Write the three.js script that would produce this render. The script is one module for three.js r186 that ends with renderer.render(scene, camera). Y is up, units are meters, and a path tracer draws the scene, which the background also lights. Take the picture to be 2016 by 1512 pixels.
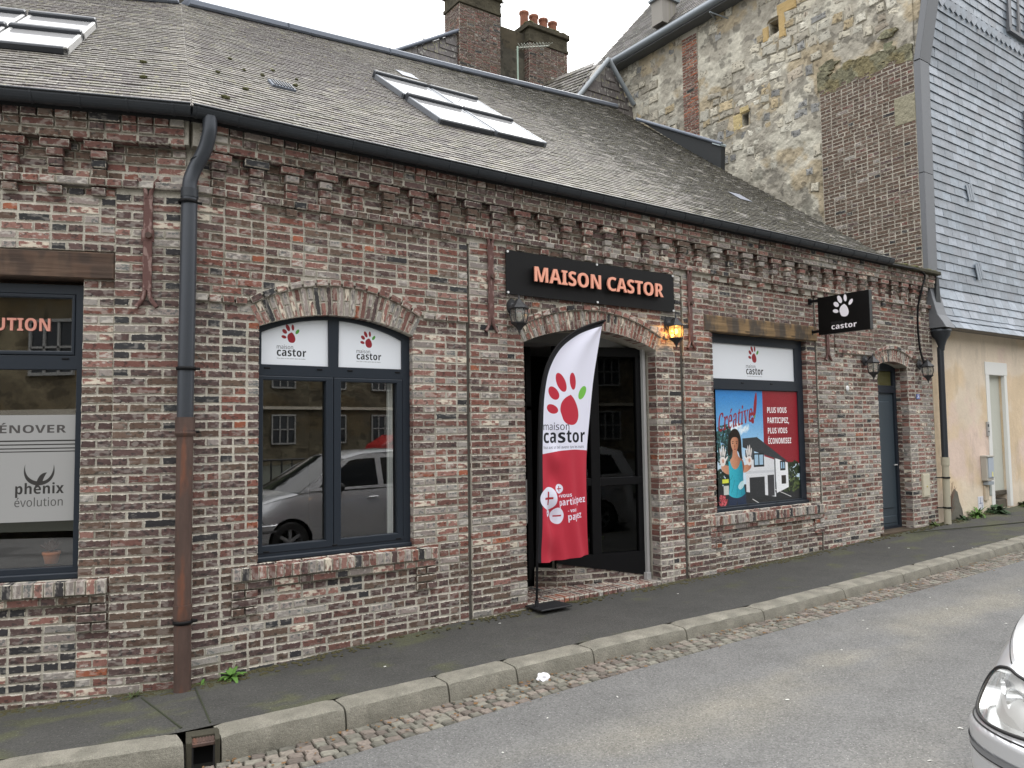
import * as THREE from 'three';
import { mergeGeometries } from 'three/addons/utils/BufferGeometryUtils.js';
import { FontLoader } from 'three/addons/loaders/FontLoader.js';
import { TextGeometry } from 'three/addons/geometries/TextGeometry.js';

// ---------------------------------------------------------------- camera, sky, sun, exposure
const scene = new THREE.Scene();
const camera = new THREE.PerspectiveCamera(53.5, 4 / 3, 0.05, 600);
{
  const m = new THREE.Matrix4().makeBasis(
    new THREE.Vector3(0.81975, -0.01411, 0.57255), new THREE.Vector3(-0.02381, 0.99799, 0.05868), new THREE.Vector3(-0.57223, -0.06174, 0.81777));
  camera.quaternion.setFromRotationMatrix(m);
  camera.position.set(-1.365, 1.96, 6.5);
}
const CAM = camera.position.clone();
const renderer = new THREE.WebGLRenderer({ antialias: true });
renderer.toneMapping = THREE.LinearToneMapping;
renderer.toneMappingExposure = 1.5;
renderer.shadowMap.enabled = true;

const SUN = new THREE.Vector3(0.62, 0.72, -0.3).normalize();
const clamp = (x, a = 0, b = 1) => Math.min(b, Math.max(a, x));
const lerp = (a, b, t) => a + (b - a) * t;
const sstep = (a, b, x) => { const t = clamp((x - a) / (b - a)); return t * t * (3 - 2 * t); };
const rng = (s) => () => { s = (s + 0x6D2B79F5) | 0; let t = Math.imul(s ^ (s >>> 15), 1 | s); t = (t + Math.imul(t ^ (t >>> 7), 61 | t)) ^ t; return ((t ^ (t >>> 14)) >>> 0) / 4294967296; };
const hash = (x, y, s) => { let h = (Math.imul(x, 374761393) + Math.imul(y, 668265263) + Math.imul(s, 1274126177)) | 0; h = Math.imul(h ^ (h >>> 13), 1274126177); h = Math.imul(h ^ (h >>> 16), 2246822519); return ((h ^ (h >>> 15)) >>> 0) / 4294967296; };
function vn(x, y, px, py, s) {           // value noise, period px, py (0: none)
  let xi = Math.floor(x), yi = Math.floor(y); let fx = x - xi, fy = y - yi; fx = fx * fx * (3 - 2 * fx); fy = fy * fy * (3 - 2 * fy);
  let x1 = xi + 1, y1 = yi + 1;
  if (px) { xi = ((xi % px) + px) % px; x1 = ((x1 % px) + px) % px; }
  if (py) { yi = ((yi % py) + py) % py; y1 = ((y1 % py) + py) % py; }
  const a = hash(xi, yi, s), b = hash(x1, yi, s), c = hash(xi, y1, s), d = hash(x1, y1, s);
  return a + (b - a) * fx + (c - a + (a - b - c + d) * fx) * fy;
}
function fbm(x, y, oct = 4, s = 1, px = 0, py = 0) {
  let v = 0, a = 0.5, n = 0;
  for (let i = 0; i < oct; i++) { v += a * vn(x, y, px, py, s + i * 17); n += a; a *= 0.5; x *= 2; y *= 2; px *= 2; py *= 2; }
  return v / n;
}
{ // overcast sky, brighter towards the zenith, thin cloud structure, a broad brighter patch round the veiled sun
  const w = 1024, h = 512, d = new Float32Array(w * h * 4);
  for (let j = 0; j < h; j++) for (let i = 0; i < w; i++) {
    const up = ((j + 0.5) / h - 0.5) * Math.PI, az = ((i + 0.5) / w - 0.5) * 2 * Math.PI;
    const y = Math.sin(up), x = Math.cos(up) * Math.cos(az), z = Math.cos(up) * Math.sin(az);
    const el = Math.max(y, 0), k = 1 / (0.25 + el);
    const c = fbm(x * k * 1.3 + 7, z * k * 1.3 + 3, 5, 5), c2 = fbm(x * k * 3.1 + 1, z * k * 3.1 + 9, 4, 11);
    let L = 2.25 * (1 + 2.6 * el) / 3.6 * (0.38 + 1.0 * c + 0.22 * c2);
    const cs = x * SUN.x + y * SUN.y + z * SUN.z;
    L *= 1 + 0.55 * Math.exp((cs - 1) * 5);
    if (y < 0) L *= 0.55;
    const o = (j * w + i) * 4, b = sstep(0.35, 0.75, c);
    d[o] = L * lerp(0.985, 1.0, b); d[o + 1] = L * lerp(0.99, 0.995, b); d[o + 2] = L * lerp(1.01, 0.97, b); d[o + 3] = 1;
  }
  const t = new THREE.DataTexture(d, w, h, THREE.RGBAFormat, THREE.FloatType);
  t.mapping = THREE.EquirectangularReflectionMapping; t.magFilter = THREE.LinearFilter; t.needsUpdate = true;
  scene.background = t; scene.environment = t;
}
const sun = new THREE.DirectionalLight(new THREE.Color(1, 0.96, 0.9), 0.75);
sun.position.copy(SUN).multiplyScalar(60); sun.shadow.radius = 45; sun.castShadow = true;
sun.shadow.mapSize.set(2048, 2048);
Object.assign(sun.shadow.camera, { left: -25, right: 25, top: 25, bottom: -25, near: 1, far: 140 });
scene.add(sun);

// ---------------------------------------------------------------- helpers
const V3 = (x, y, z) => new THREE.Vector3(x, y, z);
const L2S = new Uint8Array(4097); for (let i = 0; i <= 4096; i++) { const v = i / 4096; L2S[i] = Math.round(255 * (v <= 0.0031308 ? 12.92 * v : 1.055 * Math.pow(v, 1 / 2.4) - 0.055)); }
const S2L = (v) => (v /= 255, v <= 0.04045 ? v / 12.92 : Math.pow((v + 0.055) / 1.055, 2.4));
const lin = (r, g, b) => [S2L(r), S2L(g), S2L(b)];
function dtex(w, h, fn, srgb = true, rep = true) {
  const d = new Uint8Array(w * h * 4), o = [0, 0, 0];
  for (let j = 0; j < h; j++) for (let i = 0; i < w; i++) {
    fn((i + 0.5) / w, (j + 0.5) / h, o, i, j); const k = (j * w + i) * 4;
    for (let c = 0; c < 3; c++) d[k + c] = srgb ? L2S[clamp(o[c]) * 4096 | 0] : clamp(o[c]) * 255 | 0;
    d[k + 3] = 255;
  }
  const t = new THREE.DataTexture(d, w, h, THREE.RGBAFormat);
  t.magFilter = THREE.LinearFilter; t.minFilter = THREE.LinearFilter;
  t.wrapS = t.wrapT = rep ? THREE.RepeatWrapping : THREE.ClampToEdgeWrapping;
  t.colorSpace = srgb ? THREE.SRGBColorSpace : THREE.NoColorSpace; t.needsUpdate = true; return t;
}
const gtex = (w, h, fn) => dtex(w, h, (x, y, o, i, j) => { o[0] = o[1] = o[2] = fn(x, y, i, j); }, false);
function canvasTex(w, h, draw) { const c = document.createElement('canvas'); c.width = w; c.height = h; draw(c.getContext('2d'), w, h); const t = new THREE.CanvasTexture(c); t.colorSpace = THREE.SRGBColorSpace; t.anisotropy = 8; return t; }
const rep = (t, x, y = x) => { const c = t.clone(); c.repeat.set(x, y); c.needsUpdate = true; return c; };
function mat(color, o = {}) { const { phys, ...r } = o; const m = new (phys ? THREE.MeshPhysicalMaterial : THREE.MeshStandardMaterial)({ roughness: 0.8, metalness: 0, ...r }); if (Array.isArray(color)) m.color.setRGB(...color); else m.color.set(color); return m; }

const used = new Map();
function numbered(n) { const k = used.get(n) ?? 0; used.set(n, k + 1); return k ? `${n}_${String(k).padStart(3, '0')}` : n; }
function tag(o, label, category, group, kind) { if (label) o.userData.label = label; if (category) o.userData.category = category; if (group) o.userData.group = group; if (kind) o.userData.kind = kind; return o; }
function thing(name, label, category, [x, y, z] = [0, 0, 0], turn = 0, group) { const g = new THREE.Group(); g.name = numbered(name); g.position.set(x, y, z); g.rotation.y = turn; scene.add(g); return tag(g, label, category, group); }
function prep(g) { // position, normal, uv only, without index
  let q = g.index ? g.toNonIndexed() : g;
  for (const k of Object.keys(q.attributes)) if (!['position', 'normal', 'uv', 'color'].includes(k)) q.deleteAttribute(k);
  if (!q.attributes.normal) q.computeVertexNormals();
  if (!q.attributes.uv) q.setAttribute('uv', new THREE.BufferAttribute(new Float32Array(q.attributes.position.count * 2), 2));
  return q;
}
const merge = (list) => list.length === 1 ? prep(list[0]) : mergeGeometries(list.map(prep), false);
function boxUV(g, k = 1) { // uv in metres from the dominant axis of each face
  const q = prep(g), p = q.attributes.position, n = q.attributes.normal, u = q.attributes.uv;
  for (let i = 0; i < p.count; i += 3) {
    let ax = 0, ay = 0, az = 0; for (let j = 0; j < 3; j++) { ax += Math.abs(n.getX(i + j)); ay += Math.abs(n.getY(i + j)); az += Math.abs(n.getZ(i + j)); }
    for (let j = 0; j < 3; j++) { const x = p.getX(i + j), y = p.getY(i + j), z = p.getZ(i + j); if (ay >= ax && ay >= az) u.setXY(i + j, x * k, z * k); else if (ax >= az) u.setXY(i + j, z * k, y * k); else u.setXY(i + j, x * k, y * k); }
  }
  return q;
}
function obj(name, geos, m, parent, o = {}) {
  const list = Array.isArray(geos) ? geos : [geos];
  let g = merge(list); if (o.uv !== false) g = boxUV(g, o.uv ?? 1);
  const me = new THREE.Mesh(g, m); me.name = o.plain ? name : numbered(name); me.castShadow = me.receiveShadow = true; (parent ?? scene).add(me);
  if (o.label) me.userData.label = o.label; if (o.kind) me.userData.kind = o.kind;
  return me;
}
function grp(name, parent) { const g = new THREE.Group(); g.name = numbered(name); parent.add(g); return g; }
const box = (w, h, d, x = 0, y = 0, z = 0) => new THREE.BoxGeometry(w, h, d).translate(x, y, z);
function cbox(w, h, d, x = 0, y = 0, z = 0, c = 0.004) { // chamfered box
  const s = new THREE.Shape(), a = w / 2 - c, b = h / 2 - c; s.moveTo(-a, -b); s.lineTo(a, -b); s.lineTo(a, b); s.lineTo(-a, b); s.closePath();
  return new THREE.ExtrudeGeometry(s, { depth: d - 2 * c, bevelEnabled: true, bevelSize: c, bevelThickness: c, bevelSegments: 1, curveSegments: 1 }).translate(x, y, z - d / 2 + c);
}
const span = (x0, x1, y0, y1, z0, z1, c) => c ? cbox(x1 - x0, y1 - y0, z1 - z0, (x0 + x1) / 2, (y0 + y1) / 2, (z0 + z1) / 2, c) : box(x1 - x0, y1 - y0, z1 - z0, (x0 + x1) / 2, (y0 + y1) / 2, (z0 + z1) / 2);
const tube = (pts, r, seg = 8, n) => new THREE.TubeGeometry(new THREE.CatmullRomCurve3(pts.map((p) => V3(...p)), false, 'centripetal'), n ?? Math.max(2, pts.length * 4), r, seg, false);
function rod(a, b, r, seg = 8) { const A = V3(...a), B = V3(...b), d = B.clone().sub(A), g = new THREE.CylinderGeometry(r, r, d.length(), seg); g.applyQuaternion(new THREE.Quaternion().setFromUnitVectors(V3(0, 1, 0), d.normalize())); return g.translate((a[0] + b[0]) / 2, (a[1] + b[1]) / 2, (a[2] + b[2]) / 2); }
const lathe = (pts, seg = 16) => new THREE.LatheGeometry(pts.map((p) => new THREE.Vector2(...p)), seg);
function shape(pts) { const s = new THREE.Shape(); pts.forEach(([x, y], i) => (i ? s.lineTo(x, y) : s.moveTo(x, y))); s.closePath(); return s; }
const path = (pts) => { const s = new THREE.Path(); pts.forEach(([x, y], i) => (i ? s.lineTo(x, y) : s.moveTo(x, y))); s.closePath(); return s; };
const extr = (s, depth, bevel = 0, z = 0) => new THREE.ExtrudeGeometry(s, bevel ? { depth: depth - 2 * bevel, bevelEnabled: true, bevelSize: bevel, bevelOffset: -bevel, bevelThickness: bevel, bevelSegments: 2, curveSegments: 12 } : { depth, bevelEnabled: false, curveSegments: 12 }).translate(0, 0, z + bevel);
const rectPts = (x0, x1, y0, y1) => [[x0, y0], [x1, y0], [x1, y1], [x0, y1]];
function arcPts(x0, x1, y, apex, n = 16, rev = false) { // from (x1, y) over the apex to (x0, y)
  const h = (x1 - x0) / 2, s = apex - y, r = (h * h + s * s) / (2 * s), a = Math.asin(clamp(h / r)), cx = (x0 + x1) / 2, cy = apex - r, p = [];
  for (let i = 0; i <= n; i++) { const t = lerp(a, -a, i / n); p.push([cx + r * Math.sin(t), cy + r * Math.cos(t)]); }
  return rev ? p.reverse() : p;
}
// local frame of the main front (u along, v up, w out) is the world; the left wing is turned at x = 0
const AL = 19.84 * Math.PI / 180, cA = Math.cos(AL), sA = Math.sin(AL);
const T0 = new THREE.Matrix4();
const TL = new THREE.Matrix4().makeBasis(V3(cA, 0, sA), V3(0, 1, 0), V3(-sA, 0, cA));
// where the camera looks: pixel size of a thing, for choosing which pieces become objects of their own
const viewM = (() => { camera.updateMatrixWorld(); return camera.matrixWorld.clone().invert(); })();
function seen(p) { const q = p.clone().applyMatrix4(viewM); if (q.z > -0.1) return -1; const x = q.x / -q.z, y = q.y / -q.z; return Math.abs(x) > 0.69 || Math.abs(y) > 0.52 ? 0 : 1 / (q.z * q.z); }
// ---------------------------------------------------------------- materials
// brick faces: 8 kinds x 32 cells of 256 x 64 texels, each cell one weathered face 22 x 6 cm with mortar dragged over its edges
const KINDS = [
  [0.158, 0.073, 0.060, 0.30, 0.14], [0.106, 0.066, 0.061, 0.28, 0.10], [0.036, 0.035, 0.038, 0.26, 0.08], [0.300, 0.100, 0.055, 0.36, 0.2],
  [0.255, 0.130, 0.108, 0.80, 0.70], [0.30, 0.262, 0.242, 0.85, 0.65], [0.125, 0.080, 0.060, 0.20, 0.05], [0.200, 0.080, 0.060, 0.40, 0.22]];
const MORTAR = [0.50, 0.468, 0.405];
const brickH = new Float32Array(2048 * 2048);
const brickMap = dtex(2048, 2048, (() => {
  let cell = -1, K, dr, dg, sd, lim;
  return (x, y, o, i, j) => {
    const ci = i >> 8, cj = j >> 6, id = cj * 8 + ci;
    if (id !== cell) { cell = id; K = KINDS[cj >> 2]; const r = rng(id * 7 + 3); dr = 0.78 + 0.44 * r(); dg = 0.94 + 0.12 * r(); sd = (r() * 900) | 0; lim = r(); }
    const s = (i & 255) / 256 * 22, t = (j & 63) / 64 * 6;
    const n = fbm(s * 0.9, t * 0.9, 4, sd), f = vn(s * 7, t * 7, 0, 0, sd + 5), n2 = fbm(s * 0.35 + 40, t * 0.5, 3, sd + 9);
    const e = Math.min(s, 22 - s, t, 6 - t);
    let a = dr * (0.76 + 0.38 * n + 0.16 * (f - 0.5)), r = K[0] * a, g = K[1] * a * dg, b = K[2] * a * dg, h = 0.55 + 0.35 * (n - 0.5) + 0.12 * (f - 0.5);
    const burnt = sstep(0.6, 0.72, n2) * (cj >> 2 !== 2 ? 0.55 : 0); r *= 1 - burnt; g *= 1 - burnt * 0.85; b *= 1 - burnt * 0.8;
    const wash = sstep(0.52, 0.75, fbm(s * 0.26 + 11, t * 0.5 + 5, 4, sd + 21) + 0.14 * (f - 0.5) + (lim - 0.5) * 0.25) * K[3];
    const cream = (cj >> 2) === 4 && lim > 0.72 ? 1 : 0; r = lerp(r, cream ? 0.74 : 0.54, wash); g = lerp(g, cream ? 0.68 : 0.50, wash); b = lerp(b, cream ? 0.56 : 0.455, wash);
    const m = sstep(0.06, -0.06, e - (0.22 + 1.25 * Math.pow(fbm(s * 0.55 + 3, t * 0.8 + 8, 3, sd + 33), 2.2) + K[4] * 0.45 * (n - 0.2))) ;
    const mv = 0.82 + 0.36 * f; r = lerp(r, MORTAR[0] * mv, m); g = lerp(g, MORTAR[1] * mv, m); b = lerp(b, MORTAR[2] * mv, m); h = lerp(h, 0.42 + 0.1 * f, m);
    if (f > 0.86 && n > 0.45) { r *= 0.55; g *= 0.55; b *= 0.55; h -= 0.2; }
    brickH[j * 2048 + i] = h; o[0] = r; o[1] = g; o[2] = b;
  };
})(), true, false);
const brickBump = gtex(2048, 2048, (x, y, i, j) => brickH[j * 2048 + i]);
const M = {};
M.brick = mat('#ffffff', { map: brickMap, bumpMap: brickBump, bumpScale: 0.006, roughness: 0.93 });
const grainBump = gtex(512, 512, (x, y) => 0.6 * fbm(x * 24, y * 24, 4, 3, 24, 24) + 0.4 * vn(x * 128, y * 128, 128, 128, 9));
const mortarMap = dtex(2048, 2048, (x, y, o) => { const n = fbm(x * 9, y * 9, 6, 31, 9, 9), f = vn(x * 600, y * 600, 600, 600, 4), k = 0.62 + 0.56 * n + 0.25 * (f - 0.5), st = sstep(0.5, 0.68, fbm(x * 4, y * 4, 5, 77, 4, 4)); o[0] = MORTAR[0] * k * (1 - 0.35 * st); o[1] = MORTAR[1] * k * (1 - 0.36 * st); o[2] = MORTAR[2] * k * (1 - 0.38 * st); });
M.mortar = mat('#ffffff', { map: rep(mortarMap, 0.3), bumpMap: grainBump, bumpScale: 0.006, roughness: 0.96 });
const paintBump = gtex(256, 256, (x, y) => vn(x * 90, y * 90, 90, 90, 2) * 0.6 + 0.4 * vn(x * 30, y * 30, 30, 30, 5));
M.frame = mat([0.018, 0.024, 0.034], { phys: true, specularIntensity: 0.6, roughness: 0.42, bumpMap: paintBump, bumpScale: 0.0003 });
M.doorPaint = mat([0.045, 0.062, 0.078], { roughness: 0.45, bumpMap: paintBump, bumpScale: 0.0004 });
M.zinc = mat([0.035, 0.040, 0.048], { roughness: 0.42, metalness: 0.35, bumpMap: grainBump, bumpScale: 0.0006 });
M.lead = mat([0.018, 0.021, 0.024], { roughness: 0.6, bumpMap: grainBump, bumpScale: 0.002 });
M.ridge = mat([0.13, 0.15, 0.19], { roughness: 0.5, metalness: 0.2, bumpMap: grainBump, bumpScale: 0.001 });
M.dark = mat([0.012, 0.012, 0.013], { roughness: 0.8 });
M.black = mat([0.006, 0.006, 0.007], { roughness: 0.5, phys: true, specularIntensity: 0.35 });
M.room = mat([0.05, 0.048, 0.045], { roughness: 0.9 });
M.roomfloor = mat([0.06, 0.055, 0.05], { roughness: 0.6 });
M.glass = mat('#ffffff', { phys: true, transmission: 1, thickness: 0, roughness: 0.0, ior: 1.95 });
M.doorglass = mat([0.45, 0.48, 0.48], { phys: true, transmission: 1, thickness: 0, roughness: 0.0, ior: 1.28 });
M.white = mat([0.72, 0.73, 0.74], { roughness: 0.45 });
const rustMap = dtex(512, 512, (x, y, o) => { const n = fbm(x * 12, y * 6, 5, 41, 12, 6), s = sstep(0.45, 0.7, fbm(x * 5, y * 3, 4, 12, 5, 3)); o[0] = lerp(0.075, 0.17, s) * (0.6 + 0.8 * n); o[1] = lerp(0.045, 0.062, s) * (0.6 + 0.8 * n); o[2] = lerp(0.036, 0.032, s) * (0.6 + 0.8 * n); });
M.castiron = mat('#ffffff', { map: rep(rustMap, 2, 1), roughness: 0.75, bumpMap: grainBump, bumpScale: 0.0015 });
const anchorMap = dtex(256, 512, (x, y, o) => { const n = fbm(x * 14, y * 8, 5, 8, 14, 8), s = sstep(0.56, 0.66, n); o[0] = lerp(0.115, 0.24, s); o[1] = lerp(0.055, 0.155, s); o[2] = lerp(0.048, 0.14, s); });
M.anchor = mat('#ffffff', { map: rep(anchorMap, 3, 2), roughness: 0.8, bumpMap: grainBump, bumpScale: 0.002 });
const beamTex = (a, b, c, sd) => dtex(1024, 256, (x, y, o) => { const g = fbm(x * 3, y * 40, 4, sd, 3, 40), n = fbm(x * 9, y * 4, 4, sd + 4, 9, 4), k = sstep(0.48, 0.72, n), cr = sstep(0.74, 0.8, fbm(x * 2, y * 22, 3, sd + 9, 2, 22)); for (let i = 0; i < 3; i++) o[i] = lerp(lerp(a[i], c[i], sstep(0.3, 0.6, vn(x * 14, y * 5, 14, 5, sd + 6))), b[i], k * 0.6) * (0.55 + 0.9 * g) * (1 - 0.7 * cr); });
M.beamDark = mat('#ffffff', { map: beamTex([0.085, 0.050, 0.034], [0.12, 0.075, 0.05], [0.06, 0.038, 0.028], 3), roughness: 0.85, bumpMap: gtex(512, 256, (x, y) => fbm(x * 3, y * 40, 4, 3, 3, 40)), bumpScale: 0.006 });
M.beamOak = mat('#ffffff', { map: beamTex([0.115, 0.078, 0.048], [0.30, 0.19, 0.085], [0.07, 0.055, 0.042], 23), roughness: 0.85, bumpMap: M.beamDark.bumpMap, bumpScale: 0.006 });

// ---------------------------------------------------------------- pieces: bricks, slates, stones, setts
function poly2geo(out, c, D, uvr, L, H, r, zj, dome = 0) { // front polygon (ccw, metres, centred), chamfered, sides back to -D
  const n = out.length, P = [], U = [], N = [];
  const ins = out.map(([x, y], i) => { const [ax, ay] = out[(i + n - 1) % n], [bx, by] = out[(i + 1) % n]; let nx = -(by - ay), ny = bx - ax; const l = Math.hypot(nx, ny) || 1; return [x + nx / l * c, y + ny / l * c, (r() - 0.5) * zj]; });
  const uv = (x, y, z) => { const kx = clamp(x / L + 0.5, 0.004, 0.996), ky = clamp(y / H + 0.5, 0.02, 0.98); return [lerp(uvr[0], uvr[2], kx), lerp(uvr[1], uvr[3], ky)]; };
  const tri = (a, b, d, ua, ub, ud) => { const ux = b[0] - a[0], uy = b[1] - a[1], uz = b[2] - a[2], vx = d[0] - a[0], vy = d[1] - a[1], vz = d[2] - a[2]; let nx = uy * vz - uz * vy, ny = uz * vx - ux * vz, nz = ux * vy - uy * vx; const l = Math.hypot(nx, ny, nz) || 1; for (const [p, u] of [[a, ua], [b, ub], [d, ud]]) { P.push(...p); U.push(...u); N.push(nx / l, ny / l, nz / l); } };
  let cx = 0, cy = 0; for (const p of ins) { cx += p[0] / n; cy += p[1] / n; }
  const C = [cx, cy, dome + (r() - 0.5) * zj * 0.5];
  for (let i = 0; i < n; i++) {
    const a = ins[i], b = ins[(i + 1) % n], A = out[i], B = out[(i + 1) % n];
    tri(C, a, b, uv(...C), uv(...a), uv(...b));
    const ao = [A[0], A[1], -c], bo = [B[0], B[1], -c], ad = [A[0], A[1], -D], bd = [B[0], B[1], -D];
    tri(a, ao, bo, uv(...a), uv(...ao), uv(...bo)); tri(a, bo, b, uv(...a), uv(...bo), uv(...b));
    const back = (q) => { const f = Math.min(0.9, D / Math.max(L, H)); return [q[0] * (Math.abs(q[0]) > L * 0.42 ? 1 - f : 1), q[1] * (Math.abs(q[1]) > H * 0.4 ? 1 - Math.min(0.9, D / H * 0.4) : 1), 0]; };
    tri(ao, ad, bd, uv(...ao), uv(...back(ad)), uv(...back(bd))); tri(ao, bd, bo, uv(...ao), uv(...back(bd)), uv(...bo));
  }
  const g = new THREE.BufferGeometry();
  g.setAttribute('position', new THREE.Float32BufferAttribute(P, 3)); g.setAttribute('normal', new THREE.Float32BufferAttribute(N, 3)); g.setAttribute('uv', new THREE.Float32BufferAttribute(U, 2));
  return g;
}
function jagRect(L, H, r, jit, nx = 3, ny = 1) {
  const p = [], a = L / 2, b = H / 2, j = () => (r() - 0.5) * 2 * jit, cc = () => 0.3 * jit * r();
  for (let i = 0; i < nx; i++) p.push([lerp(-a, a, i / nx) + (i ? j() * 2 : cc()), -b + (i ? j() : cc())]);
  for (let i = 0; i < ny; i++) p.push([a + (i ? j() : -cc()), lerp(-b, b, i / ny) + (i ? j() : cc())]);
  for (let i = 0; i < nx; i++) p.push([lerp(a, -a, i / nx) + (i ? j() * 2 : -cc()), b + (i ? j() : -cc())]);
  for (let i = 0; i < ny; i++) p.push([-a + (i ? j() : cc()), lerp(b, -b, i / ny) + (i ? j() : -cc())]);
  return p;
}
const brickGeos = new Map();
const BL = 0.213, BHD = 0.1, BH = 0.0562;
function brickGeo(kind, header, deep, i) {
  const key = kind + (header ? 'h' : 's') + (deep ? 'd' : 'n') + i;
  if (!brickGeos.has(key)) {
    const r = rng(kind * 1000 + i * 31 + (header ? 7 : 0) + (deep ? 3 : 0) + 5), L = header ? BHD : BL;
    const id = header ? 16 + (i % 16) : i % 20, cj = kind * 4 + (id >> 3), ci = id & 7;
    let u0 = ci * 256, u1 = u0 + 256; const v0 = cj * 64, v1 = v0 + 64;
    if (header) { if (i & 1) u0 += 134; else u1 -= 134; }
    const k = 1 / 2048, jit = deep ? 0.0022 : 0.0034;
    brickGeos.set(key, poly2geo(jagRect(L, BH, r, jit, header ? 2 : 3, 2), 0.0045, deep ? 0.14 : 0.03, [(u0 + 2) * k, (v0 + 1.5) * k, (u1 - 2) * k, (v1 - 1.5) * k], L, BH, r, 0.002));
  }
  return brickGeos.get(key);
}
class Pieces { // gathers pieces; the largest in view become meshes of their own, the others one joined part per parent
  constructor(name, mass, material, most = 300) { Object.assign(this, { name, mass, material, most, list: [] }); }
  add(geo, m, parent, area = 1, key) { const p = V3().setFromMatrixPosition(m); this.list.push({ geo, m: m.clone(), parent, key, s: area * seen(p) }); }
  done() {
    const L = this.list.sort((a, b) => b.s - a.s), rest = new Map(); let n = 0;
    L.forEach((e) => {
      e.parent.updateWorldMatrix(true, false); const m = e.parent.matrixWorld.clone().invert().multiply(e.m);
      if (n < this.most && e.s > 0) { n++; const me = new THREE.Mesh(e.geo, this.material); me.name = numbered(this.name); me.castShadow = me.receiveShadow = true; m.decompose(me.position, me.quaternion, me.scale); e.parent.add(me); return; }
      if (!rest.has(e.parent)) rest.set(e.parent, []); rest.get(e.parent).push([e.geo, m]);
    });
    for (const [parent, list] of rest) {
      let N = 0; for (const [g] of list) N += g.attributes.position.count;
      const P = new Float32Array(N * 3), Q = new Float32Array(N * 3), U = new Float32Array(N * 2); let o = 0; const nm = new THREE.Matrix3();
      for (const [g, m] of list) {
        const p = g.attributes.position.array, q = g.attributes.normal.array, e = m.elements; nm.getNormalMatrix(m); const f = nm.elements, c = p.length / 3;
        for (let i = 0; i < c; i++) {
          const x = p[i * 3], y = p[i * 3 + 1], z = p[i * 3 + 2], a = q[i * 3], b = q[i * 3 + 1], d = q[i * 3 + 2], k = (o + i) * 3;
          P[k] = e[0] * x + e[4] * y + e[8] * z + e[12]; P[k + 1] = e[1] * x + e[5] * y + e[9] * z + e[13]; P[k + 2] = e[2] * x + e[6] * y + e[10] * z + e[14];
          let nx = f[0] * a + f[3] * b + f[6] * d, ny = f[1] * a + f[4] * b + f[7] * d, nz = f[2] * a + f[5] * b + f[8] * d; const l = Math.hypot(nx, ny, nz) || 1;
          Q[k] = nx / l; Q[k + 1] = ny / l; Q[k + 2] = nz / l;
        }
        U.set(g.attributes.uv.array, o * 2); o += c;
      }
      const g = new THREE.BufferGeometry(); g.setAttribute('position', new THREE.BufferAttribute(P, 3)); g.setAttribute('normal', new THREE.BufferAttribute(Q, 3)); g.setAttribute('uv', new THREE.BufferAttribute(U, 2));
      const me = new THREE.Mesh(g, this.material); me.name = numbered(this.mass); me.castShadow = me.receiveShadow = true; me.userData.kind = 'stuff'; parent.add(me);
    }
  }
}
const mt = (T, x, y, z, rz = 0, sx = 1, sy = 1, sz = 1, rx = 0, ry = 0) => T.clone().multiply(new THREE.Matrix4().compose(V3(x, y, z), new THREE.Quaternion().setFromEuler(new THREE.Euler(rx, ry, rz, 'ZYX')), V3(sx, sy, sz)));
const CRS = 0.0697;
function pick(r, w) { let s = 0; for (const x of w) s += x; let t = r() * s; for (let i = 0; i < w.length; i++) { t -= w[i]; if (t < 0) return i; } return 0; }
function putBrick(C, T, parent, r, kind, u, v, w, len, o = {}) { // u, v: lower left corner
  const header = len < 0.15, deep = o.deep ?? false, g = brickGeo(kind, header, deep, (r() * 14) | 0);
  C.add(g, mt(T, u + len / 2, v + BH / 2, w + (r() - 0.5) * 0.006, (r() - 0.5) * 0.012, len / (header ? BHD : BL), 1, 1), parent, len * BH);
}
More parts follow.
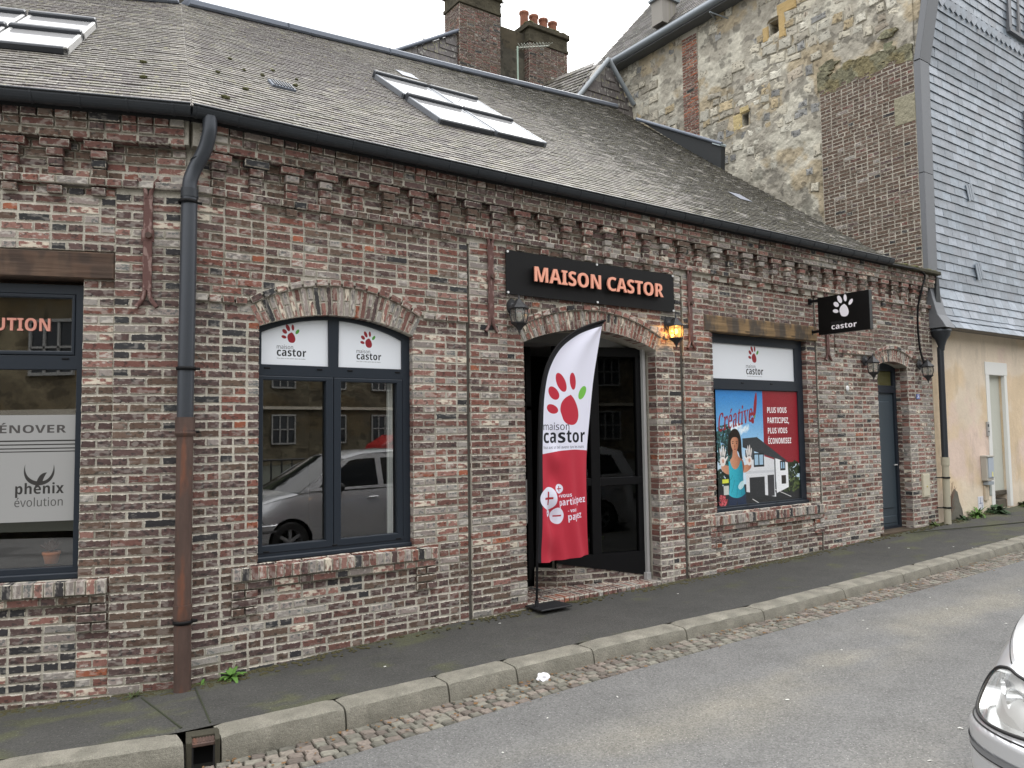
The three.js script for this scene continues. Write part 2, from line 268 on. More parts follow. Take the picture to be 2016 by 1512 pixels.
function lay(C, T, parent, { u0, u1, v0, v1, w = 0, holes = () => [], zone, bond = 'english', seed = 1, deep = false, pitch = CRS, even = false }) {
  const r = rng(seed * 977 + 13), n = Math.round((v1 - v0) / pitch);
  for (let k = 0; k < n; k++) {
    const v = v0 + k * pitch, vm = v + BH / 2;
    let segs = [[u0, u1, 0, 0]];
    for (const [a, b] of holes(vm)) segs = segs.flatMap(([x, y, l, q]) => b <= x || a >= y ? [[x, y, l, q]] : [...(a > x + 0.03 ? [[x, a, l, 1]] : []), ...(b < y - 0.03 ? [[b, y, 1, q]] : [])]);
    for (const [a, b, dl, dr] of segs) {
      const W = b - a, J = 0.0155; let lens = []; const hdr = (k & 1) === 0;
      if (bond === 'pilaster') lens = hdr ? [BHD, BL, BHD] : [BL, BL];
      else {
        let x = 0; const first = hdr ? BHD : BL; let q = first; let guard = 0;
        while (x < W && guard++ < 200) { lens.push(q); x += q + J; const mix = bond === 'flemish' ? (lens.length & 1) : hdr; q = (mix ? r() < 0.8 : r() < 0.14) ? BHD : BL; if (W - x < 0.16) q = BHD; if (W - x < 0.045) break; }
      }
      const tot = lens.reduce((s, x) => s + x, 0) + J * (lens.length - 1), f = (W - J * (lens.length - 1)) / (tot - J * (lens.length - 1));
      let x = a;
      lens.forEach((l, i) => { const len = l * f; let kind = zone(x + len / 2, vm, l === BHD, r, i === 0 || i === lens.length - 1); const q = fbm(x * 0.75 + 31, v * 0.95 + 4, 4, 301); if (even) ; else if (q > 0.54 && r() < (q - 0.54) * 8 && kind !== 2) kind = r() < 0.62 ? 4 : 5; else if (q < 0.45 && r() < (0.45 - q) * 8) kind = r() < 0.55 ? 1 : r() < 0.8 ? 6 : 0; if (len > 0.025) putBrick(C, T, parent, r, kind, x, v + (r() - 0.5) * 0.003, w, len, { deep: deep || (i === 0 && dl) || (i === lens.length - 1 && dr) }); x += len + J; });
    }
  }
}
// ---------------------------------------------------------------- the brick shop
const shop = thing('brick_shop', 'long low red brick shop building with slate roof and arched window, filling the picture', 'shop building');
const BR = new Pieces('brick', 'brickwork', M.brick, 300);
const AB = new Pieces('arch_brick', 'arch_brickwork', M.brick, 150);
const SB = new Pieces('sill_brick', 'sill_brickwork', M.brick, 150);
const CB = new Pieces('corbel_brick', 'corbel_brickwork', M.brick, 300);
const W1 = { a: 0.57, b: 2.03, sill: 0.876, sp: 2.88, ap: 3.02, eL: 0.5, eR: 2.1, eV: 3.06, eA: 3.285 };
const DO = { a: 3.345, b: 5.31, sill: -0.5, sp: 2.9, ap: 3.085, eL: 3.26, eR: 5.40, eV: 3.05, eA: 3.305 };
const W2 = { a: 6.33, b: 8.35, sill: 0.865, top: 3.2 };
const D25 = { a: 10.2, b: 11.11, sill: -0.5, sp: 2.91, ap: 2.985, eL: 10.1, eR: 11.22, eV: 3.06, eA: 3.185 };
const arcV = (A, x0, x1, y, ap) => { const h = (x1 - x0) / 2, s = ap - y, R = (h * h + s * s) / (2 * s); return { R, cx: (x0 + x1) / 2, cy: ap - R }; };
const hole = (A, g = 0.006) => A.top ? rectPts(A.a - g, A.b + g, A.sill - g, A.top + g) : [[A.a - g, A.sill - g], [A.b + g, A.sill - g], ...arcPts(A.a - g, A.b + g, A.sp, A.ap + g, 14)];
const wall = (() => {
  const s = shape([[0.0, -0.45], [11.93, -0.45], [11.93, 4.52], [0.0, 4.52]]);
  s.holes.push(path(hole(W1)), path(hole(W2)), path(hole({ ...DO, sill: -0.4 })), path(hole({ ...D25, sill: -0.4 })));
  return obj('wall', extr(s, 0.35, 0, -0.356), M.mortar, shop);
})();
const wing = (() => {
  const s = shape([[-5, -0.6], [0.0, -0.6], [0.0, 4.52], [-5, 4.52]]); s.holes.push(path(rectPts(-3.2, -0.764, 0.87, 3.2)));
  const g = extr(s, 0.30, 0, -0.309), pil = span(-0.537, -0.06, -0.6, 3.95, -0.02, 0.021);
  return obj('wall', [g, pil].map((q) => q.applyMatrix4(TL)), M.mortar, shop, {});
})();
for (const [a, b, w] of [[2.66, 3.115, 0.021], [5.765, 6.254, 0.021], [8.585, 9.035, 0.006]]) obj('wall_backing', span(a, b, -0.45, 3.95, -0.02, w), M.mortar, wall);
obj('wall_backing', [...[[0.05, 2.632, W1], [3.115, 5.73, DO], [9.05, 11.92, D25]].map(([a, b, A]) => extr(shape([[a, 3.09], [A.eL - 0.03, 3.09], ...arcPts(A.eL - 0.03, A.eR + 0.03, 3.09, A.eA + 0.03, 14, true), [b, 3.09], [b, 3.87], [a, 3.87]]), 0.03, 0, -0.012)),
  span(0, 11.92, 4.0, 4.30, -0.02, -0.003), span(0, 11.92, 4.30, 4.52, -0.02, 0.1), span(0, 11.92, 3.94, 4.0, -0.02, 0.05), span(0, 11.92, 3.86, 3.945, -0.02, 0.02)], M.mortar, wall);
obj('wall_backing', [span(-5, 0.0, 4.0, 4.30, -0.02, -0.003), span(-5, 0.0, 4.30, 4.52, -0.02, 0.1), span(-5, 0.0, 3.94, 4.0, -0.02, 0.05), span(-5, -0.54, 3.42, 3.87, -0.02, 0.012)].map((q) => q.applyMatrix4(TL)), M.mortar, wing);
// kinds:        red  purp blk  orng lime grey oliv mid
const ZMIX = [0.27, 0.17, 0.025, 0.015, 0.22, 0.14, 0.05, 0.11];
const Z = {
  mix: (u, v, h, r) => pick(r, u > 6.3 && v > 0.55 ? [0.22, 0.15, 0.02, 0.012, 0.28, 0.2, 0.05, 0.08] : v < 0.55 ? [0.12, 0.32, 0.05, 0.0, 0.14, 0.34, 0.03, 0.02] : ZMIX),
  pilL: (u, v, h, r) => pick(r, h ? [0.05, 0.35, 0.55, 0, 0.02, 0.06, 0, 0] : [0.24, 0.62, 0.03, 0, 0.03, 0.08, 0, 0]),
  jambL: (u, v, h, r) => pick(r, [0.22, 0.26, 0.08, 0.03, 0.22, 0.22, 0, 0.03]),
  lowL: (u, v, h, r) => pick(r, h ? [0.02, 0.2, 0.72, 0, 0.02, 0.06, 0, 0] : [0.1, 0.72, 0.04, 0, 0.04, 0.1, 0, 0]),
  upL: (u, v, h, r) => pick(r, h ? [0.4, 0.3, 0.26, 0.02, 0.02, 0, 0, 0.05] : [0.6, 0.24, 0.03, 0.02, 0.04, 0, 0.02, 0.08]),
  bay1: (u, v, h, r) => v < 0.78 ? pick(r, u < 0.95 && v > 0.15 ? [0.01, 0.10, 0.05, 0, 0.08, 0.76, 0, 0] : [0.05, 0.50, 0.17, 0, 0.05, 0.23, 0, 0])
    : u < 0.36 ? pick(r, [0.12, 0.55, 0.08, 0.02, 0.05, 0.15, 0, 0.05]) : u < 0.6 ? pick(r, [0.3, 0.2, 0.03, 0.12, 0.1, 0.07, 0, 0.3]) : pick(r, [0.28, 0.18, 0.04, 0.03, 0.16, 0.08, 0, 0.24]),
  up: (u, v, h, r) => pick(r, [0.50, 0.15, v < 3.6 ? 0.045 : 0.01, v < 3.6 ? 0.035 : 0.005, 0.07, 0.02, 0.17, 0.15]),
  upR: (u, v, h, r) => pick(r, [0.42, 0.12, 0.02, 0.01, 0.12, 0.06, 0.16, 0.16]),
  pier: (u, v, h, r) => pick(r, v < 0.6 ? [0.16, 0.3, 0.06, 0.04, 0.14, 0.22, 0, 0.1] : [0.24, 0.12, 0.03, 0.03, 0.34, 0.1, 0, 0.14]),
  corn: (u, v, h, r) => pick(r, u > 3 ? [0.25, 0.16, 0.02, 0, 0.14, 0.2, 0.24, 0.02] : [0.46, 0.24, 0.04, 0, 0.02, 0.03, 0.24, 0.02]),
  arch: (u, v, h, r) => pick(r, [0.14, 0.06, 0.04, 0.01, 0.50, 0.18, 0, 0.07]),
};
function archHole(A, low) { // what the arch takes out of the courses
  const E = arcV(A, A.eL, A.eR, A.eV, A.eA), lab = 0.066;
  return (v) => {
    if (low) { if (v < A.sill) return []; if (v < A.sp) return [[A.a, A.b]]; const t = (v - A.sp) / (A.eV - A.sp); return [[lerp(A.a, A.eL, t) - 0.006, lerp(A.b, A.eR, t) + 0.006]]; }
    const R = E.R + lab, d = v - E.cy; if (d >= R) return []; const h = Math.sqrt(R * R - d * d); return [[E.cx - h - 0.004, E.cx + h + 0.004]];
  };
}
function arch(A, seed, parts, wide = 0.066) { // ring of bricks on end, over it a drip course of headers that runs on level at both sides
  const r = rng(seed), I = arcV(A, A.a, A.b, A.sp, A.ap), E = arcV(A, A.eL, A.eR, A.eV, A.eA), g = grp('arch', shop);
  const a0 = Math.atan2(A.eL - A.a + (I.cx - A.eL) * 0, 1) * 0 + Math.asin(Math.min(1, (A.b - A.a) / 2 / I.R)) * 1.28, n = Math.round(I.R * 2 * a0 / wide);
  for (let i = 0; i < n; i++) {
    const t = lerp(-a0, a0, (i + 0.5) / n), tp = Math.asin(clamp((A.b - A.a) / 2 / I.R)) * (t / a0), x = I.cx + I.R * Math.sin(tp), y = I.cy + I.R * Math.cos(tp), dx = Math.sin(t), dy = Math.cos(t);
    const ox = x - E.cx, oy = y - E.cy, bq = ox * dx + oy * dy, len = -bq + Math.sqrt(bq * bq - (ox * ox + oy * oy - E.R * E.R)) - 0.004;
    const two = i & 1, wd = (0.92 + 0.1 * r()) * (I.R * 2 * a0 / n) * 0.92 / 0.07;
    const cuts = two ? [[0.004, len * (0.44 + 0.1 * r())], [0, len]] : [[0.004, len]]; if (two) cuts[1][0] = cuts[0][1] + 0.012;
    for (const [s, e] of cuts) {
      const l = e - s, h = l < 0.15, c = (s + e) / 2;
      AB.add(brickGeo(Z.arch(0, 0, h, r), h, true, (r() * 14) | 0), mt(T0, x + dx * c, y + dy * c, 0.006 + (r() - 0.5) * 0.006, Math.PI / 2 - t + (r() - 0.5) * 0.03, l / (h ? BHD : BL), wd * 0.92, 1), g, l * 0.06);
    }
  }
  const ta = Math.asin((A.eR - A.eL) / 2 / E.R), m = Math.round(E.R * 2 * ta / 0.118);
  for (let i = 0; i < m; i++) { const t = lerp(-ta, ta, (i + 0.5) / m), R = E.R + 0.032; AB.add(brickGeo(Z.arch(0, 0, true, r), true, true, (r() * 14) | 0), mt(T0, E.cx + R * Math.sin(t), E.cy + R * Math.cos(t), 0.034 + (r() - 0.5) * 0.005, -t, 1.0, 1, 1), g, 0.006); }
  for (const [a, b] of parts) lay(AB, T0, g, { u0: a, u1: b, v0: 3.058, v1: 3.058 + CRS, w: 0.034, zone: Z.arch, seed: seed + 1, deep: true });
}
const lay0 = (o) => lay(BR, T0, wall, o), layL = (o) => lay(BR, TL, wing, o);
lay0({ u0: 0.05, u1: 2.632, v0: -0.215, v1: 3.06, zone: Z.bay1, holes: archHole(W1, true), seed: 1 });
lay0({ u0: 0.05, u1: 2.632, v0: 3.132, v1: 3.932, pitch: 0.0727, w: 0.03, zone: Z.up, holes: archHole(W1, false), seed: 2, bond: 'flemish' });
lay0({ u0: 2.66, u1: 3.112, v0: -0.215, v1: 3.93, w: 0.03, zone: Z.mix, bond: 'pilaster', seed: 3 });
lay0({ u0: 3.118, u1: 5.73, v0: -0.215, v1: 3.06, zone: Z.pier, holes: archHole(DO, true), seed: 4 });
lay0({ u0: 3.118, u1: 5.73, v0: 3.132, v1: 3.932, pitch: 0.0727, w: 0.03, zone: Z.up, holes: archHole(DO, false), seed: 5, bond: 'flemish' });
lay0({ u0: 5.765, u1: 6.252, v0: -0.215, v1: 3.93, w: 0.03, zone: Z.mix, bond: 'pilaster', seed: 6, holes: (v) => v > 3.19 && v < 3.425 ? [[6.15, 6.3]] : [] });
lay0({ u0: 6.258, u1: 8.555, v0: -0.215, v1: 3.93, zone: (u, v, h, r) => (v > 3.4 ? Z.upR : Z.mix)(u, v, h, r), holes: (v) => v > 3.19 && v < 3.425 ? [[6.1, 8.6]] : v > W2.sill && v < W2.top ? [[W2.a, W2.b]] : [], seed: 7, w: 0.004 });
lay0({ u0: 8.585, u1: 9.035, v0: -0.215, v1: 3.93, w: 0.015, zone: Z.mix, bond: 'pilaster', seed: 8, holes: (v) => v > 3.19 && v < 3.425 ? [[8.5, 8.6]] : [] });
lay0({ u0: 9.05, u1: 11.9, v0: -0.215, v1: 3.06, zone: Z.mix, holes: archHole(D25, true), seed: 9 });
lay0({ u0: 9.05, u1: 11.9, v0: 3.132, v1: 3.932, pitch: 0.0727, w: 0.03, zone: Z.upR, holes: archHole(D25, false), seed: 10, bond: 'flemish' });
lay(BR, new THREE.Matrix4().makeBasis(V3(0, 0, 1), V3(0, 1, 0), V3(-1, 0, 0)).setPosition(D25.b - 0.004, 0, 0), wall, { u0: -0.255, u1: -0.125, v0: 0.27, v1: 2.92, zone: Z.mix, seed: 15 });
layL({ u0: -0.764, u1: -0.545, v0: -0.355, v1: 3.93, zone: Z.jambL, seed: 11, deep: true });
layL({ u0: -2.6, u1: -0.77, v0: -0.355, v1: 0.69, zone: Z.lowL, seed: 12 });
layL({ u0: -2.6, u1: -0.545, v0: 3.42, v1: 3.932, pitch: 0.0731, w: 0.02, zone: Z.upL, seed: 13 });
layL({ u0: -0.537, u1: -0.065, v0: -0.355, v1: 3.93, w: 0.03, zone: Z.pilL, bond: 'pilaster', seed: 14 });
arch(W1, 21, [[0.05, 0.46], [2.14, 2.632]]); arch(DO, 31, [[3.118, 3.22], [5.44, 5.73]]); arch(D25, 41, [[9.1, 10.05], [11.27, 11.9]], 0.07);
// corbelled cornice
function cornice(T, parent, a, b, cols, skip, seed) {
  const r = rng(seed), put = (u, v, w, len) => { const h = len < 0.15; CB.add(brickGeo(Z.corn(u, v, h, r), h, true, (r() * 14) | 0), mt(T, u, v + BH / 2 + (r() - 0.5) * 0.004, w + (r() - 0.5) * 0.008, (r() - 0.5) * 0.02, len / (h ? BHD : BL), 1, 1), parent, len * BH); };
  lay(CB, T, parent, { u0: a, u1: b, v0: 3.935, v1: 3.935 + CRS, w: 0.07, zone: Z.corn, seed: seed + 1, deep: true });
  lay(CB, T, parent, { u0: a, u1: b, v0: 4.006, v1: 4.15, w: 0.002, zone: Z.corn, seed: seed + 2 });
  lay(CB, T, parent, { u0: a, u1: b, v0: 4.148, v1: 4.29, w: 0.022, zone: Z.corn, seed: seed + 3, deep: true });
  lay(CB, T, parent, { u0: a, u1: b, v0: 4.292, v1: 4.36, w: 0.105, zone: Z.corn, seed: seed + 4, deep: true, bond: 'flemish' });
  lay(CB, T, parent, { u0: a, u1: b, v0: 4.362, v1: 4.43, w: 0.125, zone: Z.corn, seed: seed + 5, deep: true });
  lay(CB, T, parent, { u0: a, u1: b, v0: 4.432, v1: 4.5, w: 0.14, zone: Z.corn, seed: seed + 6, deep: true });
  for (const u of cols) {
    const k = 0.98 + 0.05 * r();
    put(u, 4.222, 0.092, 0.2 * k); put(u, 4.152, 0.078, BHD * 1.15); put(u, 4.08, 0.058, BHD * k); put(u, 4.008, 0.056, BHD * k);
    if (!skip(u)) put(u, 3.86, 0.066, BHD * (0.95 + 0.1 * r()));
  }
}
const cols = []; for (let u = 0.21; u < 11.85; u += 0.3083) cols.push(u);
cornice(T0, wall, 0.05, 11.9, cols, (u) => (u > 2.6 && u < 3.15) || (u > 5.7 && u < 6.3) || (u > 8.55 && u < 9.05), 61);
const colsL = []; for (let u = -0.66; u > -2.6; u -= 0.3083) colsL.push(u);
cornice(TL, wing, -2.6, -0.03, colsL, (u) => u > -0.55, 71);
// brick sills: a row on edge, a stretcher course under it, small brackets at the ends
function sill(T, a, b, top, bot, seed, bracketL = true, bracketR = true) {
  const r = rng(seed), g = grp('brick_sill', shop), n = Math.round((b - a) / 0.0715), p = (b - a) / n, H = top - bot - 0.008;
  obj('sill_mortar', [span(a + 0.01, b - 0.01, bot + 0.004, top - 0.012, -0.11, 0.05), span(a + 0.01, b - 0.01, bot - 0.07, bot, -0.05, 0.022)].map((q) => q.applyMatrix4(T)), M.mortar, g);
  for (let i = 0; i < n; i++) { const k = pick(r, [0.1, 0.1, 0.16, 0.04, 0.36, 0.22, 0, 0.05]); SB.add(brickGeo(k, true, true, (r() * 14) | 0), mt(T, a + (i + 0.5) * p, bot + H / 2 + (r() - 0.5) * 0.006, 0.066 + (r() - 0.5) * 0.012, Math.PI / 2 + (r() - 0.5) * 0.05, H / BHD, (p - 0.008) / BH, 1.3), g, 0.006); }
  lay(SB, T, g, { u0: a + 0.01, u1: b - 0.01, v0: bot - 0.072, v1: bot, w: 0.038, zone: Z.arch, seed: seed + 1, deep: true, bond: 'flemish' });
  for (const [s, on] of [[a + 0.005, bracketL], [b - 0.21, bracketR]]) if (on) lay(SB, T, g, { u0: s, u1: s + 0.205, v0: bot - 0.072 - 3 * CRS, v1: bot - 0.072, w: 0.034, zone: Z.pier, seed: seed + 2, deep: true });
}
sill(T0, 0.35, 2.256, 0.876, 0.765, 81); sill(T0, 6.156, 8.595, 0.862, 0.738, 91); sill(TL, -2.6, -0.552, 0.878, 0.765, 95);
BR.done(); AB.done(); SB.done(); CB.done();

for (const [a, b] of [[2.634, 2.658], [5.732, 5.763], [8.557, 8.583], [9.036, 9.049]]) obj('movement_joint', span(a, b, -0.2, 3.92, -0.02, 0.002), mat([0.075, 0.068, 0.058], { roughness: 1, bumpMap: grainBump, bumpScale: 0.01 }), wall);
// timber lintels
obj('lintel', span(6.152, 8.575, 3.198, 3.412, -0.3, 0.04, 0.012), M.beamOak, shop, { label: 'weathered oak lintel beam over poster window' });
obj('lintel', span(-3.3, -0.54, 3.196, 3.408, -0.28, 0.03, 0.01).applyMatrix4(TL), M.beamDark, shop, { label: 'dark timber lintel beam at left window' });
// iron wall anchors with split ends
function anchor(T, x, y0, y1, w = 0.02) {
  const h = y1 - y0, m = (y0 + y1) / 2, z = w + 0.016, geo = [];
  geo.push(cbox(0.068, h * 0.74, 0.022, x, m, z, 0.005), cbox(0.094, 0.10, 0.024, x, m + 0.06, z, 0.008));
  for (const e of [-1, 1]) for (const s of [-1, 1]) geo.push(tubeFlat([[x + s * 0.016, m + e * h * 0.35, z], [x + s * 0.024, m + e * h * 0.42, z], [x + s * 0.055, m + e * h * 0.475, z + 0.004], [x + s * 0.075, m + e * h * 0.5, z + 0.008]], 0.018));
  const g = obj('wall_anchor', geo.map((q) => q.applyMatrix4(T)), M.anchor, shop);
  obj('bolt', [new THREE.CylinderGeometry(0.026, 0.03, 0.03, 6).rotateX(Math.PI / 2).translate(x + 0.01, m + 0.06, z + 0.022).applyMatrix4(T)], M.castiron, g);
}
function tubeFlat(pts, r) { return new THREE.TubeGeometry(new THREE.CatmullRomCurve3(pts.map((p) => V3(...p))), 8, r, 6, false); }
anchor(T0, 2.905, 2.975, 3.995, 0.03); anchor(T0, 5.885, 2.95, 3.985, 0.03); anchor(T0, 8.84, 2.93, 3.98, 0.015); anchor(TL, -0.3, 2.98, 4.01, 0.03);

// ---------------------------------------------------------------- printed films and logos
const F = 'sans-serif';
function paw(g, x, y, s, red = '#8e1f2c', green = '#4f9a3a') { // palm, four toes and a leaf
  g.save(); g.translate(x, y); g.scale(s, s); g.fillStyle = red; g.beginPath();
  g.moveTo(-46, 18); g.bezierCurveTo(-50, -25, -20, -42, 6, -50); g.bezierCurveTo(30, -32, 48, 0, 48, 32); g.bezierCurveTo(46, 60, 30, 74, 8, 73); g.bezierCurveTo(-18, 72, -30, 62, -36, 48); g.closePath(); g.fill();
  for (const [cx, cy, rx, ry, a] of [[-86, 8, 30, 18, 0.28], [-78, -56, 32, 22, 0.72], [-40, -100, 41, 21, 1.15], [18, -106, 35, 16, 1.5]]) { g.beginPath(); g.ellipse(cx, cy, rx, ry, a, 0, 7); g.fill(); }
  g.fillStyle = green; g.beginPath(); g.ellipse(72, -60, 32, 17, -0.95, 0, 7); g.fill(); g.restore();
}
function txt(g, s, x, y, px, { bold = true, color = '#111', width, align = 'left', skew = 0, font = F, italic } = {}) {
  g.save(); g.translate(x, y); if (skew) g.transform(1, 0, skew, 1, 0, 0); g.font = `${italic ? 'italic ' : ''}${bold ? 'bold ' : ''}${px}px ${font}`; g.fillStyle = color; g.textBaseline = 'alphabetic';
  const w = g.measureText(s).width || 1, k = width ? width / w : 1; g.scale(k, 1); g.fillText(s, align === 'center' ? -w / 2 : align === 'right' ? -w : 0, 0); g.restore();
}
function logo(g, x, y, s, dark = '#15171c', red, green, small = '#3a3c42') { // paw over the two-line name, about 330 s wide
  paw(g, x, y - 60 * s, s * 0.98, red, green);
  txt(g, 'maison', x - 170 * s, y + 84 * s, 66 * s, { bold: false, color: small, width: 196 * s });
  txt(g, 'castor', x - 170 * s, y + 164 * s, 124 * s, { color: dark, width: 346 * s });
}
const slogan = 'Vous avez un bel avenir dans les mains';
function filmTex(px, py, s) { return canvasTex(1024, 640, (g, w, h) => { g.fillStyle = '#dfe3ea'; g.fillRect(0, 0, w, h); logo(g, px, py, s); txt(g, slogan, px - 165 * s, py + 198 * s, 19 * s, { bold: false, color: '#333', width: 330 * s }); }); }
const planarUV = (g, x0, x1, y0, y1) => { const p = g.attributes.position, u = g.attributes.uv; for (let i = 0; i < p.count; i++) u.setXY(i, (p.getX(i) - x0) / (x1 - x0), (p.getY(i) - y0) / (y1 - y0)); return g; };

// ---------------------------------------------------------------- windows
{ // arched window
  const win = grp('arched_window', shop), z0 = -0.135, z1 = -0.075;
  const s = shape([[0.5, 0.9], [2.032, 0.9], ...arcPts(0.54, 2.032, 2.885, 3.022, 18), [0.5, 2.885]]);
  const tl = [[0.612, 2.566], [1.217, 2.566], ...arcPts(0.612, 1.955, 2.842, 2.99, 40).filter(([x]) => x < 1.217).map((p) => p), [0.612, 2.842]];
  const tr = [[1.31, 2.566], [1.95, 2.566], ...arcPts(0.612, 1.95, 2.842, 2.99, 40).filter(([x]) => x > 1.31)];
  s.holes.push(path(tl), path(tr), path(rectPts(0.585, 1.955, 0.985, 2.468)));
  obj('frame', extr(s, z1 - z0, 0.004, z0), M.frame, win);
  obj('drip_rail', [span(0.5, 2.032, 0.884, 0.925, -0.13, -0.045, 0.008)], M.frame, win);
  for (const [a, b, ga, gb, n] of [[0.565, 1.258, 0.628, 1.188, 0], [1.262, 1.952, 1.332, 1.892, 1]]) {
    const q = shape(rectPts(a, b, 0.95, 2.468)); q.holes.push(path(rectPts(ga, gb, 1.018, 2.43)));
    const sash = obj('sash', [extr(q, 0.05, 0.008, -0.118)], M.frame, win);
    obj('glass', [box(gb - ga + 0.012, 1.43, 0.004).rotateY(0.05).translate((ga + gb) / 2, 1.724, -0.098)], M.glass, sash);
  }
  for (const x of [0.66, 1.13, 1.42, 1.9]) obj('vent_slot', [cbox(0.05, 0.012, 0.01, x, 2.535, -0.072, 0.003)], M.black, win);
  for (const x of [0.66, 1.9, 1.27]) obj('vent_slot', [cbox(0.05, 0.012, 0.01, x, 0.965, -0.068, 0.003)], M.black, win);
  const f1 = new THREE.ShapeGeometry(shape(tl), 1).translate(0, 0, -0.098), f2 = new THREE.ShapeGeometry(shape(tr), 1).translate(0, 0, -0.098);
  obj('window_film', planarUV(prep(f1), 0.53, 1.217, 2.566, 2.996), mat('#ffffff', { map: filmTex(520, 330, 1.16), roughness: 0.3 }), win, { uv: false });
  obj('window_film', planarUV(prep(f2), 1.31, 1.997, 2.566, 2.996), mat('#ffffff', { map: filmTex(455, 340, 1.1), roughness: 0.3 }), win, { uv: false });
}
{ // poster window
  const win = grp('poster_window', shop);
  const s = shape(rectPts(6.3, 8.345, 0.885, 3.195)); s.holes.push(path(rectPts(6.40, 8.175, 2.61, 3.078)), path(rectPts(6.40, 8.225, 0.95, 2.468)));
  obj('frame', extr(s, 0.06, 0.004, -0.135), M.frame, win);
  obj('drip_rail', span(6.3, 8.345, 0.872, 0.93, -0.13, -0.04, 0.008), M.frame, win);
  for (const x of [7.0, 7.62]) { obj('vent_slot', cbox(0.05, 0.012, 0.01, x, 2.56, -0.072, 0.003), M.black, win); obj('vent_slot', cbox(0.05, 0.012, 0.01, x, 0.945, -0.036, 0.003), M.black, win); }
  const g = prep(new THREE.PlaneGeometry(1.785, 0.478).translate(7.287, 2.844, -0.1));
  obj('window_film', planarUV(g, 6.395, 8.18, 2.605, 3.083), mat('#ffffff', { map: canvasTex(1792, 480, (c, w, h) => { c.fillStyle = '#dfe3ea'; c.fillRect(0, 0, w, h); logo(c, 905, 225, 1.08); txt(c, slogan, 745, 432, 17, { bold: false, color: '#333', width: 320 }); }), roughness: 0.3 }), win, { uv: false });
}
{ // left window with frosted film and pink letters
  const win = grp('display_window', shop), A = (g) => g.applyMatrix4(TL);
  const s = shape(rectPts(-3.2, -0.77, 0.885, 3.16)); s.holes.push(path(rectPts(-3.1, -0.835, 2.60, 3.085)), path(rectPts(-3.1, -0.822, 0.965, 2.49)));
  obj('frame', A(extr(s, 0.06, 0.004, -0.135)), M.frame, win); obj('drip_rail', A(span(-3.2, -0.77, 0.872, 0.92, -0.13, -0.05, 0.008)), M.frame, win);
  const q = shape(rectPts(-3.09, -0.837, 2.604, 3.083)); q.holes.push(path(rectPts(-3.0, -0.862, 2.636, 3.052)));
  const sash = obj('sash', A(extr(q, 0.05, 0.008, -0.118)), M.frame, win);
  obj('vent_slot', A(cbox(0.05, 0.012, 0.01, -0.90, 2.575, -0.072, 0.003)), M.black, win);
  obj('glass', A(box(2.15, 0.42, 0.004, -1.93, 2.844, -0.104)), M.glass, sash); obj('glass', A(box(2.29, 1.54, 0.004, -1.965, 1.73, -0.112)), M.glass, win);
  const x0 = -1.9, x1 = -0.828, y0 = 1.315, y1 = 2.137, W = 1400, H = 1073, X = (u) => (u - x0) / (x1 - x0) * W, Y = (v) => (y1 - v) / (y1 - y0) * H;
  const t = canvasTex(W, H, (g) => {
    g.fillStyle = '#9c9c9c'; g.fillRect(0, 0, W, H); g.fillStyle = '#2c2b2b'; g.fillRect(0, Y(1.942), W, 14); g.fillRect(0, Y(1.912), W, 12); g.fillRect(0, Y(1.882), W, 12); g.fillRect(0, Y(1.857), W, 10);
    txt(g, 'RÉNOVER', X(-0.893), Y(1.998), 112, { color: '#4a4747', align: 'right', width: X(-0.893) - X(-1.44) });
    g.fillStyle = '#343232'; const bx = X(-1.072), by = Y(1.66), s = 1.0; g.save(); g.translate(bx, by);
    g.beginPath(); g.moveTo(-128, -128); g.bezierCurveTo(-170, 10, -90, 92, 0, 88); g.bezierCurveTo(95, 84, 160, 0, 128, -120); g.bezierCurveTo(128, -30, 90, 34, 30, 46); g.bezierCurveTo(40, 10, 55, -20, 68, -40); g.bezierCurveTo(20, -40, -6, -10, -22, 46); g.bezierCurveTo(-100, 30, -140, -40, -128, -128); g.closePath(); g.fill();
    g.beginPath(); g.moveTo(-40, 105); g.bezierCurveTo(-30, 60, 0, 40, 40, 45); g.bezierCurveTo(10, 70, 0, 90, -20, 112); g.closePath(); g.fill(); g.restore();
    txt(g, 'phénix', X(-1.243), Y(1.528), 148, { color: '#2f2d2d', width: X(-0.9) - X(-1.243) }); txt(g, 'évolution', X(-1.243), Y(1.432), 118, { bold: false, color: '#4a4848', width: X(-0.9) - X(-1.243) });
  });
  const g = prep(new THREE.PlaneGeometry(x1 - x0, y1 - y0).translate((x0 + x1) / 2, (y0 + y1) / 2, -0.107)); planarUV(g, x0, x1, y0, y1);
  obj('window_film', A(g), mat('#ffffff', { map: t, roughness: 0.35 }), win, { uv: false, label: 'frosted grey film with dark lettering' });
}
const font = await new FontLoader().loadAsync('fonts/droid/droid_sans_bold.typeface.json');
function letters(text, cap, width, depth) { // geometry of each letter, the line starting at x = 0, cap height and width as given
  const ref = new TextGeometry('M', { font, size: 1, depth: 0.01, curveSegments: 1, bevelEnabled: false }); ref.computeBoundingBox(); const size = cap / (ref.boundingBox.max.y - ref.boundingBox.min.y), list = []; let x = 0;
  for (const ch of text) { const k = font.data.glyphs[ch], adv = (k ? k.ha : 600) * size / font.data.resolution; if (ch !== ' ') list.push([new TextGeometry(ch, { font, size, depth, curveSegments: 6, bevelEnabled: false }).translate(x, 0, 0), ch]); x += adv; }
  return list.map(([g, ch]) => [g.scale(width / x, 1, 1), ch]);
}
{
  const m = mat([0.62, 0.27, 0.21], { roughness: 0.5 }), lw = grp('letter_row', shop);
  for (const [g] of letters('ÉVOLUTION', 0.098, 0.715, 0.012)) obj('letter', g.translate(-1.72, 2.793, -0.1).applyMatrix4(TL), m, lw, { label: 'salmon pink letter on the left window' });
}
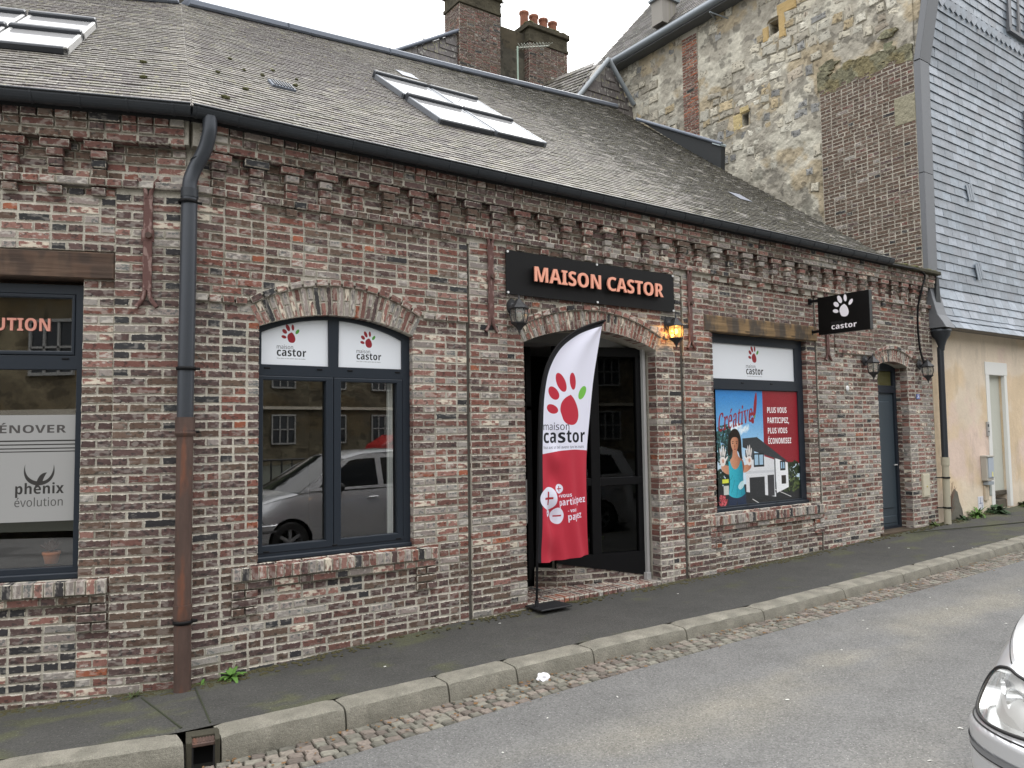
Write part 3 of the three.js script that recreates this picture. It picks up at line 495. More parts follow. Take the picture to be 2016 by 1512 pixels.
{ // the poster
  const po = canvasTex(1024, 896, (g, W, H) => {
    const sk = g.createLinearGradient(0, 0, 0, 560); sk.addColorStop(0, '#2f7fc8'); sk.addColorStop(0.7, '#8fc2ea'); sk.addColorStop(1, '#c9dff0'); g.fillStyle = sk; g.fillRect(0, 0, W, H);
    const r = rng(5), blob = (x, y, rx, ry, c, n, k) => { for (let i = 0; i < n; i++) { g.fillStyle = c[(r() * c.length) | 0]; g.beginPath(); const a = r() * 7, d = Math.sqrt(r()); g.ellipse(x + rx * d * Math.cos(a), y + ry * d * Math.sin(a), k * (0.5 + r()), k * 0.7 * (0.5 + r()), r() * 3, 0, 7); g.fill(); } };
    blob(230, 300, 150, 40, ['rgba(255,255,255,.25)'], 60, 26); blob(90, 430, 120, 160, ['#1f3a3c', '#2c4f50', '#3e6a68', '#17292b'], 420, 13); blob(60, 700, 90, 90, ['#15221c', '#24382c'], 160, 15);
    g.fillStyle = '#8d1d2b'; g.fillRect(565, 0, 459, 600);
    blob(930, 640, 110, 60, ['#26351f', '#3b4a2a', '#1a2417'], 200, 12); g.fillStyle = '#26282b'; g.fillRect(0, 740, W, 160); blob(880, 760, 150, 70, ['#1d2a1a', '#344428', '#59683b', '#11160f'], 380, 11);
    // the house of the poster
    g.fillStyle = '#d9dbe0'; g.beginPath(); g.moveTo(330, 470); g.lineTo(700, 560); g.lineTo(700, 860); g.lineTo(330, 800); g.fill(); g.fillStyle = '#eceef2'; g.beginPath(); g.moveTo(700, 545); g.lineTo(868, 590); g.lineTo(872, 790); g.lineTo(712, 830); g.fill();
    g.fillStyle = '#c9ccd2'; g.fillRect(330, 640, 370, 20); g.fillStyle = '#34383d'; g.beginPath(); g.moveTo(300, 380); g.lineTo(480, 372); g.lineTo(880, 585); g.lineTo(700, 548); g.lineTo(300, 450); g.fill(); g.fillStyle = '#4a4f55'; g.fillRect(330, 470, 110, 80);
    for (const [x, y, w, h] of [[430, 500, 130, 110], [765, 570, 70, 80]]) { g.fillStyle = '#1b1d21'; g.fillRect(x, y, w, h); g.fillStyle = '#9fc0d8'; g.fillRect(x + 12, y + 12, w / 2 - 18, h - 28); g.fillRect(x + w / 2 + 6, y + 14, w / 2 - 18, h - 30); }
    g.fillStyle = '#2b2d31'; g.fillRect(372, 690, 188, 160); g.fillStyle = '#3a3a3e'; g.fillRect(598, 680, 84, 170); g.fillStyle = '#2d2a28'; g.fillRect(778, 690, 60, 70); g.fillStyle = '#565a60'; g.fillRect(690, 545, 16, 280);
    g.strokeStyle = '#e8e8e8'; g.lineWidth = 5; g.beginPath(); g.moveTo(400, 860); g.lineTo(480, 896); g.moveTo(690, 800); g.lineTo(900, 870); g.stroke();
    // the woman of the poster, palms forward
    const skin = (x0, x1) => { const q = g.createLinearGradient(x0, 0, x1, 0); q.addColorStop(0, '#d5a085'); q.addColorStop(0.55, '#c08365'); q.addColorStop(1, '#8f5842'); return q; };
    const blobPath = (pts) => { g.beginPath(); const n = pts.length; for (let i = 0; i < n; i++) { const [ax, ay] = pts[i], [bx, by] = pts[(i + 1) % n]; if (!i) g.moveTo((pts[n - 1][0] + ax) / 2, (pts[n - 1][1] + ay) / 2); g.quadraticCurveTo(ax, ay, (ax + bx) / 2, (ay + by) / 2); } g.closePath(); g.fill(); };
    g.fillStyle = '#1b1310'; blobPath([[150, 330], [205, 296], [262, 318], [290, 400], [286, 500], [300, 548], [262, 540], [250, 470], [160, 470], [150, 520], [118, 500], [126, 400]]);
    g.fillStyle = skin(40, 200); blobPath([[48, 575], [92, 580], [150, 598], [168, 640], [120, 660], [58, 632], [36, 600]]); g.fillStyle = skin(270, 420); blobPath([[392, 580], [350, 588], [300, 590], [270, 640], [320, 652], [384, 626], [404, 600]]);
    g.fillStyle = skin(120, 300); blobPath([[182, 455], [232, 455], [238, 520], [300, 545], [318, 600], [290, 660], [140, 660], [124, 590], [140, 548], [176, 522]]);
    g.fillStyle = skin(150, 262); blobPath([[162, 372], [206, 346], [250, 374], [252, 430], [232, 474], [208, 490], [184, 476], [160, 432]]);
    g.fillStyle = '#1b1310'; blobPath([[150, 420], [152, 350], [205, 316], [262, 350], [262, 420], [246, 372], [200, 366], [170, 378]]);
    g.fillStyle = '#2a1712'; for (const x of [184, 230]) { g.beginPath(); g.ellipse(x, 416, 8, 4.5, 0, 0, 7); g.fill(); g.save(); g.translate(x, 402); g.rotate(x < 200 ? -0.12 : 0.12); g.fillRect(-12, -2, 24, 4); g.restore(); } g.fillStyle = 'rgba(90,45,32,.5)'; blobPath([[206, 420], [214, 446], [206, 452], [198, 448]]); g.fillStyle = '#9c4444'; g.beginPath(); g.ellipse(208, 462, 15, 4.5, 0, 0, 7); g.fill();
    { const q = g.createLinearGradient(110, 0, 330, 0); q.addColorStop(0, '#37b7cb'); q.addColorStop(0.5, '#2aa5bb'); q.addColorStop(1, '#17788f'); g.fillStyle = q; } g.beginPath(); g.moveTo(146, 552); g.bezierCurveTo(168, 640, 240, 640, 268, 552); g.lineTo(288, 556); g.lineTo(298, 650); g.bezierCurveTo(290, 720, 312, 780, 318, 812); g.bezierCurveTo(260, 850, 170, 850, 120, 814); g.bezierCurveTo(136, 740, 140, 700, 130, 650); g.lineTo(126, 556); g.fill();
    g.strokeStyle = 'rgba(12,80,98,.45)'; g.lineWidth = 5; for (const [x0, y0, x1, y1] of [[150, 800, 190, 700], [210, 830, 220, 740], [270, 820, 262, 700], [140, 700, 170, 660]]) { g.beginPath(); g.moveTo(x0, y0); g.quadraticCurveTo((x0 + x1) / 2 + 12, (y0 + y1) / 2, x1, y1); g.stroke(); }
    g.fillStyle = 'rgba(225,238,240,.8)'; blobPath([[228, 752], [262, 716], [312, 706], [306, 748], [270, 778], [240, 776]]);
    for (const [x, y, k] of [[62, 548, 1], [376, 552, -1]]) { g.fillStyle = '#e6dfdc'; blobPath([[x - 32, y - 30], [x + 28, y - 32], [x + 36, y + 14], [x + 12, y + 44], [x - 22, y + 40], [x - 36, y + 8]]); for (const [dx, dy, a, l] of [[-25, -62, -0.2, 36], [-8, -78, -0.06, 44], [10, -76, 0.06, 42], [26, -60, 0.2, 34]]) { g.beginPath(); g.ellipse(x + dx * k, y + dy, 7, l, a * k, 0, 7); g.fill(); } g.beginPath(); g.ellipse(x + 40 * k, y - 12, 8, 30, 0.7 * k, 0, 7); g.fill(); g.fillStyle = 'rgba(196,130,104,.75)'; blobPath([[x - 14, y - 12], [x + 14, y - 14], [x + 16, y + 14], [x - 6, y + 22]]); }
    g.fillStyle = '#22304a'; g.beginPath(); g.moveTo(122, 812); g.bezierCurveTo(180, 850, 260, 850, 318, 810); g.lineTo(326, 896); g.lineTo(222, 896); g.lineTo(216, 856); g.lineTo(206, 896); g.lineTo(112, 896); g.fill();
    blob(50, 850, 50, 44, ['#b8434e', '#d76a70', '#8c3038'], 90, 8); g.fillStyle = '#d9e04a'; g.fillRect(48, 690, 74, 30); g.fillStyle = '#c8ccc8'; g.fillRect(62, 740, 60, 70);
    g.save(); g.translate(10, 330); g.rotate(-0.2); txt(g, 'Créative', 0, 0, 190, { color: '#8e1f2c', width: 430, skew: -0.32, font: 'serif', bold: true }); g.restore(); g.save(); g.translate(462, 190); g.rotate(0.12); g.fillStyle = '#8e1f2c'; g.beginPath(); g.ellipse(0, -70, 18, 110, 0.05, 0, 7); g.fill(); g.restore(); paw(g, 432, 232, 0.42, '#8e1f2c', '#5fae4a');
    { const q = rng(99); for (let i = 0; i < 9000; i++) { g.fillStyle = q() < 0.5 ? 'rgba(0,0,0,.05)' : 'rgba(255,255,255,.05)'; g.fillRect(q() * W, q() * H, 3 + q() * 7, 3 + q() * 5); } }
    ['PLUS VOUS', 'PARTICIPEZ,', 'PLUS VOUS', 'ÉCONOMISEZ'].forEach((s, i) => txt(g, s, 618, 178 + i * 84, 66, { color: '#f2f2f4', width: [262, 290, 262, 310][i] }));
  });
  const p = prep(new THREE.BoxGeometry(1.745, 1.518, 0.003)); planarUV(p, -0.8725, 0.8725, -0.759, 0.759);
  const t = thing('poster', 'large printed window poster with blue sky, white house and woman raising both palms', 'poster', [7.3525, 1.704, -0.1]);
  obj('poster_sheet', p, mat('#ffffff', { map: po, roughness: 0.3 }), t, { uv: false });
}
// ---------------------------------------------------------------- roof of the shop
const PT = 37 * Math.PI / 180, cP = Math.cos(PT), sP = Math.sin(PT);
const EY = 4.575, EZ = 0.2;
const TR = new THREE.Matrix4().makeBasis(V3(1, 0, 0), V3(0, sP, -cP), V3(0, cP, sP)).setPosition(0, EY, EZ);            // u along the eave, s up the slope, h off it
const TRL = TL.clone().multiply(TR);
const slateKinds = [[0.20, 0.184, 0.168], [0.150, 0.138, 0.128], [0.130, 0.116, 0.114], [0.060, 0.054, 0.043], [0.175, 0.166, 0.142], [0.255, 0.238, 0.216]];
const slateMap = dtex(1024, 768, (() => { // 6 kinds x 16 cells, 128 x 64 texels
  return (x, y, o, i, j) => {
    const ci = i >> 7, cj = j >> 6, id = cj * 8 + ci, K = slateKinds[cj >> 1], s = (i & 127) / 8, t = (j & 63) / 8, sd = id * 13 + 5;
    const v = 0.86 + 0.28 * hash(id, 3, 7), n = fbm(s * 0.7, t * 0.7, 4, sd), f = vn(s * 4, t * 4, 0, 0, sd + 3), l = sstep(0.66, 0.74, fbm(s * 0.5, t * 0.6, 3, sd + 8)), y2 = hash(id, 9, 2) > 0.55;
    const a = v * (0.62 + 0.62 * n + 0.25 * (f - 0.5));
    o[0] = lerp(K[0] * a, y2 ? 0.30 : 0.42, l * 0.7); o[1] = lerp(K[1] * a, y2 ? 0.29 : 0.42, l * 0.7); o[2] = lerp(K[2] * a, y2 ? 0.17 : 0.38, l * 0.7);
  };
})(), true, false);
M.slate = mat('#ffffff', { map: slateMap, roughness: 0.72, bumpMap: slateMap, bumpScale: 0.002 });
const slateGeos = new Map();
function slateGeo(kind, i, L, H, D = 0.010, tilt = 0.11) {
  const key = [kind, i, L, H].join();
  if (!slateGeos.has(key)) {
    const r = rng(kind * 99 + i * 7 + 1), cj = kind * 2 + (i >> 3), ci = i & 7, u = [(ci * 128 + 3) / 1024, (cj * 64 + 2) / 768, (ci * 128 + 125) / 1024, (cj * 64 + 62) / 768];
    const a = L / 2, b = H / 2, q = () => (r() - 0.5) * 0.006, pts = [[-a, -b + q()], [0, -b + q()], [a, -b + q()], [a, b], [-a, b]];
    const g = poly2geo(pts, 0.001, D, u, L, H, r, 0.001); g.rotateX(-tilt); slateGeos.set(key, g);
  }
  return slateGeos.get(key);
}
function shingle(C, T, parent, inside, u0, u1, s0, s1, gw, gh, kindAt, seed, edge) { // rows of slates on the slope of T; edge: the line a row starts from
  const r = rng(seed); let row = 0;
  if (edge) for (let s = s0; s < s1; s += gh, row++) { const d = u1 > u0 ? 1 : -1; for (let k = 0; k < 200; k++) { const e = edge(s + gh * 0.6), half = row & 1, w = k === 0 && half ? gw / 2 : gw, u = e + d * (k === 0 ? w / 2 : (half ? gw / 2 : gw) + (k - 0.5) * gw); if ((u - u1) * d > 0) break; if (!inside(u, s + gh / 2)) continue; const kk = k === 0 && r() < 0.75 ? (r() < 0.5 ? 5 : 0) : kindAt(u, s, r); C.add(slateGeo(kk, (r() * 16) | 0, w * 0.985, gh * 1.7), mt(T, u + (k ? (r() - 0.5) * 0.006 : 0), s + gh * 0.85 + (r() - 0.5) * 0.006, 0.016 + (r() - 0.5) * 0.004, k ? (r() - 0.5) * 0.02 : 0), parent, w * gh); } }
  else
  for (let s = s0; s < s1; s += gh, row++) for (let u = u0 + (row & 1 ? gw / 2 : 0) + (r() - 0.5) * 0.01; u < u1; u += gw) {
    if (!inside(u, s + gh / 2)) continue;
    C.add(slateGeo(kindAt(u, s, r), (r() * 16) | 0, gw * 0.985, gh * 1.7), mt(T, u + (r() - 0.5) * 0.006, s + gh * 0.85 + (r() - 0.5) * 0.006, 0.016 + (r() - 0.5) * 0.004, (r() - 0.5) * 0.02), parent, gw * gh);
  }
}
const hipU = (s) => -0.1749 * (EZ - s * cP);                      // where the hip runs on the main slope
const ridgeS = [[0.5, 4.82], [0.68, 4.86], [2.1, 5.3], [3.91, 5.86], [5.48, 6.32], [7.72, 7.03], [10.48, 7.95]];
const ridgeAt = (u) => { for (let i = 1; i < ridgeS.length; i++) if (u < ridgeS[i][0]) return lerp(ridgeS[i - 1][1], ridgeS[i][1], (u - ridgeS[i - 1][0]) / (ridgeS[i][0] - ridgeS[i - 1][0])); return 7.95; };
const vergeU = (s) => s < 3.75 ? lerp(10.34, 10.1, s / 3.75) : lerp(10.1, 10.42, (s - 3.75) / 4.2);
const leftRidge = (u) => 4.86 + 0.29 * (u + 0.68);
const S = new Pieces('slate', 'slating', M.slate, 300);
const roofG = grp('roof', shop);
{
  const pts = []; for (let s = 0; s <= 4.84; s += 0.44) pts.push([hipU(s), s]); const poly = [...pts, ...ridgeS.slice(1), [10.1, 3.75], [10.34, 0]];
  const main = obj('roof_deck', extr(shape(poly), 0.05, 0, -0.05).applyMatrix4(TR), M.lead, roofG);
  const polyL = [[-6, 0], [-hipU(0), 0], ...pts.map(([u, s]) => [-u, s]), [-0.68, 4.86], [-6, 3.32]].filter((p, i, a) => !i || Math.hypot(p[0] - a[i - 1][0], p[1] - a[i - 1][1]) > 0.001);
  const left = obj('roof_deck', extr(shape(polyL), 0.05, 0, -0.05).applyMatrix4(TRL), M.lead, roofG);
  const nz = (u, s, k = 1) => fbm(u * 0.55 * k + 20, s * 0.5 * k + 4, 4, 15);
  shingle(S, TR, main, (u, s) => s < ridgeAt(u) && u < vergeU(s), -0.1, 10.6, -0.035, 8, 0.15, 0.083, (u, s, r) => {
    const n = nz(u, s), moss = sstep(4.4, 7.6, u + (n - 0.5) * 3 + Math.max(0, s - 2.4) * 0.35), pale = sstep(0.75, 0.3, Math.abs(s - 0.8 - 0.25 * Math.sin(u)) / 1.6) * (1 - moss) + (s > ridgeAt(u) - 0.8 ? 0.4 : 0);
    if (r() < moss) return r() < 0.92 ? 3 : r() < 0.5 ? 1 : 5;
    if (r() < pale * 0.7) return r() < 0.5 ? 0 : r() < 0.75 ? 4 : 5;
    return n > 0.52 ? (r() < 0.6 ? 2 : 1) : r() < 0.5 ? 1 : r() < 0.6 ? 0 : 4;
  }, 3, hipU);
  shingle(S, TRL, left, (u, s) => s < leftRidge(u), 1, -2.7, -0.035, 5, 0.15, 0.083, (u, s, r) => { const n = nz(u + 30, s); return r() < 0.5 ? (n > 0.5 ? 2 : 1) : r() < 0.45 ? 0 : r() < 0.6 ? 4 : r() < 0.5 ? 5 : 1; }, 4, (s) => -hipU(s));
}
S.done();
{
  const P = (T, u, s, h) => V3(u, s, h).applyMatrix4(T).toArray();
  const rp = ridgeS.slice(1).map(([u, s]) => P(TR, u, s, 0.02)); rp.unshift(P(TRL, -0.68, 4.86, 0.02)); const lp = [P(TRL, -5, 3.6, 0.02), P(TRL, -2.2, 4.42, 0.02), P(TRL, -0.68, 4.86, 0.02)];
  const cap = (pts) => pts.slice(1).map((b, i) => { const a = pts[i], A = V3(...a), B = V3(...b), d = B.clone().sub(A), g = cbox(d.length(), 0.10, 0.22, 0, 0.0, 0, 0.02); const m = new THREE.Matrix4().makeBasis(d.clone().normalize(), d.clone().normalize().cross(V3(0, 0, -1)).cross(d).normalize().multiplyScalar(1), V3(0, 0, 1)); const x = d.clone().normalize(), z = V3(0, 0, 1).sub(x.clone().multiplyScalar(x.z)).normalize(), y = z.clone().cross(x); m.makeBasis(x, y, z).setPosition(A.add(B).multiplyScalar(0.5)); return g.applyMatrix4(m); });
  obj('ridge_cap', [...cap(rp.slice(1)), ...cap(lp)], M.ridge, roofG);
  // rear slope so that the roof closes behind the ridge
  const back = []; for (let i = 1; i < ridgeS.length; i++) { const a = V3(...P(TR, ...ridgeS[i - 1], -0.03)), b = V3(...P(TR, ...ridgeS[i], -0.03)); const A = a.clone().add(V3(0, -3.5, -4)), B = b.clone().add(V3(0, -3.5, -4)); const g = new THREE.BufferGeometry().setFromPoints([a, A, B, a, B, b]); g.computeVertexNormals(); back.push(g); }
  obj('rear_slope', back, M.lead, roofG);
  // dark clad cheek at the right end
  const Q = [V3(10.16, 8.52, -4.92), V3(10.16, 6.88, -2.90), V3(10.16, 7.36, -2.87), V3(10.16, 8.62, -5.05)], s = shape(Q.map((p) => [-p.z, p.y]));
  obj('cheek', extr(s, 0.12).rotateY(Math.PI / 2).translate(10.16, 0, 0), M.lead, roofG, { label: 'dark lead clad triangle at the roof end' });
  obj('cheek_cap', [rod([10.14, 8.66, -5.1], [10.14, 7.38, -2.84], 0.035, 6)], M.ridge, roofG);
  obj('cheek_cap', cbox(0.16, 0.05, 0.24, 0, 0, 0, 0.01).rotateX(0.5).translate(10.2, 7.42, -2.95), mat([0.45, 0.52, 0.56], { roughness: 0.4 }), roofG);
  obj('lead_patch', [box(0.26, 0.30, 0.004).translate(3.63, 4.27, 0.031).applyMatrix4(TR), box(0.28, 0.30, 0.004).translate(8.45, 1.7, 0.031).applyMatrix4(TR)], mat([0.22, 0.235, 0.28], { roughness: 0.55 }), roofG);
  const vent = obj('roof_vent', [cbox(0.24, 0.2, 0.03, 0, 0, 0, 0.004).translate(1.06, 1.45, 0.03).applyMatrix4(TR)], M.ridge, roofG);
  obj('grille', [...Array(7)].map((_, i) => box(0.012, 0.18, 0.012).translate(0.97 + i * 0.03, 1.45, 0.05).applyMatrix4(TR)), M.zinc, vent);
  // moss cushions
  const r = rng(8), moss = []; const mossSpots = [[TR, 0.31, 0.44, 1.3], [TR, 0.59, 0.94, 1.1], [TR, 0.69, 2.13, 0.8], [TR, 0.93, 1.73, 0.9], [TR, 1.13, 2.09, 0.8], [TR, 1.25, 1.64, 1], [TR, 0.42, 1.35, 0.8], [TRL, -0.52, 1.28, 1], [TRL, -0.43, 0.71, 1.1], [TR, 0.75, 1.75, 0.7], [TR, 1.35, 1.95, 0.7]];
  for (const [T, u, s, k] of mossSpots) { const g = new THREE.IcosahedronGeometry(0.022 * k, 2), p = g.attributes.position; for (let i = 0; i < p.count; i++) { const q = 0.8 + 0.5 * vn(p.getX(i) * 90 + u * 9, p.getY(i) * 90 + p.getZ(i) * 70, 0, 0, 4); p.setXYZ(i, p.getX(i) * q * 1.3, p.getY(i) * q, p.getZ(i) * q * 0.7); } g.computeVertexNormals(); moss.push(g.translate(u, s, 0.03).applyMatrix4(T)); }
  for (const g of moss) obj('moss_cushion', g, mat([0.055, 0.055, 0.02], { roughness: 1 }), roofG);
}
// skylights
M.skyglass = mat([0.34, 0.34, 0.35], { phys: true, roughness: 0.03, ior: 2.3 });
M.alu = mat([0.20, 0.215, 0.24], { roughness: 0.4, metalness: 0.4 }); M.aluDark = mat([0.045, 0.05, 0.06], { roughness: 0.45, metalness: 0.3 }); M.aluPale = mat([0.46, 0.46, 0.46], { roughness: 0.4, metalness: 0.2 });
function skylight(T, w, h, rails) {
  const g = grp('skylight', roofG), H = 0.075, f = 0.036, put = (q) => q.applyMatrix4(T);
  for (const q of [span(0, f, 0, h, 0, H, 0.008), span(w - f, w, 0, h, 0, H, 0.008)]) obj('side_rail', put(q), rails, g);
  obj('top_hood', [span(0.0, w, h - 0.075, h, 0, H + 0.035, 0.012)].map(put), M.aluDark, g); obj('bottom_rail', [span(0.0, w, 0, 0.05, 0, H - 0.006, 0.012)].map(put), M.aluDark, g);
  obj('pane', put(span(f, w - f, 0.045, h - 0.07, 0.045, 0.068)), M.skyglass, g);
}
const inPlane = (T, u, s, a) => T.clone().multiply(new THREE.Matrix4().makeRotationZ(a).setPosition(u, s, 0.015));
{
  const T = inPlane(TR, 2.92, 1.54, 0.105), a = 0.81, b = 0.83;
  for (const i of [0, 1]) for (const j of [0, 1]) skylight(T.clone().multiply(new THREE.Matrix4().makeTranslation(i * 0.855, j * 0.92, 0)), a, b + 0.05, M.alu);
  const U = inPlane(TRL, -1.11 - 1.19, 1.24, 0.03);
  for (const i of [0, 1]) for (const j of [0, 1]) skylight(U.clone().multiply(new THREE.Matrix4().makeTranslation(i * 0.63 - 0.06, j * 0.70, 0)), 0.6, 0.67, M.aluPale);
}
// gutters, downpipe
function gutter(T, a, b) {
  const g = grp('gutter', shop), r = 0.064, s = new THREE.Shape(); const n = 12; for (let i = 0; i <= n; i++) { const t = Math.PI + Math.PI * i / n; s[i ? 'lineTo' : 'moveTo'](Math.cos(t) * r, Math.sin(t) * r * 1.25); } for (let i = n; i >= 0; i--) { const t = Math.PI + Math.PI * i / n; s.lineTo(Math.cos(t) * (r - 0.004), Math.sin(t) * (r * 1.25 - 0.004)); } s.closePath();
  const e = (len, x) => new THREE.ExtrudeGeometry(s, { depth: len, bevelEnabled: false, curveSegments: 1 }).rotateY(Math.PI / 2).translate(x, 4.57, 0.215);
  obj('channel', [e(b - a, a), rod([a, 4.572, 0.281], [b, 4.572, 0.281], 0.009, 6)].map((q) => q.applyMatrix4(T)), M.zinc, g);
  const st = []; for (let x = b - 0.14; x > Math.max(a, -3); x -= 0.33) { const q = e(0.018, x); q.translate(0, -4.57, -0.215).scale(1, 1.06, 1.06).translate(0, 4.57, 0.215); st.push(q.applyMatrix4(T)); }
  for (const q of st) obj('gutter_strap', q, M.zinc, g);
  obj('fascia', span(a, b, 4.485, 4.575, 0.128, 0.15).applyMatrix4(T), M.dark, g);
}
gutter(T0, -0.04, 10.36); gutter(TL, -4, 0.035);
{
  const g = grp('downpipe', shop);
  obj('pipe', [tube([[0.10, 4.52, 0.215], [0.10, 4.40, 0.21], [0.075, 4.26, 0.17], [0.01, 4.10, 0.11], [-0.02, 4.0, 0.10], [-0.022, 3.9, 0.10]], 0.056, 16, 40), rod([-0.022, 3.93, 0.10], [-0.035, 2.09, 0.10], 0.062, 20)], mat([0.055, 0.062, 0.075], { roughness: 0.38, metalness: 0.3, bumpMap: grainBump, bumpScale: 0.0006 }), g, { label: 'dark zinc upper pipe with swan neck' });
  obj('collar', [new THREE.CylinderGeometry(0.067, 0.067, 0.07, 20).translate(-0.022, 3.9, 0.10), new THREE.TorusGeometry(0.058, 0.006, 6, 20).rotateX(Math.PI / 2 - 0.5).translate(0.035, 4.165, 0.133)], M.zinc, g);
  obj('iron_pipe', [lathe([[0.074, 0], [0.074, 0.11], [0.080, 0.115], [0.080, 0.13], [0.066, 0.15]].map(([r, y]) => [r, 0.15 - y]).reverse(), 20).translate(-0.034, 1.955, 0.10), rod([-0.034, 2.0, 0.10], [-0.036, 0.62, 0.10], 0.062, 20), new THREE.CylinderGeometry(0.072, 0.068, 0.11, 20).translate(-0.036, 0.60, 0.10), rod([-0.036, 0.60, 0.10], [-0.03, -0.08, 0.10], 0.064, 20)], M.castiron, g, { label: 'rusty cast iron lower pipe' });
  for (const y of [3.83, 2.49, 1.99, 0.52]) { const c = obj('pipe_clamp', [new THREE.TorusGeometry(0.068, 0.008, 6, 24).rotateX(Math.PI / 2).scale(1, 2, 1).translate(-0.033, y, 0.10)], M.black, g); obj('screw', [rod([0.03, y, 0.11], [0.07, y, 0.115], 0.012, 6), rod([-0.06, y, 0.05], [-0.05, y, 0.0], 0.008, 6)], M.black, c); }
}
// parapet of the low end, mossy coping
{
  const g = obj('coping', [span(10.3, 11.98, 4.50, 4.56, -0.3, 0.2, 0.01)], mat([0.13, 0.125, 0.085], { roughness: 0.95, map: mortarMap, bumpMap: grainBump, bumpScale: 0.01 }), shop);
  const r = rng(3), m = []; for (let i = 0; i < 60; i++) { const q = new THREE.IcosahedronGeometry(0.02 + 0.03 * r(), 1).scale(1.6, 0.5, 1).translate(10.4 + 1.5 * r(), 4.56, 0.16 - 0.3 * r() * r()); m.push(q); }
  obj('moss', m, mat([0.10, 0.10, 0.035], { roughness: 1 }), g, { kind: 'stuff' });
}
// ---------------------------------------------------------------- entrance porch
{
  const p = grp('porch', shop);
  obj('floor_slab', span(3.345, 5.31, -0.4, 0.150, -1.6, -0.11), M.mortar, p);
  const PB = new Pieces('paving_brick', 'paving_brickwork', M.brick, 300), r = rng(77);
  for (let i = 0; i < 28; i++) for (let j = 0; j < 4; j++) { const k = pick(r, [0.3, 0.1, 0.02, 0.03, 0.3, 0.25, 0, 0.1]); PB.add(brickGeo(k, j > 0 && false, true, (r() * 14) | 0), mt(T0, 3.375 + i * 0.07, 0.168, -0.105 - j * 0.23, 0, 1, 1, 1, -Math.PI / 2, Math.PI / 2), p, 0.013); }
  // the low brick plinth under the glazing, and the return at its left end
  const a = V3(5.25, 0, -0.20), b = V3(4.13, 0, -0.50), d = b.clone().sub(a), len = d.length(), TPl = new THREE.Matrix4().makeBasis(d.clone().normalize().negate(), V3(0, 1, 0), V3(-d.z, 0, d.x).normalize().negate()).setPosition(b.x, 0, b.z);
  const PL = new Pieces('plinth_brick', 'plinth_brickwork', M.brick, 100); obj('plinth', extr(shape([[0, 0.1], [len, 0.1], [len, 0.235], [0, 0.45]]), 0.14, 0, -0.148).applyMatrix4(TPl), M.mortar, p);
  lay(PL, TPl, p, { u0: 0, u1: len, v0: 0.155, v1: 0.435, holes: (v) => [[(0.46 - v) / 0.22 * len, 9]], zone: (u, v, h, q) => pick(q, [0.05, 0.25, 0.1, 0, 0.2, 0.4, 0, 0]), seed: 5, deep: true });
  const TP2 = new THREE.Matrix4().makeBasis(V3(0.76, 0, 0.65).normalize(), V3(0, 1, 0), V3(-0.65, 0, 0.76).normalize()).setPosition(3.93, 0, -0.67); obj('plinth', span(0, 0.26, 0.1, 0.365, -0.12, -0.008).applyMatrix4(TP2), M.mortar, p);
  lay(PL, TP2, p, { u0: 0, u1: 0.26, v0: 0.155, v1: 0.365, zone: (u, v, h, q) => pick(q, [0.1, 0.1, 0, 0, 0.4, 0.4, 0, 0]), seed: 6, deep: true });
  PB.done(); PL.done();
  const fr = M.black, at = (g) => g.applyMatrix4(TPl);
  const sc = grp('glazed_screen', p);
  obj('screen_frame', [span(0.0, 0.09, 0.365, 2.93, -0.08, -0.01, 0.005), span(0.46, 0.58, 0.365, 2.93, -0.08, 0.0, 0.005), span(len - 0.07, len, 0.365, 2.93, -0.08, -0.01, 0.005), extr(shape([[0, 0.43], [len, 0.215], [len, 0.50], [0, 0.50]]), 0.09, 0, -0.08), span(0, len, 1.30, 1.39, -0.08, -0.005, 0.005), span(0, len, 2.84, 2.95, -0.08, -0.005, 0.005)].map(at), fr, sc);
  for (const [x0, x1] of [[0.09, 0.46], [0.58, len - 0.07]]) for (const [y0, y1] of [[0.49, 1.30], [1.39, 2.84]]) obj('glass', at(span(x0, x1, y0, y1, -0.05, -0.046)), M.doorglass, sc);
  obj('trim_post', [span(5.235, 5.275, 0.15, 2.95, -0.2, -0.15, 0.004), span(5.215, 5.29, 0.13, 0.25, -0.205, -0.145, 0.006)], M.aluPale, p, { label: 'pale grey trim post at right of the porch' });
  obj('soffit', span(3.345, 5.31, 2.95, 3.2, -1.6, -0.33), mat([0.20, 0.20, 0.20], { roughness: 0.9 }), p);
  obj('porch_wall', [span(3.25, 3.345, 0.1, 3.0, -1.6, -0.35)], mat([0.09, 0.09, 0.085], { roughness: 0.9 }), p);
  const door = grp('entrance_door', shop); // in the shade at the left
  obj('door_frame', [span(3.345, 3.42, 0.15, 2.95, -0.78, -0.70, 0.005), span(3.87, 3.95, 0.15, 2.95, -0.78, -0.70, 0.005), span(3.345, 3.95, 2.2, 2.3, -0.78, -0.70, 0.005), span(3.345, 3.95, 0.15, 0.25, -0.78, -0.70, 0.005)], fr, door);
  obj('glass', span(3.42, 3.87, 0.25, 2.2, -0.75, -0.745), M.doorglass, door); obj('door_pull', rod([3.83, 0.9, -0.67], [3.83, 1.4, -0.67], 0.012), M.aluPale, door);
  obj('transom_panel', span(3.42, 3.87, 2.3, 2.95, -0.75, -0.74), mat([0.07, 0.07, 0.07], { roughness: 0.6 }), door);
}
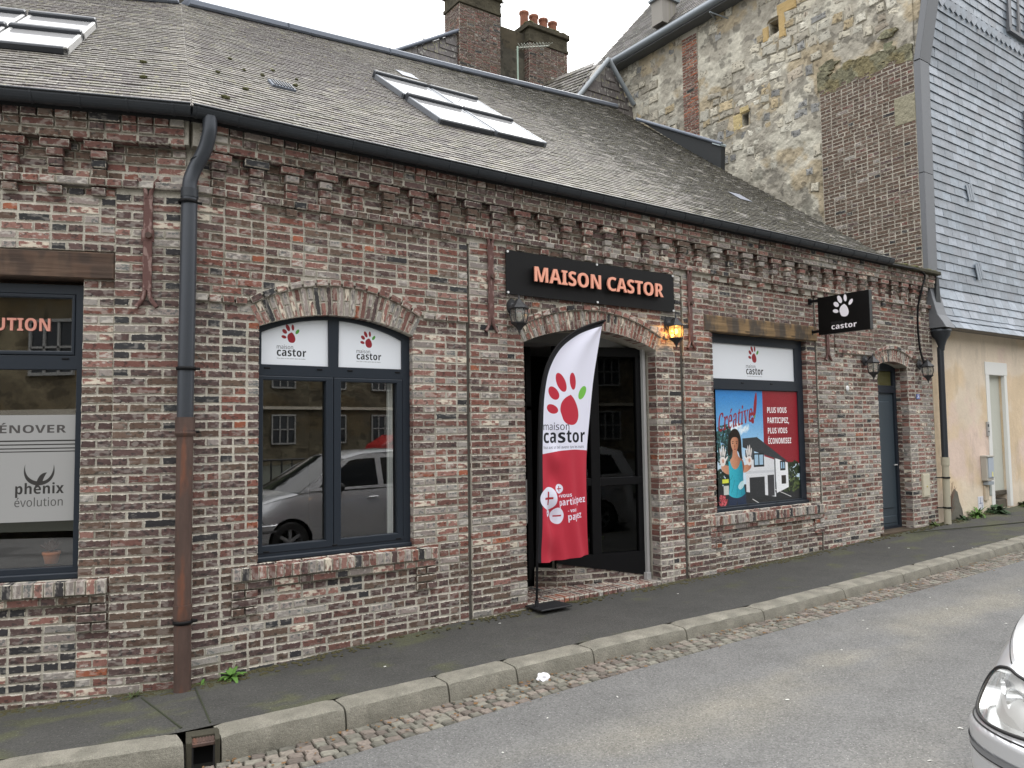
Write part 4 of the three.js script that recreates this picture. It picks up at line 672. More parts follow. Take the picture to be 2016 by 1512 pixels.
// door 25
{
  const d = grp('panelled_door', shop), z = -0.245;
  const s = shape([[10.15, 0.28], [11.15, 0.28], [11.15, 2.9], ...arcPts(10.15, 11.15, 2.91, 2.99, 8), [10.15, 2.9]]); s.holes.push(path(rectPts(10.27, 11.03, 2.62, 2.86)), path(rectPts(10.25, 11.05, 0.34, 2.5)));
  obj('door_frame', extr(s, 0.07, 0.004, z - 0.03), M.frame, d); obj('fanlight', span(10.27, 11.03, 2.62, 2.86, z - 0.01, z), mat([0.10, 0.095, 0.04], { roughness: 0.15 }), d);
  obj('door_leaf', [span(10.25, 11.05, 0.34, 2.5, z - 0.03, z + 0.005, 0.004), span(10.36, 10.94, 0.62, 2.36, z - 0.01, z + 0.018, 0.012), span(10.3, 11.0, 0.38, 0.5, z - 0.01, z + 0.016, 0.01)], M.doorPaint, d);
  obj('handle', [rod([10.99, 1.32, z + 0.03], [10.99, 1.32, z + 0.075], 0.012), rod([10.99, 1.32, z + 0.07], [10.9, 1.32, z + 0.07], 0.01)], M.aluPale, d);
  obj('doorstep', span(10.1, 11.25, -0.2, 0.30, -0.3, 0.03, 0.012), mat([0.16, 0.12, 0.09], { map: mortarMap, bumpMap: grainBump, bumpScale: 0.008, roughness: 0.95 }), d);
}
// inside: one dark room behind the glass
{
  const s = shape([[10.1, 0.36], [10.1, 5.2], [-4, 5.2], [-4, 1.75], [-0.1, 0.36]]), fl = (y) => extr(s, 0.05).rotateX(-Math.PI / 2).scale(1, 1, 1).translate(0, y, 0);
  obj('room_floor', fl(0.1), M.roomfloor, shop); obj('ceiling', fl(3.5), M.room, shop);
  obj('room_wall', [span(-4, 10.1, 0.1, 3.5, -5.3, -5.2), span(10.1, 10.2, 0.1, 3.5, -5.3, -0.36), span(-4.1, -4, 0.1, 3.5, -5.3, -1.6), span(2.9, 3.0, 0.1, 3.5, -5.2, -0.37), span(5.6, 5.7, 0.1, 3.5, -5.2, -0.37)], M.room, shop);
  const bl = grp('window_blind', shop); for (let i = 0; i < 3; i++) obj('blind_slat', span(1.845 + i * 0.018, 1.858 + i * 0.018, 0.98, 2.45, -0.2, -0.17), mat([0.55, 0.58, 0.56], { roughness: 0.8 }), bl);
  const de = thing('plant_pot', 'small terracotta pot with dark plant behind the left window', 'plant pot', V3(-1.02, 0.97, -0.26).applyMatrix4(TL).toArray());
  obj('pot', lathe([[0.001, 0], [0.045, 0], [0.06, 0.07], [0.066, 0.07], [0.066, 0.09], [0.05, 0.09]], 14), mat([0.38, 0.14, 0.06], { roughness: 0.8 }), de);
  const r = rng(4), lf = []; for (let i = 0; i < 16; i++) { const a = r() * 6.3, t = 0.3 + r() * 0.7, q = new THREE.SphereGeometry(0.05, 6, 4).scale(0.35, 1, 0.12).translate(0, 0.05, 0).rotateX(t).rotateY(a).translate(0, 0.09, 0); lf.push(q); } obj('foliage', lf, mat([0.05, 0.025, 0.02], { roughness: 0.8 }), de);
  const be = thing('bench', 'green wooden bench inside behind the entrance glass', 'bench', [5.02, 0.15, -1.1]); obj('seat', cbox(0.5, 0.05, 0.3, 0, 0.42, 0, 0.01), mat([0.16, 0.22, 0.02]), be); for (const x of [-0.2, 0.2]) obj('leg', cbox(0.06, 0.4, 0.26, x, 0.2, 0, 0.008), mat([0.16, 0.22, 0.02]), be);
}
// ---------------------------------------------------------------- signs, lanterns, flag on the front
{
  const t = thing('shop_sign', 'long black sign board with raised copper pink letters MAISON CASTOR above the entrance', 'shop sign', [4.335, 3.615, 0.055]);
  obj('board', cbox(2.5, 0.465, 0.012, 0, 0, 0, 0.002), mat([0.010, 0.010, 0.011], { phys: true, specularIntensity: 0.35, roughness: 0.5, bumpMap: paintBump, bumpScale: 0.0002 }), t);
  for (const x of [-1.23, 0.0, 1.23]) for (const y of [-0.215, 0.215]) { obj('screw', new THREE.CylinderGeometry(0.013, 0.013, 0.012, 12).rotateX(Math.PI / 2).translate(x, y, 0.010), M.white, t); obj('spacer', rod([x, y, -0.055], [x, y, -0.004], 0.008), M.black, t); }
  const face = mat([0.84, 0.37, 0.26], { roughness: 0.5 }), side = M.black;
  for (const [g] of letters('MAISON CASTOR', 0.158, 1.945, 0.02)) { const l = obj('letter', g.translate(-0.945, -0.077, 0.05), face, t); obj('letter_back', g.clone().scale(1, 1, 1.4).translate(0, 0, -0.043), side, l); }
}
{
  const face = canvasTex(768, 536, (g, w, h) => { g.fillStyle = '#09090a'; g.fillRect(0, 0, w, h); paw(g, 400, 215, 1.45, '#e9e6ee', '#e9e6ee'); txt(g, 'maison', 195, 405, 58, { bold: false, color: '#3a3a3c', width: 190 }); txt(g, 'castor', 195, 480, 104, { color: '#eeeaf0', width: 385 }); });
  const t = thing('hanging_sign', 'black square projecting sign with white paw and word castor on two brackets', 'hanging sign', [8.45, 3.53, 0.0]);
  const fm = mat('#ffffff', { map: face, phys: true, specularIntensity: 0.4, roughness: 0.45 });
  obj('sign_box', cbox(0.07, 0.535, 0.77, 0, 0, 0.55, 0.004), mat([0.03, 0.034, 0.036], { roughness: 0.4, metalness: 0.3 }), t);
  const a = prep(new THREE.PlaneGeometry(0.766, 0.531)); obj('sign_face', a.clone().rotateY(-Math.PI / 2).translate(-0.037, 0, 0.55), fm, t, { uv: false }); obj('sign_face', a.clone().rotateY(Math.PI / 2).translate(0.037, 0, 0.55), fm, t, { uv: false });
  for (const y of [0.235, -0.21]) { const b = obj('bracket', [span(-0.012, 0.012, y - 0.02, y + 0.02, 0.02, 0.17, 0.003), span(-0.03, 0.03, y - 0.045, y + 0.045, 0.012, 0.03, 0.003)], M.black, t); for (const s of [-0.03, 0.03]) obj('bolt', new THREE.CylinderGeometry(0.012, 0.012, 0.02, 6).rotateX(Math.PI / 2).translate(-0.0, y + s, 0.04), M.zinc, b); }
}
{
  const t = thing('number_plate', 'small blue enamel house number plate reading 25 beside the narrow door', 'number plate', [11.375, 2.435, 0.018]);
  obj('plate', cbox(0.105, 0.085, 0.006, 0, 0, 0, 0.002), mat([0.04, 0.07, 0.30], { roughness: 0.25 }), t);
  const p = prep(new THREE.PlaneGeometry(0.098, 0.078).translate(0, 0, 0.0045)); obj('plate_face', p, mat('#ffffff', { map: canvasTex(256, 204, (g, w, h) => { g.fillStyle = '#27408f'; g.fillRect(0, 0, w, h); g.strokeStyle = '#dfe6f5'; g.lineWidth = 8; g.strokeRect(12, 12, w - 24, h - 24); txt(g, '25', 128, 150, 140, { color: '#eef1fa', align: 'center' }); }), roughness: 0.25 }), t, { uv: false });
  const q = thing('meter_box', 'cream flush meter box low on brick wall beside drain pipe', 'meter box', [11.5, 0.97, 0.02]);
  obj('lid', cbox(0.19, 0.35, 0.03, 0, 0, 0, 0.004), mat([0.55, 0.51, 0.40], { roughness: 0.6 }), q); obj('frame', [span(-0.11, 0.11, 0.17, 0.19, -0.02, 0.008), span(-0.11, 0.11, -0.19, -0.17, -0.02, 0.008), span(-0.11, -0.095, -0.17, 0.17, -0.02, 0.008), span(0.095, 0.11, -0.17, 0.17, -0.02, 0.008)], mat([0.5, 0.46, 0.36]), q); obj('lock', new THREE.CylinderGeometry(0.012, 0.012, 0.01, 10).rotateX(Math.PI / 2).translate(0, -0.02, 0.018), mat([0.55, 0.45, 0.1]), q);
}
M.iron = mat([0.035, 0.036, 0.04], { roughness: 0.5, metalness: 0.3, bumpMap: grainBump, bumpScale: 0.0008 });
const lampGlass = mat([0.80, 0.80, 0.78], { phys: true, transmission: 0.9, thickness: 0, roughness: 0.12, ior: 1.5 });
const litGlass = mat([0.95, 0.78, 0.5], { phys: true, transmission: 0.9, thickness: 0, roughness: 0.2, ior: 1.5 });
function lantern(x, y, z, label, lit) {
  const t = thing('wall_lantern', label, 'wall lantern', [x, y, 0], 0, 'wall lanterns on the shop front'), Y = -0.2; // y: top of the finial
  const six = (pts) => new THREE.LatheGeometry(pts.map((p) => new THREE.Vector2(...p)), 6).toNonIndexed(), cz = z;
  const flat = (g) => { g.deleteAttribute('normal'); g.computeVertexNormals(); return g.translate(0, 0, cz); };
  obj('backplate', [new THREE.CylinderGeometry(0.055, 0.062, 0.022, 24).rotateX(Math.PI / 2).scale(1, 1.35, 1).translate(0, -0.10, 0.04), new THREE.SphereGeometry(0.035, 14, 8).scale(1, 1.2, 0.5).translate(0, -0.10, 0.05)], M.iron, t);
  obj('arm', tube([[0, -0.12, 0.05], [0, -0.10, 0.09], [0, -0.055, 0.12], [0, -0.045, cz]], 0.013, 8, 20), M.iron, t);
  obj('hood', [flat(six([[0.105, -0.145], [0.108, -0.137], [0.085, -0.112], [0.055, -0.085], [0.034, -0.062], [0.026, -0.05], [0.0, -0.048]])), flat(six([[0.0, -0.147], [0.104, -0.146]]))], M.iron, t);
  obj('finial', [lathe([[0.0, 0], [0.009, -0.006], [0.006, -0.016], [0.014, -0.022], [0.008, -0.034], [0.018, -0.05]], 12).translate(0, 0, cz)], M.iron, t);
  const fr = []; for (let i = 0; i < 6; i++) { const a = i * Math.PI / 3; fr.push(tube([[0.086 * Math.sin(a), -0.147, cz + 0.086 * Math.cos(a)], [0.093 * Math.sin(a), -0.21, cz + 0.093 * Math.cos(a)], [0.074 * Math.sin(a), -0.285, cz + 0.074 * Math.cos(a)]], 0.0055, 6, 8)); }
  obj('frame', fr, M.iron, t);
  obj('glass', flat(six([[0.084, -0.147], [0.091, -0.205], [0.073, -0.284]])), lit ? litGlass : lampGlass, t);
  obj('base', flat(six([[0.0, -0.283], [0.088, -0.283], [0.086, -0.295], [0.06, -0.315], [0.034, -0.34], [0.02, -0.362], [0.013, -0.37], [0.016, -0.378], [0.006, -0.39], [0.005, -0.41], [0, -0.415]].map(([r, yy]) => [r, yy]))), M.iron, t);
  obj('candle_socket', rod([0, -0.283, cz], [0, -0.235, cz], 0.016, 10), mat([0.5, 0.48, 0.42]), t);
  const bulb = obj('bulb', new THREE.SphereGeometry(0.024, 14, 10).scale(1, 1.35, 1).translate(0, -0.205, cz), lit ? mat([1, 0.7, 0.3], { emissive: new THREE.Color(1, 0.52, 0.14), emissiveIntensity: 6, roughness: 0.4 }) : mat([0.75, 0.74, 0.7], { roughness: 0.2 }), t, { label: lit ? 'glowing warm bulb' : undefined });
  if (lit) { const p = new THREE.PointLight(new THREE.Color(1, 0.55, 0.2), 0.2); p.name = 'lantern_light'; p.position.set(0, -0.205, cz); p.castShadow = true; p.shadow.radius = 1.2; p.shadow.camera.near = 0.02; t.add(p); }
  return t;
}
lantern(3.17, 3.36, 0.165, 'unlit black iron lantern under the left end of the long sign');
lantern(5.49, 3.335, 0.165, 'lit black iron lantern glowing orange under the right end of the long sign', true);
lantern(9.80, 3.065, 0.165, 'unlit black iron lantern at left of the narrow door');
lantern(11.44, 3.065, 0.165, 'unlit black iron lantern between narrow door and drain pipe');
{ // cable joints on the front
  const d = thing('cable', 'black cable looping down from coping to the lantern beside drain pipe', 'cable', [11.44, 2.98, 0.05]);
  obj('cable_run', tube([[0, 0, 0.06], [-0.03, 0.25, 0.02], [-0.08, 0.9, 0.04], [-0.03, 1.25, 0.10], [0.04, 1.46, 0.12], [-0.1, 1.53, 0.13], [-0.6, 1.53, 0.15], [-1.1, 1.52, 0.16]], 0.017, 8, 60), M.black, d);
  const e = thing('door_bell', 'white round disc on the bricks left of the narrow door', 'disc', [9.32, 2.53, 0.02]); obj('disc', new THREE.SphereGeometry(0.042, 18, 8).scale(1, 1, 0.35), M.white, e);
}
{ // feather flag
  const t = thing('feather_flag', 'tall feather flag, white above and red below, printed maison castor, at the entrance', 'flag', [3.42, 0.132, 0.10]);
  const X0 = 3.42, Y0 = 0.132, Z0 = 0.10;
  const pole = [[3.362, 0.15], [3.375, 0.6], [3.405, 1.4], [3.43, 2.0], [3.465, 2.38], [3.54, 2.64], [3.70, 2.87], [3.95, 3.04], [4.18, 3.13], [4.385, 3.19]];
  obj('pole', tube(pole.map(([x, y]) => [x - X0, y - Y0, 0.03]), 0.013, 8, 60), M.black, t);
  obj('base_plate', [cbox(0.4, 0.014, 0.40, 0.09, 0.02, -0.015, 0.003), rod([-0.058, 0.02, 0.03], [-0.058, 0.09, 0.03], 0.022, 12)], mat([0.02, 0.021, 0.024], { roughness: 0.45, metalness: 0.2 }), t);
  const PC = new THREE.CatmullRomCurve3(pole.slice(1).map(([x, y]) => V3(x, y, 0))), RC = new THREE.CatmullRomCurve3([[4.085, 0.613], [4.06, 1.0], [4.092, 1.72], [4.14, 2.1], [4.2, 2.5], [4.29, 2.9], [4.352, 3.15]].map(([x, y]) => V3(x, y, 0)));
  const nu = 40, nv = 110, P = [], U = [], ix = [];
  const fold = (u, x, y) => 0.03 + 0.034 * (1 - 0.75 * sstep(0.35, 0.9, u)) * Math.sin(u * 9 + y * 1.1) * sstep(0, 0.2, u) * (0.4 + 0.6 * sstep(2.6, 0.8, y)) + 0.017 * Math.sin(u * 21 + y * 4 + 1.3) * sstep(2.2, 0.9, y) * sstep(0, 0.15, u) - 0.012 * u * u + 0.02 * Math.sin((x * 0.8 + y) * 14) * Math.exp(-Math.pow((x - 3.55 - (y - 0.7) * 0.1) / 0.09, 2)) * sstep(2.2, 1.6, y);
  for (let j = 0; j <= nv; j++) { const a = PC.getPointAt(j / nv), b = RC.getPointAt(j / nv); for (let i = 0; i <= nu; i++) { const u = i / nu, x = lerp(a.x, b.x, u), y = lerp(a.y, b.y, u) - 0.012 * Math.sin(u * 3.1) * (1 - j / nv); P.push(x - X0, y - Y0, fold(u, x, y)); U.push((x - 3.36) / 1.04, (y - 0.58) / 2.64); } }
  for (let j = 0; j < nv; j++) for (let i = 0; i < nu; i++) { const k = j * (nu + 1) + i; ix.push(k, k + 1, k + nu + 2, k, k + nu + 2, k + nu + 1); }
  const g = new THREE.BufferGeometry(); g.setAttribute('position', new THREE.Float32BufferAttribute(P, 3)); g.setAttribute('uv', new THREE.Float32BufferAttribute(U, 2)); g.setIndex(ix); g.computeVertexNormals();
  const W = 812, H = 2048, X = (x) => (x - 3.36) / 1.04 * W, Y = (y) => H - (y - 0.58) / 2.64 * H, k = W / 1.04;
  const tex = canvasTex(W, H, (c) => {
    c.fillStyle = '#dcdcec'; c.fillRect(0, 0, W, H); c.fillStyle = '#b3283b'; c.beginPath(); c.moveTo(0, Y(1.70)); c.bezierCurveTo(X(3.6), Y(1.73), X(3.8), Y(1.76), X(3.95), Y(1.75)); c.lineTo(W, Y(1.715)); c.lineTo(W, H); c.lineTo(0, H); c.fill();
    c.strokeStyle = '#0d0e16'; c.lineWidth = 0.052 * 2 * k; c.lineJoin = 'round'; c.beginPath(); PC.getPoints(80).forEach((p, i) => c[i ? 'lineTo' : 'moveTo'](X(p.x), Y(p.y))); c.save(); c.beginPath(); PC.getPoints(80).forEach((p, i) => c[i ? 'lineTo' : 'moveTo'](X(p.x), Y(p.y))); c.stroke(); c.restore();
    paw(c, X(3.845), Y(2.21), 2.05, '#b5263a', '#6fb545');
    txt(c, 'maison', X(3.478), Y(1.965), 82, { bold: false, color: '#1b1d2a', width: 0.36 * k }); txt(c, 'castor', X(3.478), Y(1.83), 152, { color: '#12141f', width: 0.59 * k });
    txt(c, slogan, X(3.48), Y(1.768), 32, { bold: false, color: '#20222e', width: 0.565 * k });
    c.fillStyle = '#dcdcec'; for (const [x, y, r] of [[3.545, 1.25, 0.118], [3.70, 1.342, 0.05], [3.545, 1.095, 0.037], [3.67, 1.06, 0.085]]) { c.beginPath(); c.ellipse(X(x), Y(y), r * k, r * k * 1.0, 0, 0, 7); c.fill(); }
    c.fillStyle = '#a3202f'; const bar = (x, y, w, h) => c.fillRect(X(x) - w * k / 2, Y(y) - h * k / 2, w * k, h * k); bar(3.545, 1.25, 0.125, 0.022); bar(3.545, 1.25, 0.022, 0.14); bar(3.70, 1.342, 0.055, 0.011); bar(3.70, 1.342, 0.011, 0.055); bar(3.545, 1.095, 0.04, 0.008); bar(3.67, 1.06, 0.10, 0.016);
    c.save(); c.translate(X(3.69), Y(1.243)); c.rotate(-0.08); txt(c, '+vous', 0, 0, 46, { color: '#e3dfee', width: 0.15 * k }); txt(c, 'participez', 0, 66, 76, { color: '#e3dfee', width: 0.345 * k }); txt(c, '- vous', 75, 128, 42, { color: '#e3dfee', width: 0.11 * k }); txt(c, 'payez', 70, 192, 76, { color: '#e3dfee', width: 0.2 * k }); c.restore();
  });
  const weave = gtex(256, 256, (x, y) => 0.5 + 0.25 * Math.sin(x * 256 * 1.5) + 0.25 * Math.sin(y * 256 * 1.5));
  obj('cloth', g, mat('#ffffff', { map: tex, roughness: 0.85, side: THREE.DoubleSide, bumpMap: rep(weave, 3, 8), bumpScale: 0.0004 }), t, { uv: false });
}
// ---------------------------------------------------------------- ground
const pl = (pts) => (x) => { if (x <= pts[0][0]) return pts[0][1] + (x - pts[0][0]) * (pts[1][1] - pts[0][1]) / (pts[1][0] - pts[0][0]); for (let i = 1; i < pts.length; i++) if (x <= pts[i][0]) return lerp(pts[i - 1][1], pts[i][1], (x - pts[i - 1][0]) / (pts[i][0] - pts[i - 1][0])); const n = pts.length - 1; return pts[n][1] + (x - pts[n][0]) * (pts[n][1] - pts[n - 1][1]) / (pts[n][0] - pts[n - 1][0]); };
const soft = (x) => x < -30 ? -30 : x > 45 ? 45 : x;
const footY = (x) => pl([[-1.3, -0.06], [0, 0], [2.6, 0.115], [5.36, 0.125], [8.64, 0.20], [11.9, 0.315], [16, 0.44]])(soft(x));
const kerbY = (x) => 0.022 * soft(x);
const kerbH = pl([[-3, 0.19], [-1.2, 0.19], [0, 0.178], [0.8, 0.168], [2.3, 0.14], [4.3, 0.115], [8.7, 0.118], [30, 0.12]]);
const roadY = (x) => kerbY(x) - clamp(kerbH(x), 0.1, 0.2);
const kOut = pl([[-3, 0.32], [-1.2, 0.90], [-0.22, 1.18], [0.82, 1.256], [2.27, 1.32], [4.15, 1.43], [5.2, 1.50], [7.9, 1.53], [10.3, 1.53], [14, 1.5], [60, 1.5]]);
const kIn = (x) => kOut(x) - 0.215;
const sOut = pl([[-3, 0.75], [-1.2, 1.30], [0.45, 1.63], [1.4, 1.66], [3.0, 1.70], [5.0, 1.81], [6.6, 1.84], [10.4, 1.88], [60, 1.92]]);
const wallZ = (x) => x < 0 ? x * sA / cA : 0;
function sheet(x0, x1, nx, za, zb, nz, yf, colorf) {
  const P = [], U = [], C = [], ix = [];
  for (let i = 0; i <= nx; i++) { const x = lerp(x0, x1, i / nx), a = za(x), b = zb(x); for (let j = 0; j <= nz; j++) { const z = lerp(a, b, j / nz); P.push(x, yf(x, z, j / nz), z); U.push(x, z); if (colorf) C.push(...colorf(x, z, j / nz)); } }
  for (let i = 0; i < nx; i++) for (let j = 0; j < nz; j++) { const k = i * (nz + 1) + j; ix.push(k, k + 1, k + nz + 2, k, k + nz + 2, k + nz + 1); }
  const g = new THREE.BufferGeometry(); g.setAttribute('position', new THREE.Float32BufferAttribute(P, 3)); g.setAttribute('uv', new THREE.Float32BufferAttribute(U, 2)); if (colorf) g.setAttribute('color', new THREE.Float32BufferAttribute(C, 3)); g.setIndex(ix); g.computeVertexNormals(); return g;
}
const struct = (name, g, m) => { const me = new THREE.Mesh(g, m); me.name = numbered(name); me.castShadow = me.receiveShadow = true; me.userData.kind = 'structure'; scene.add(me); return me; };
const asphalt = (base, sp, seed, N = 1024) => { const h = new Float32Array(N * N); return [dtex(N, N, (x, y, o, i, j) => {
  const n = fbm(x * 8, y * 8, 4, seed, 8, 8), g1 = vn(x * 170, y * 170, 170, 170, seed + 2), g2 = vn(x * 400, y * 400, 400, 400, seed + 4), c = hash(Math.floor(x * 260), Math.floor(y * 260), seed);
  let k = 0.74 + 0.3 * n + 0.45 * (g1 - 0.5) + 0.4 * (g2 - 0.5); if (c > 0.992) k += sp * 1.6; else if (c < 0.03) k *= 0.6; h[j * N + i] = 0.5 * g1 + 0.5 * g2;
  o[0] = base[0] * k; o[1] = base[1] * k; o[2] = base[2] * k; }), gtex(N, N, (x, y, i, j) => h[j * N + i])]; };
const [roadMap, roadBump] = asphalt([0.150, 0.149, 0.145], 0.7, 51), [paveMap, paveBump] = asphalt([0.060, 0.059, 0.055], 0.9, 91);
M.road = mat('#ffffff', { map: rep(roadMap, 0.55), bumpMap: rep(roadBump, 0.55), bumpScale: 0.005, roughness: 0.88, vertexColors: true });
M.pave = mat('#ffffff', { map: rep(paveMap, 0.7), bumpMap: rep(paveBump, 0.7), bumpScale: 0.004, roughness: 0.9, vertexColors: true });
struct('ground', new THREE.PlaneGeometry(900, 900).rotateX(-Math.PI / 2).translate(0, -1.4, 0), mat([0.07, 0.07, 0.055], { roughness: 1 }));
const dust = (x, z) => { const b = Math.exp(-Math.pow((z - 2.72 - 0.1 * Math.sin(x * 0.7)) / 0.36, 2)) + 0.5 * Math.exp(-Math.pow((z - 4.25) / 0.4, 2)), n = fbm(x * 1.3 + 9, z * 2.6, 5, 61), q = fbm(x * 5, z * 9, 3, 64), dirt = clamp(b * sstep(0.3, 0.7, n) * (0.6 + 0.8 * q)), wear = fbm(x * 0.5, z * 0.9 + 7, 4, 67), tar = sstep(0.6, 0.75, fbm(x * 1.1 + 30, z * 1.4, 4, 69)) * sstep(3.2, 4.2, z); const k = (0.86 + 0.28 * wear) * (1 - 0.42 * tar); return [k * lerp(1, 1.34, dirt), k * lerp(1, 1.28, dirt), k * lerp(1.01, 1.14, dirt)]; };
struct('road', sheet(-9, 24, 420, sOut, () => 10.2, 110, (x, z) => roadY(x) + 0.012 * (z - 1.7), dust), M.road);
struct('road', merge([sheet(-60, -9, 10, sOut, () => 10.2, 2, (x, z) => roadY(x) + 0.012 * (z - 1.7), () => [1, 1, 1]), sheet(24, 110, 16, sOut, () => 10.2, 2, (x, z) => roadY(x) + 0.012 * (z - 1.7), () => [1, 1, 1])]), M.road);
const paveY = (x, z, t) => lerp(footY(x), kerbY(x), clamp(t)) + 0.006 * (fbm(x * 1.2, z * 2, 3, 7) - 0.5);
const mossTint = (x, z, t) => { const n = fbm(x * 2.2, z * 5 + 3, 5, 71), m = fbm(x * 7, z * 9, 4, 73), near = 0.6 * sstep(0.56, 0.72, n * 0.6 + m * 0.4 + 0.25 * Math.exp(-(z - wallZ(x)) / 0.07) + 0.12 * sstep(2, -1.5, x) + 0.12 * sstep(8, 11.5, x) - 0.03), s = 0.9 + 0.3 * (fbm(x * 0.9, z, 3, 75) - 0.5) + 0.35 * sstep(1.2, -1.2, x) * fbm(x * 3, z * 3, 3, 78); return [s * lerp(1, 1.5, near), s * lerp(1, 1.62, near), s * lerp(1, 0.75, near)]; };
struct('pavement', sheet(-4, 24, 700, (x) => wallZ(x) - (x > 3.36 && x < 5.3 ? 0.12 : 0.02), kIn, 44, paveY, mossTint), M.pave);
obj('pavement_joint', [rod([0.06, 0.008, 0.12], [-0.02, 0.0, 0.93], 0.007, 5), rod([-0.31, -0.012, 0.05], [-0.2, -0.002, 0.9], 0.007, 5), rod([10.6, 0.30, 0.25], [13.5, 0.32, 0.95], 0.008, 5)].map((g) => g.scale(1, 1, 1)), mat([0.035, 0.04, 0.022], { roughness: 1 }), scene, {}).userData.kind = 'structure';
// kerb of granite blocks
{
  const kerb = new THREE.Group(); kerb.name = 'kerb'; kerb.userData.kind = 'structure'; scene.add(kerb);
  const kmap = dtex(1024, 512, (x, y, o) => { const n = fbm(x * 10, y * 5, 5, 83, 10, 5), g = vn(x * 300, y * 150, 300, 150, 5), w = sstep(0.5, 0.66, fbm(x * 6, y * 3, 5, 89, 6, 3)), k = 0.62 + 0.6 * n + 0.5 * (g - 0.5); o[0] = lerp(0.215, 0.255, w) * k; o[1] = lerp(0.203, 0.24, w) * k; o[2] = lerp(0.168, 0.20, w) * k; });
  const km = mat('#ffffff', { map: rep(kmap, 0.9, 1.8), bumpMap: rep(grainBump, 3, 3), bumpScale: 0.007, roughness: 0.9 });
  const X = [-4.2, -3.2, -2.2, -1.22, -0.235, NaN, -0.02, 0.82, 1.645, 2.267, 3.05, 4.147, 5.214, 6.64, 7.872, 8.503, 9.244, 10.303, 11.2, 12.2, 13.2, 14.3, 15.4, 16.6, 18, 19.5];
  for (let i = 0; i + 1 < X.length; i++) {
    const a = X[i], b = X[i + 1]; if (!(a < b)) continue; const r = rng(i + 40), n = 7, L = b - a - 0.014, g = new THREE.BoxGeometry(L, 0.34, 0.215, n * 2, 6, 6), p = g.attributes.position, q = V3();
    for (let k = 0; k < p.count; k++) { q.fromBufferAttribute(p, k); const x = (a + b) / 2 + q.x, ax = L / 2 - Math.abs(q.x); let y = q.y - 0.17, z = q.z - 0.1075; const ed = Math.max(0, 0.04 - Math.min(ax, 0.04)); if (q.y > 0.16) { y -= ed * ed * 6; if (z > -0.02) { y -= 0.016; z -= 0.012; } } y += (fbm(x * 7 + 3, z * 9 + q.y * 7, 3, 31) - 0.5) * 0.012; z += (fbm(x * 6, q.y * 9, 3, 35) - 0.5) * 0.016; if (q.z > 0.1) z -= 0.02 * (q.y > 0 ? 1 - (q.y / 0.17) * 0 : 0) * 0 - (q.y < 0.1 ? 0.012 : 0); p.setXYZ(k, x, kerbY(x) + y + 0.004 * (r() * 0), kOut(x) + z); }
    g.computeVertexNormals(); const me = obj('kerb_stone', g, km, kerb);
  }
  // gully in the kerb line
  const d = thing('street_drain', 'iron gutter drain inlet between two kerb stones below the rusty downpipe', 'drain', [-0.125, -0.16, 1.19]);
  d.rotation.y = -0.2; const cm = mat([0.20, 0.19, 0.15], { map: kmap, roughness: 0.9 });
  obj('drain_surround', [span(-0.105, -0.07, -0.05, 0.15, -0.2, 0.0, 0.006), span(0.07, 0.1, -0.05, 0.15, -0.2, 0.0, 0.006), span(-0.105, 0.1, 0.125, 0.152, -0.2, -0.10, 0.004)], cm, d); obj('cover', [span(-0.07, 0.07, 0.11, 0.135, -0.11, -0.005, 0.005), ...[...Array(7)].map((_, i) => span(-0.06 + i * 0.019, -0.05 + i * 0.019, 0.134, 0.139, -0.1, -0.015))], M.castiron, d); obj('throat', [span(-0.07, 0.07, -0.05, 0.11, -0.16, -0.15), span(-0.07, -0.06, -0.05, 0.11, -0.16, -0.01), span(0.06, 0.07, -0.05, 0.11, -0.16, -0.01)], M.dark, d);
}
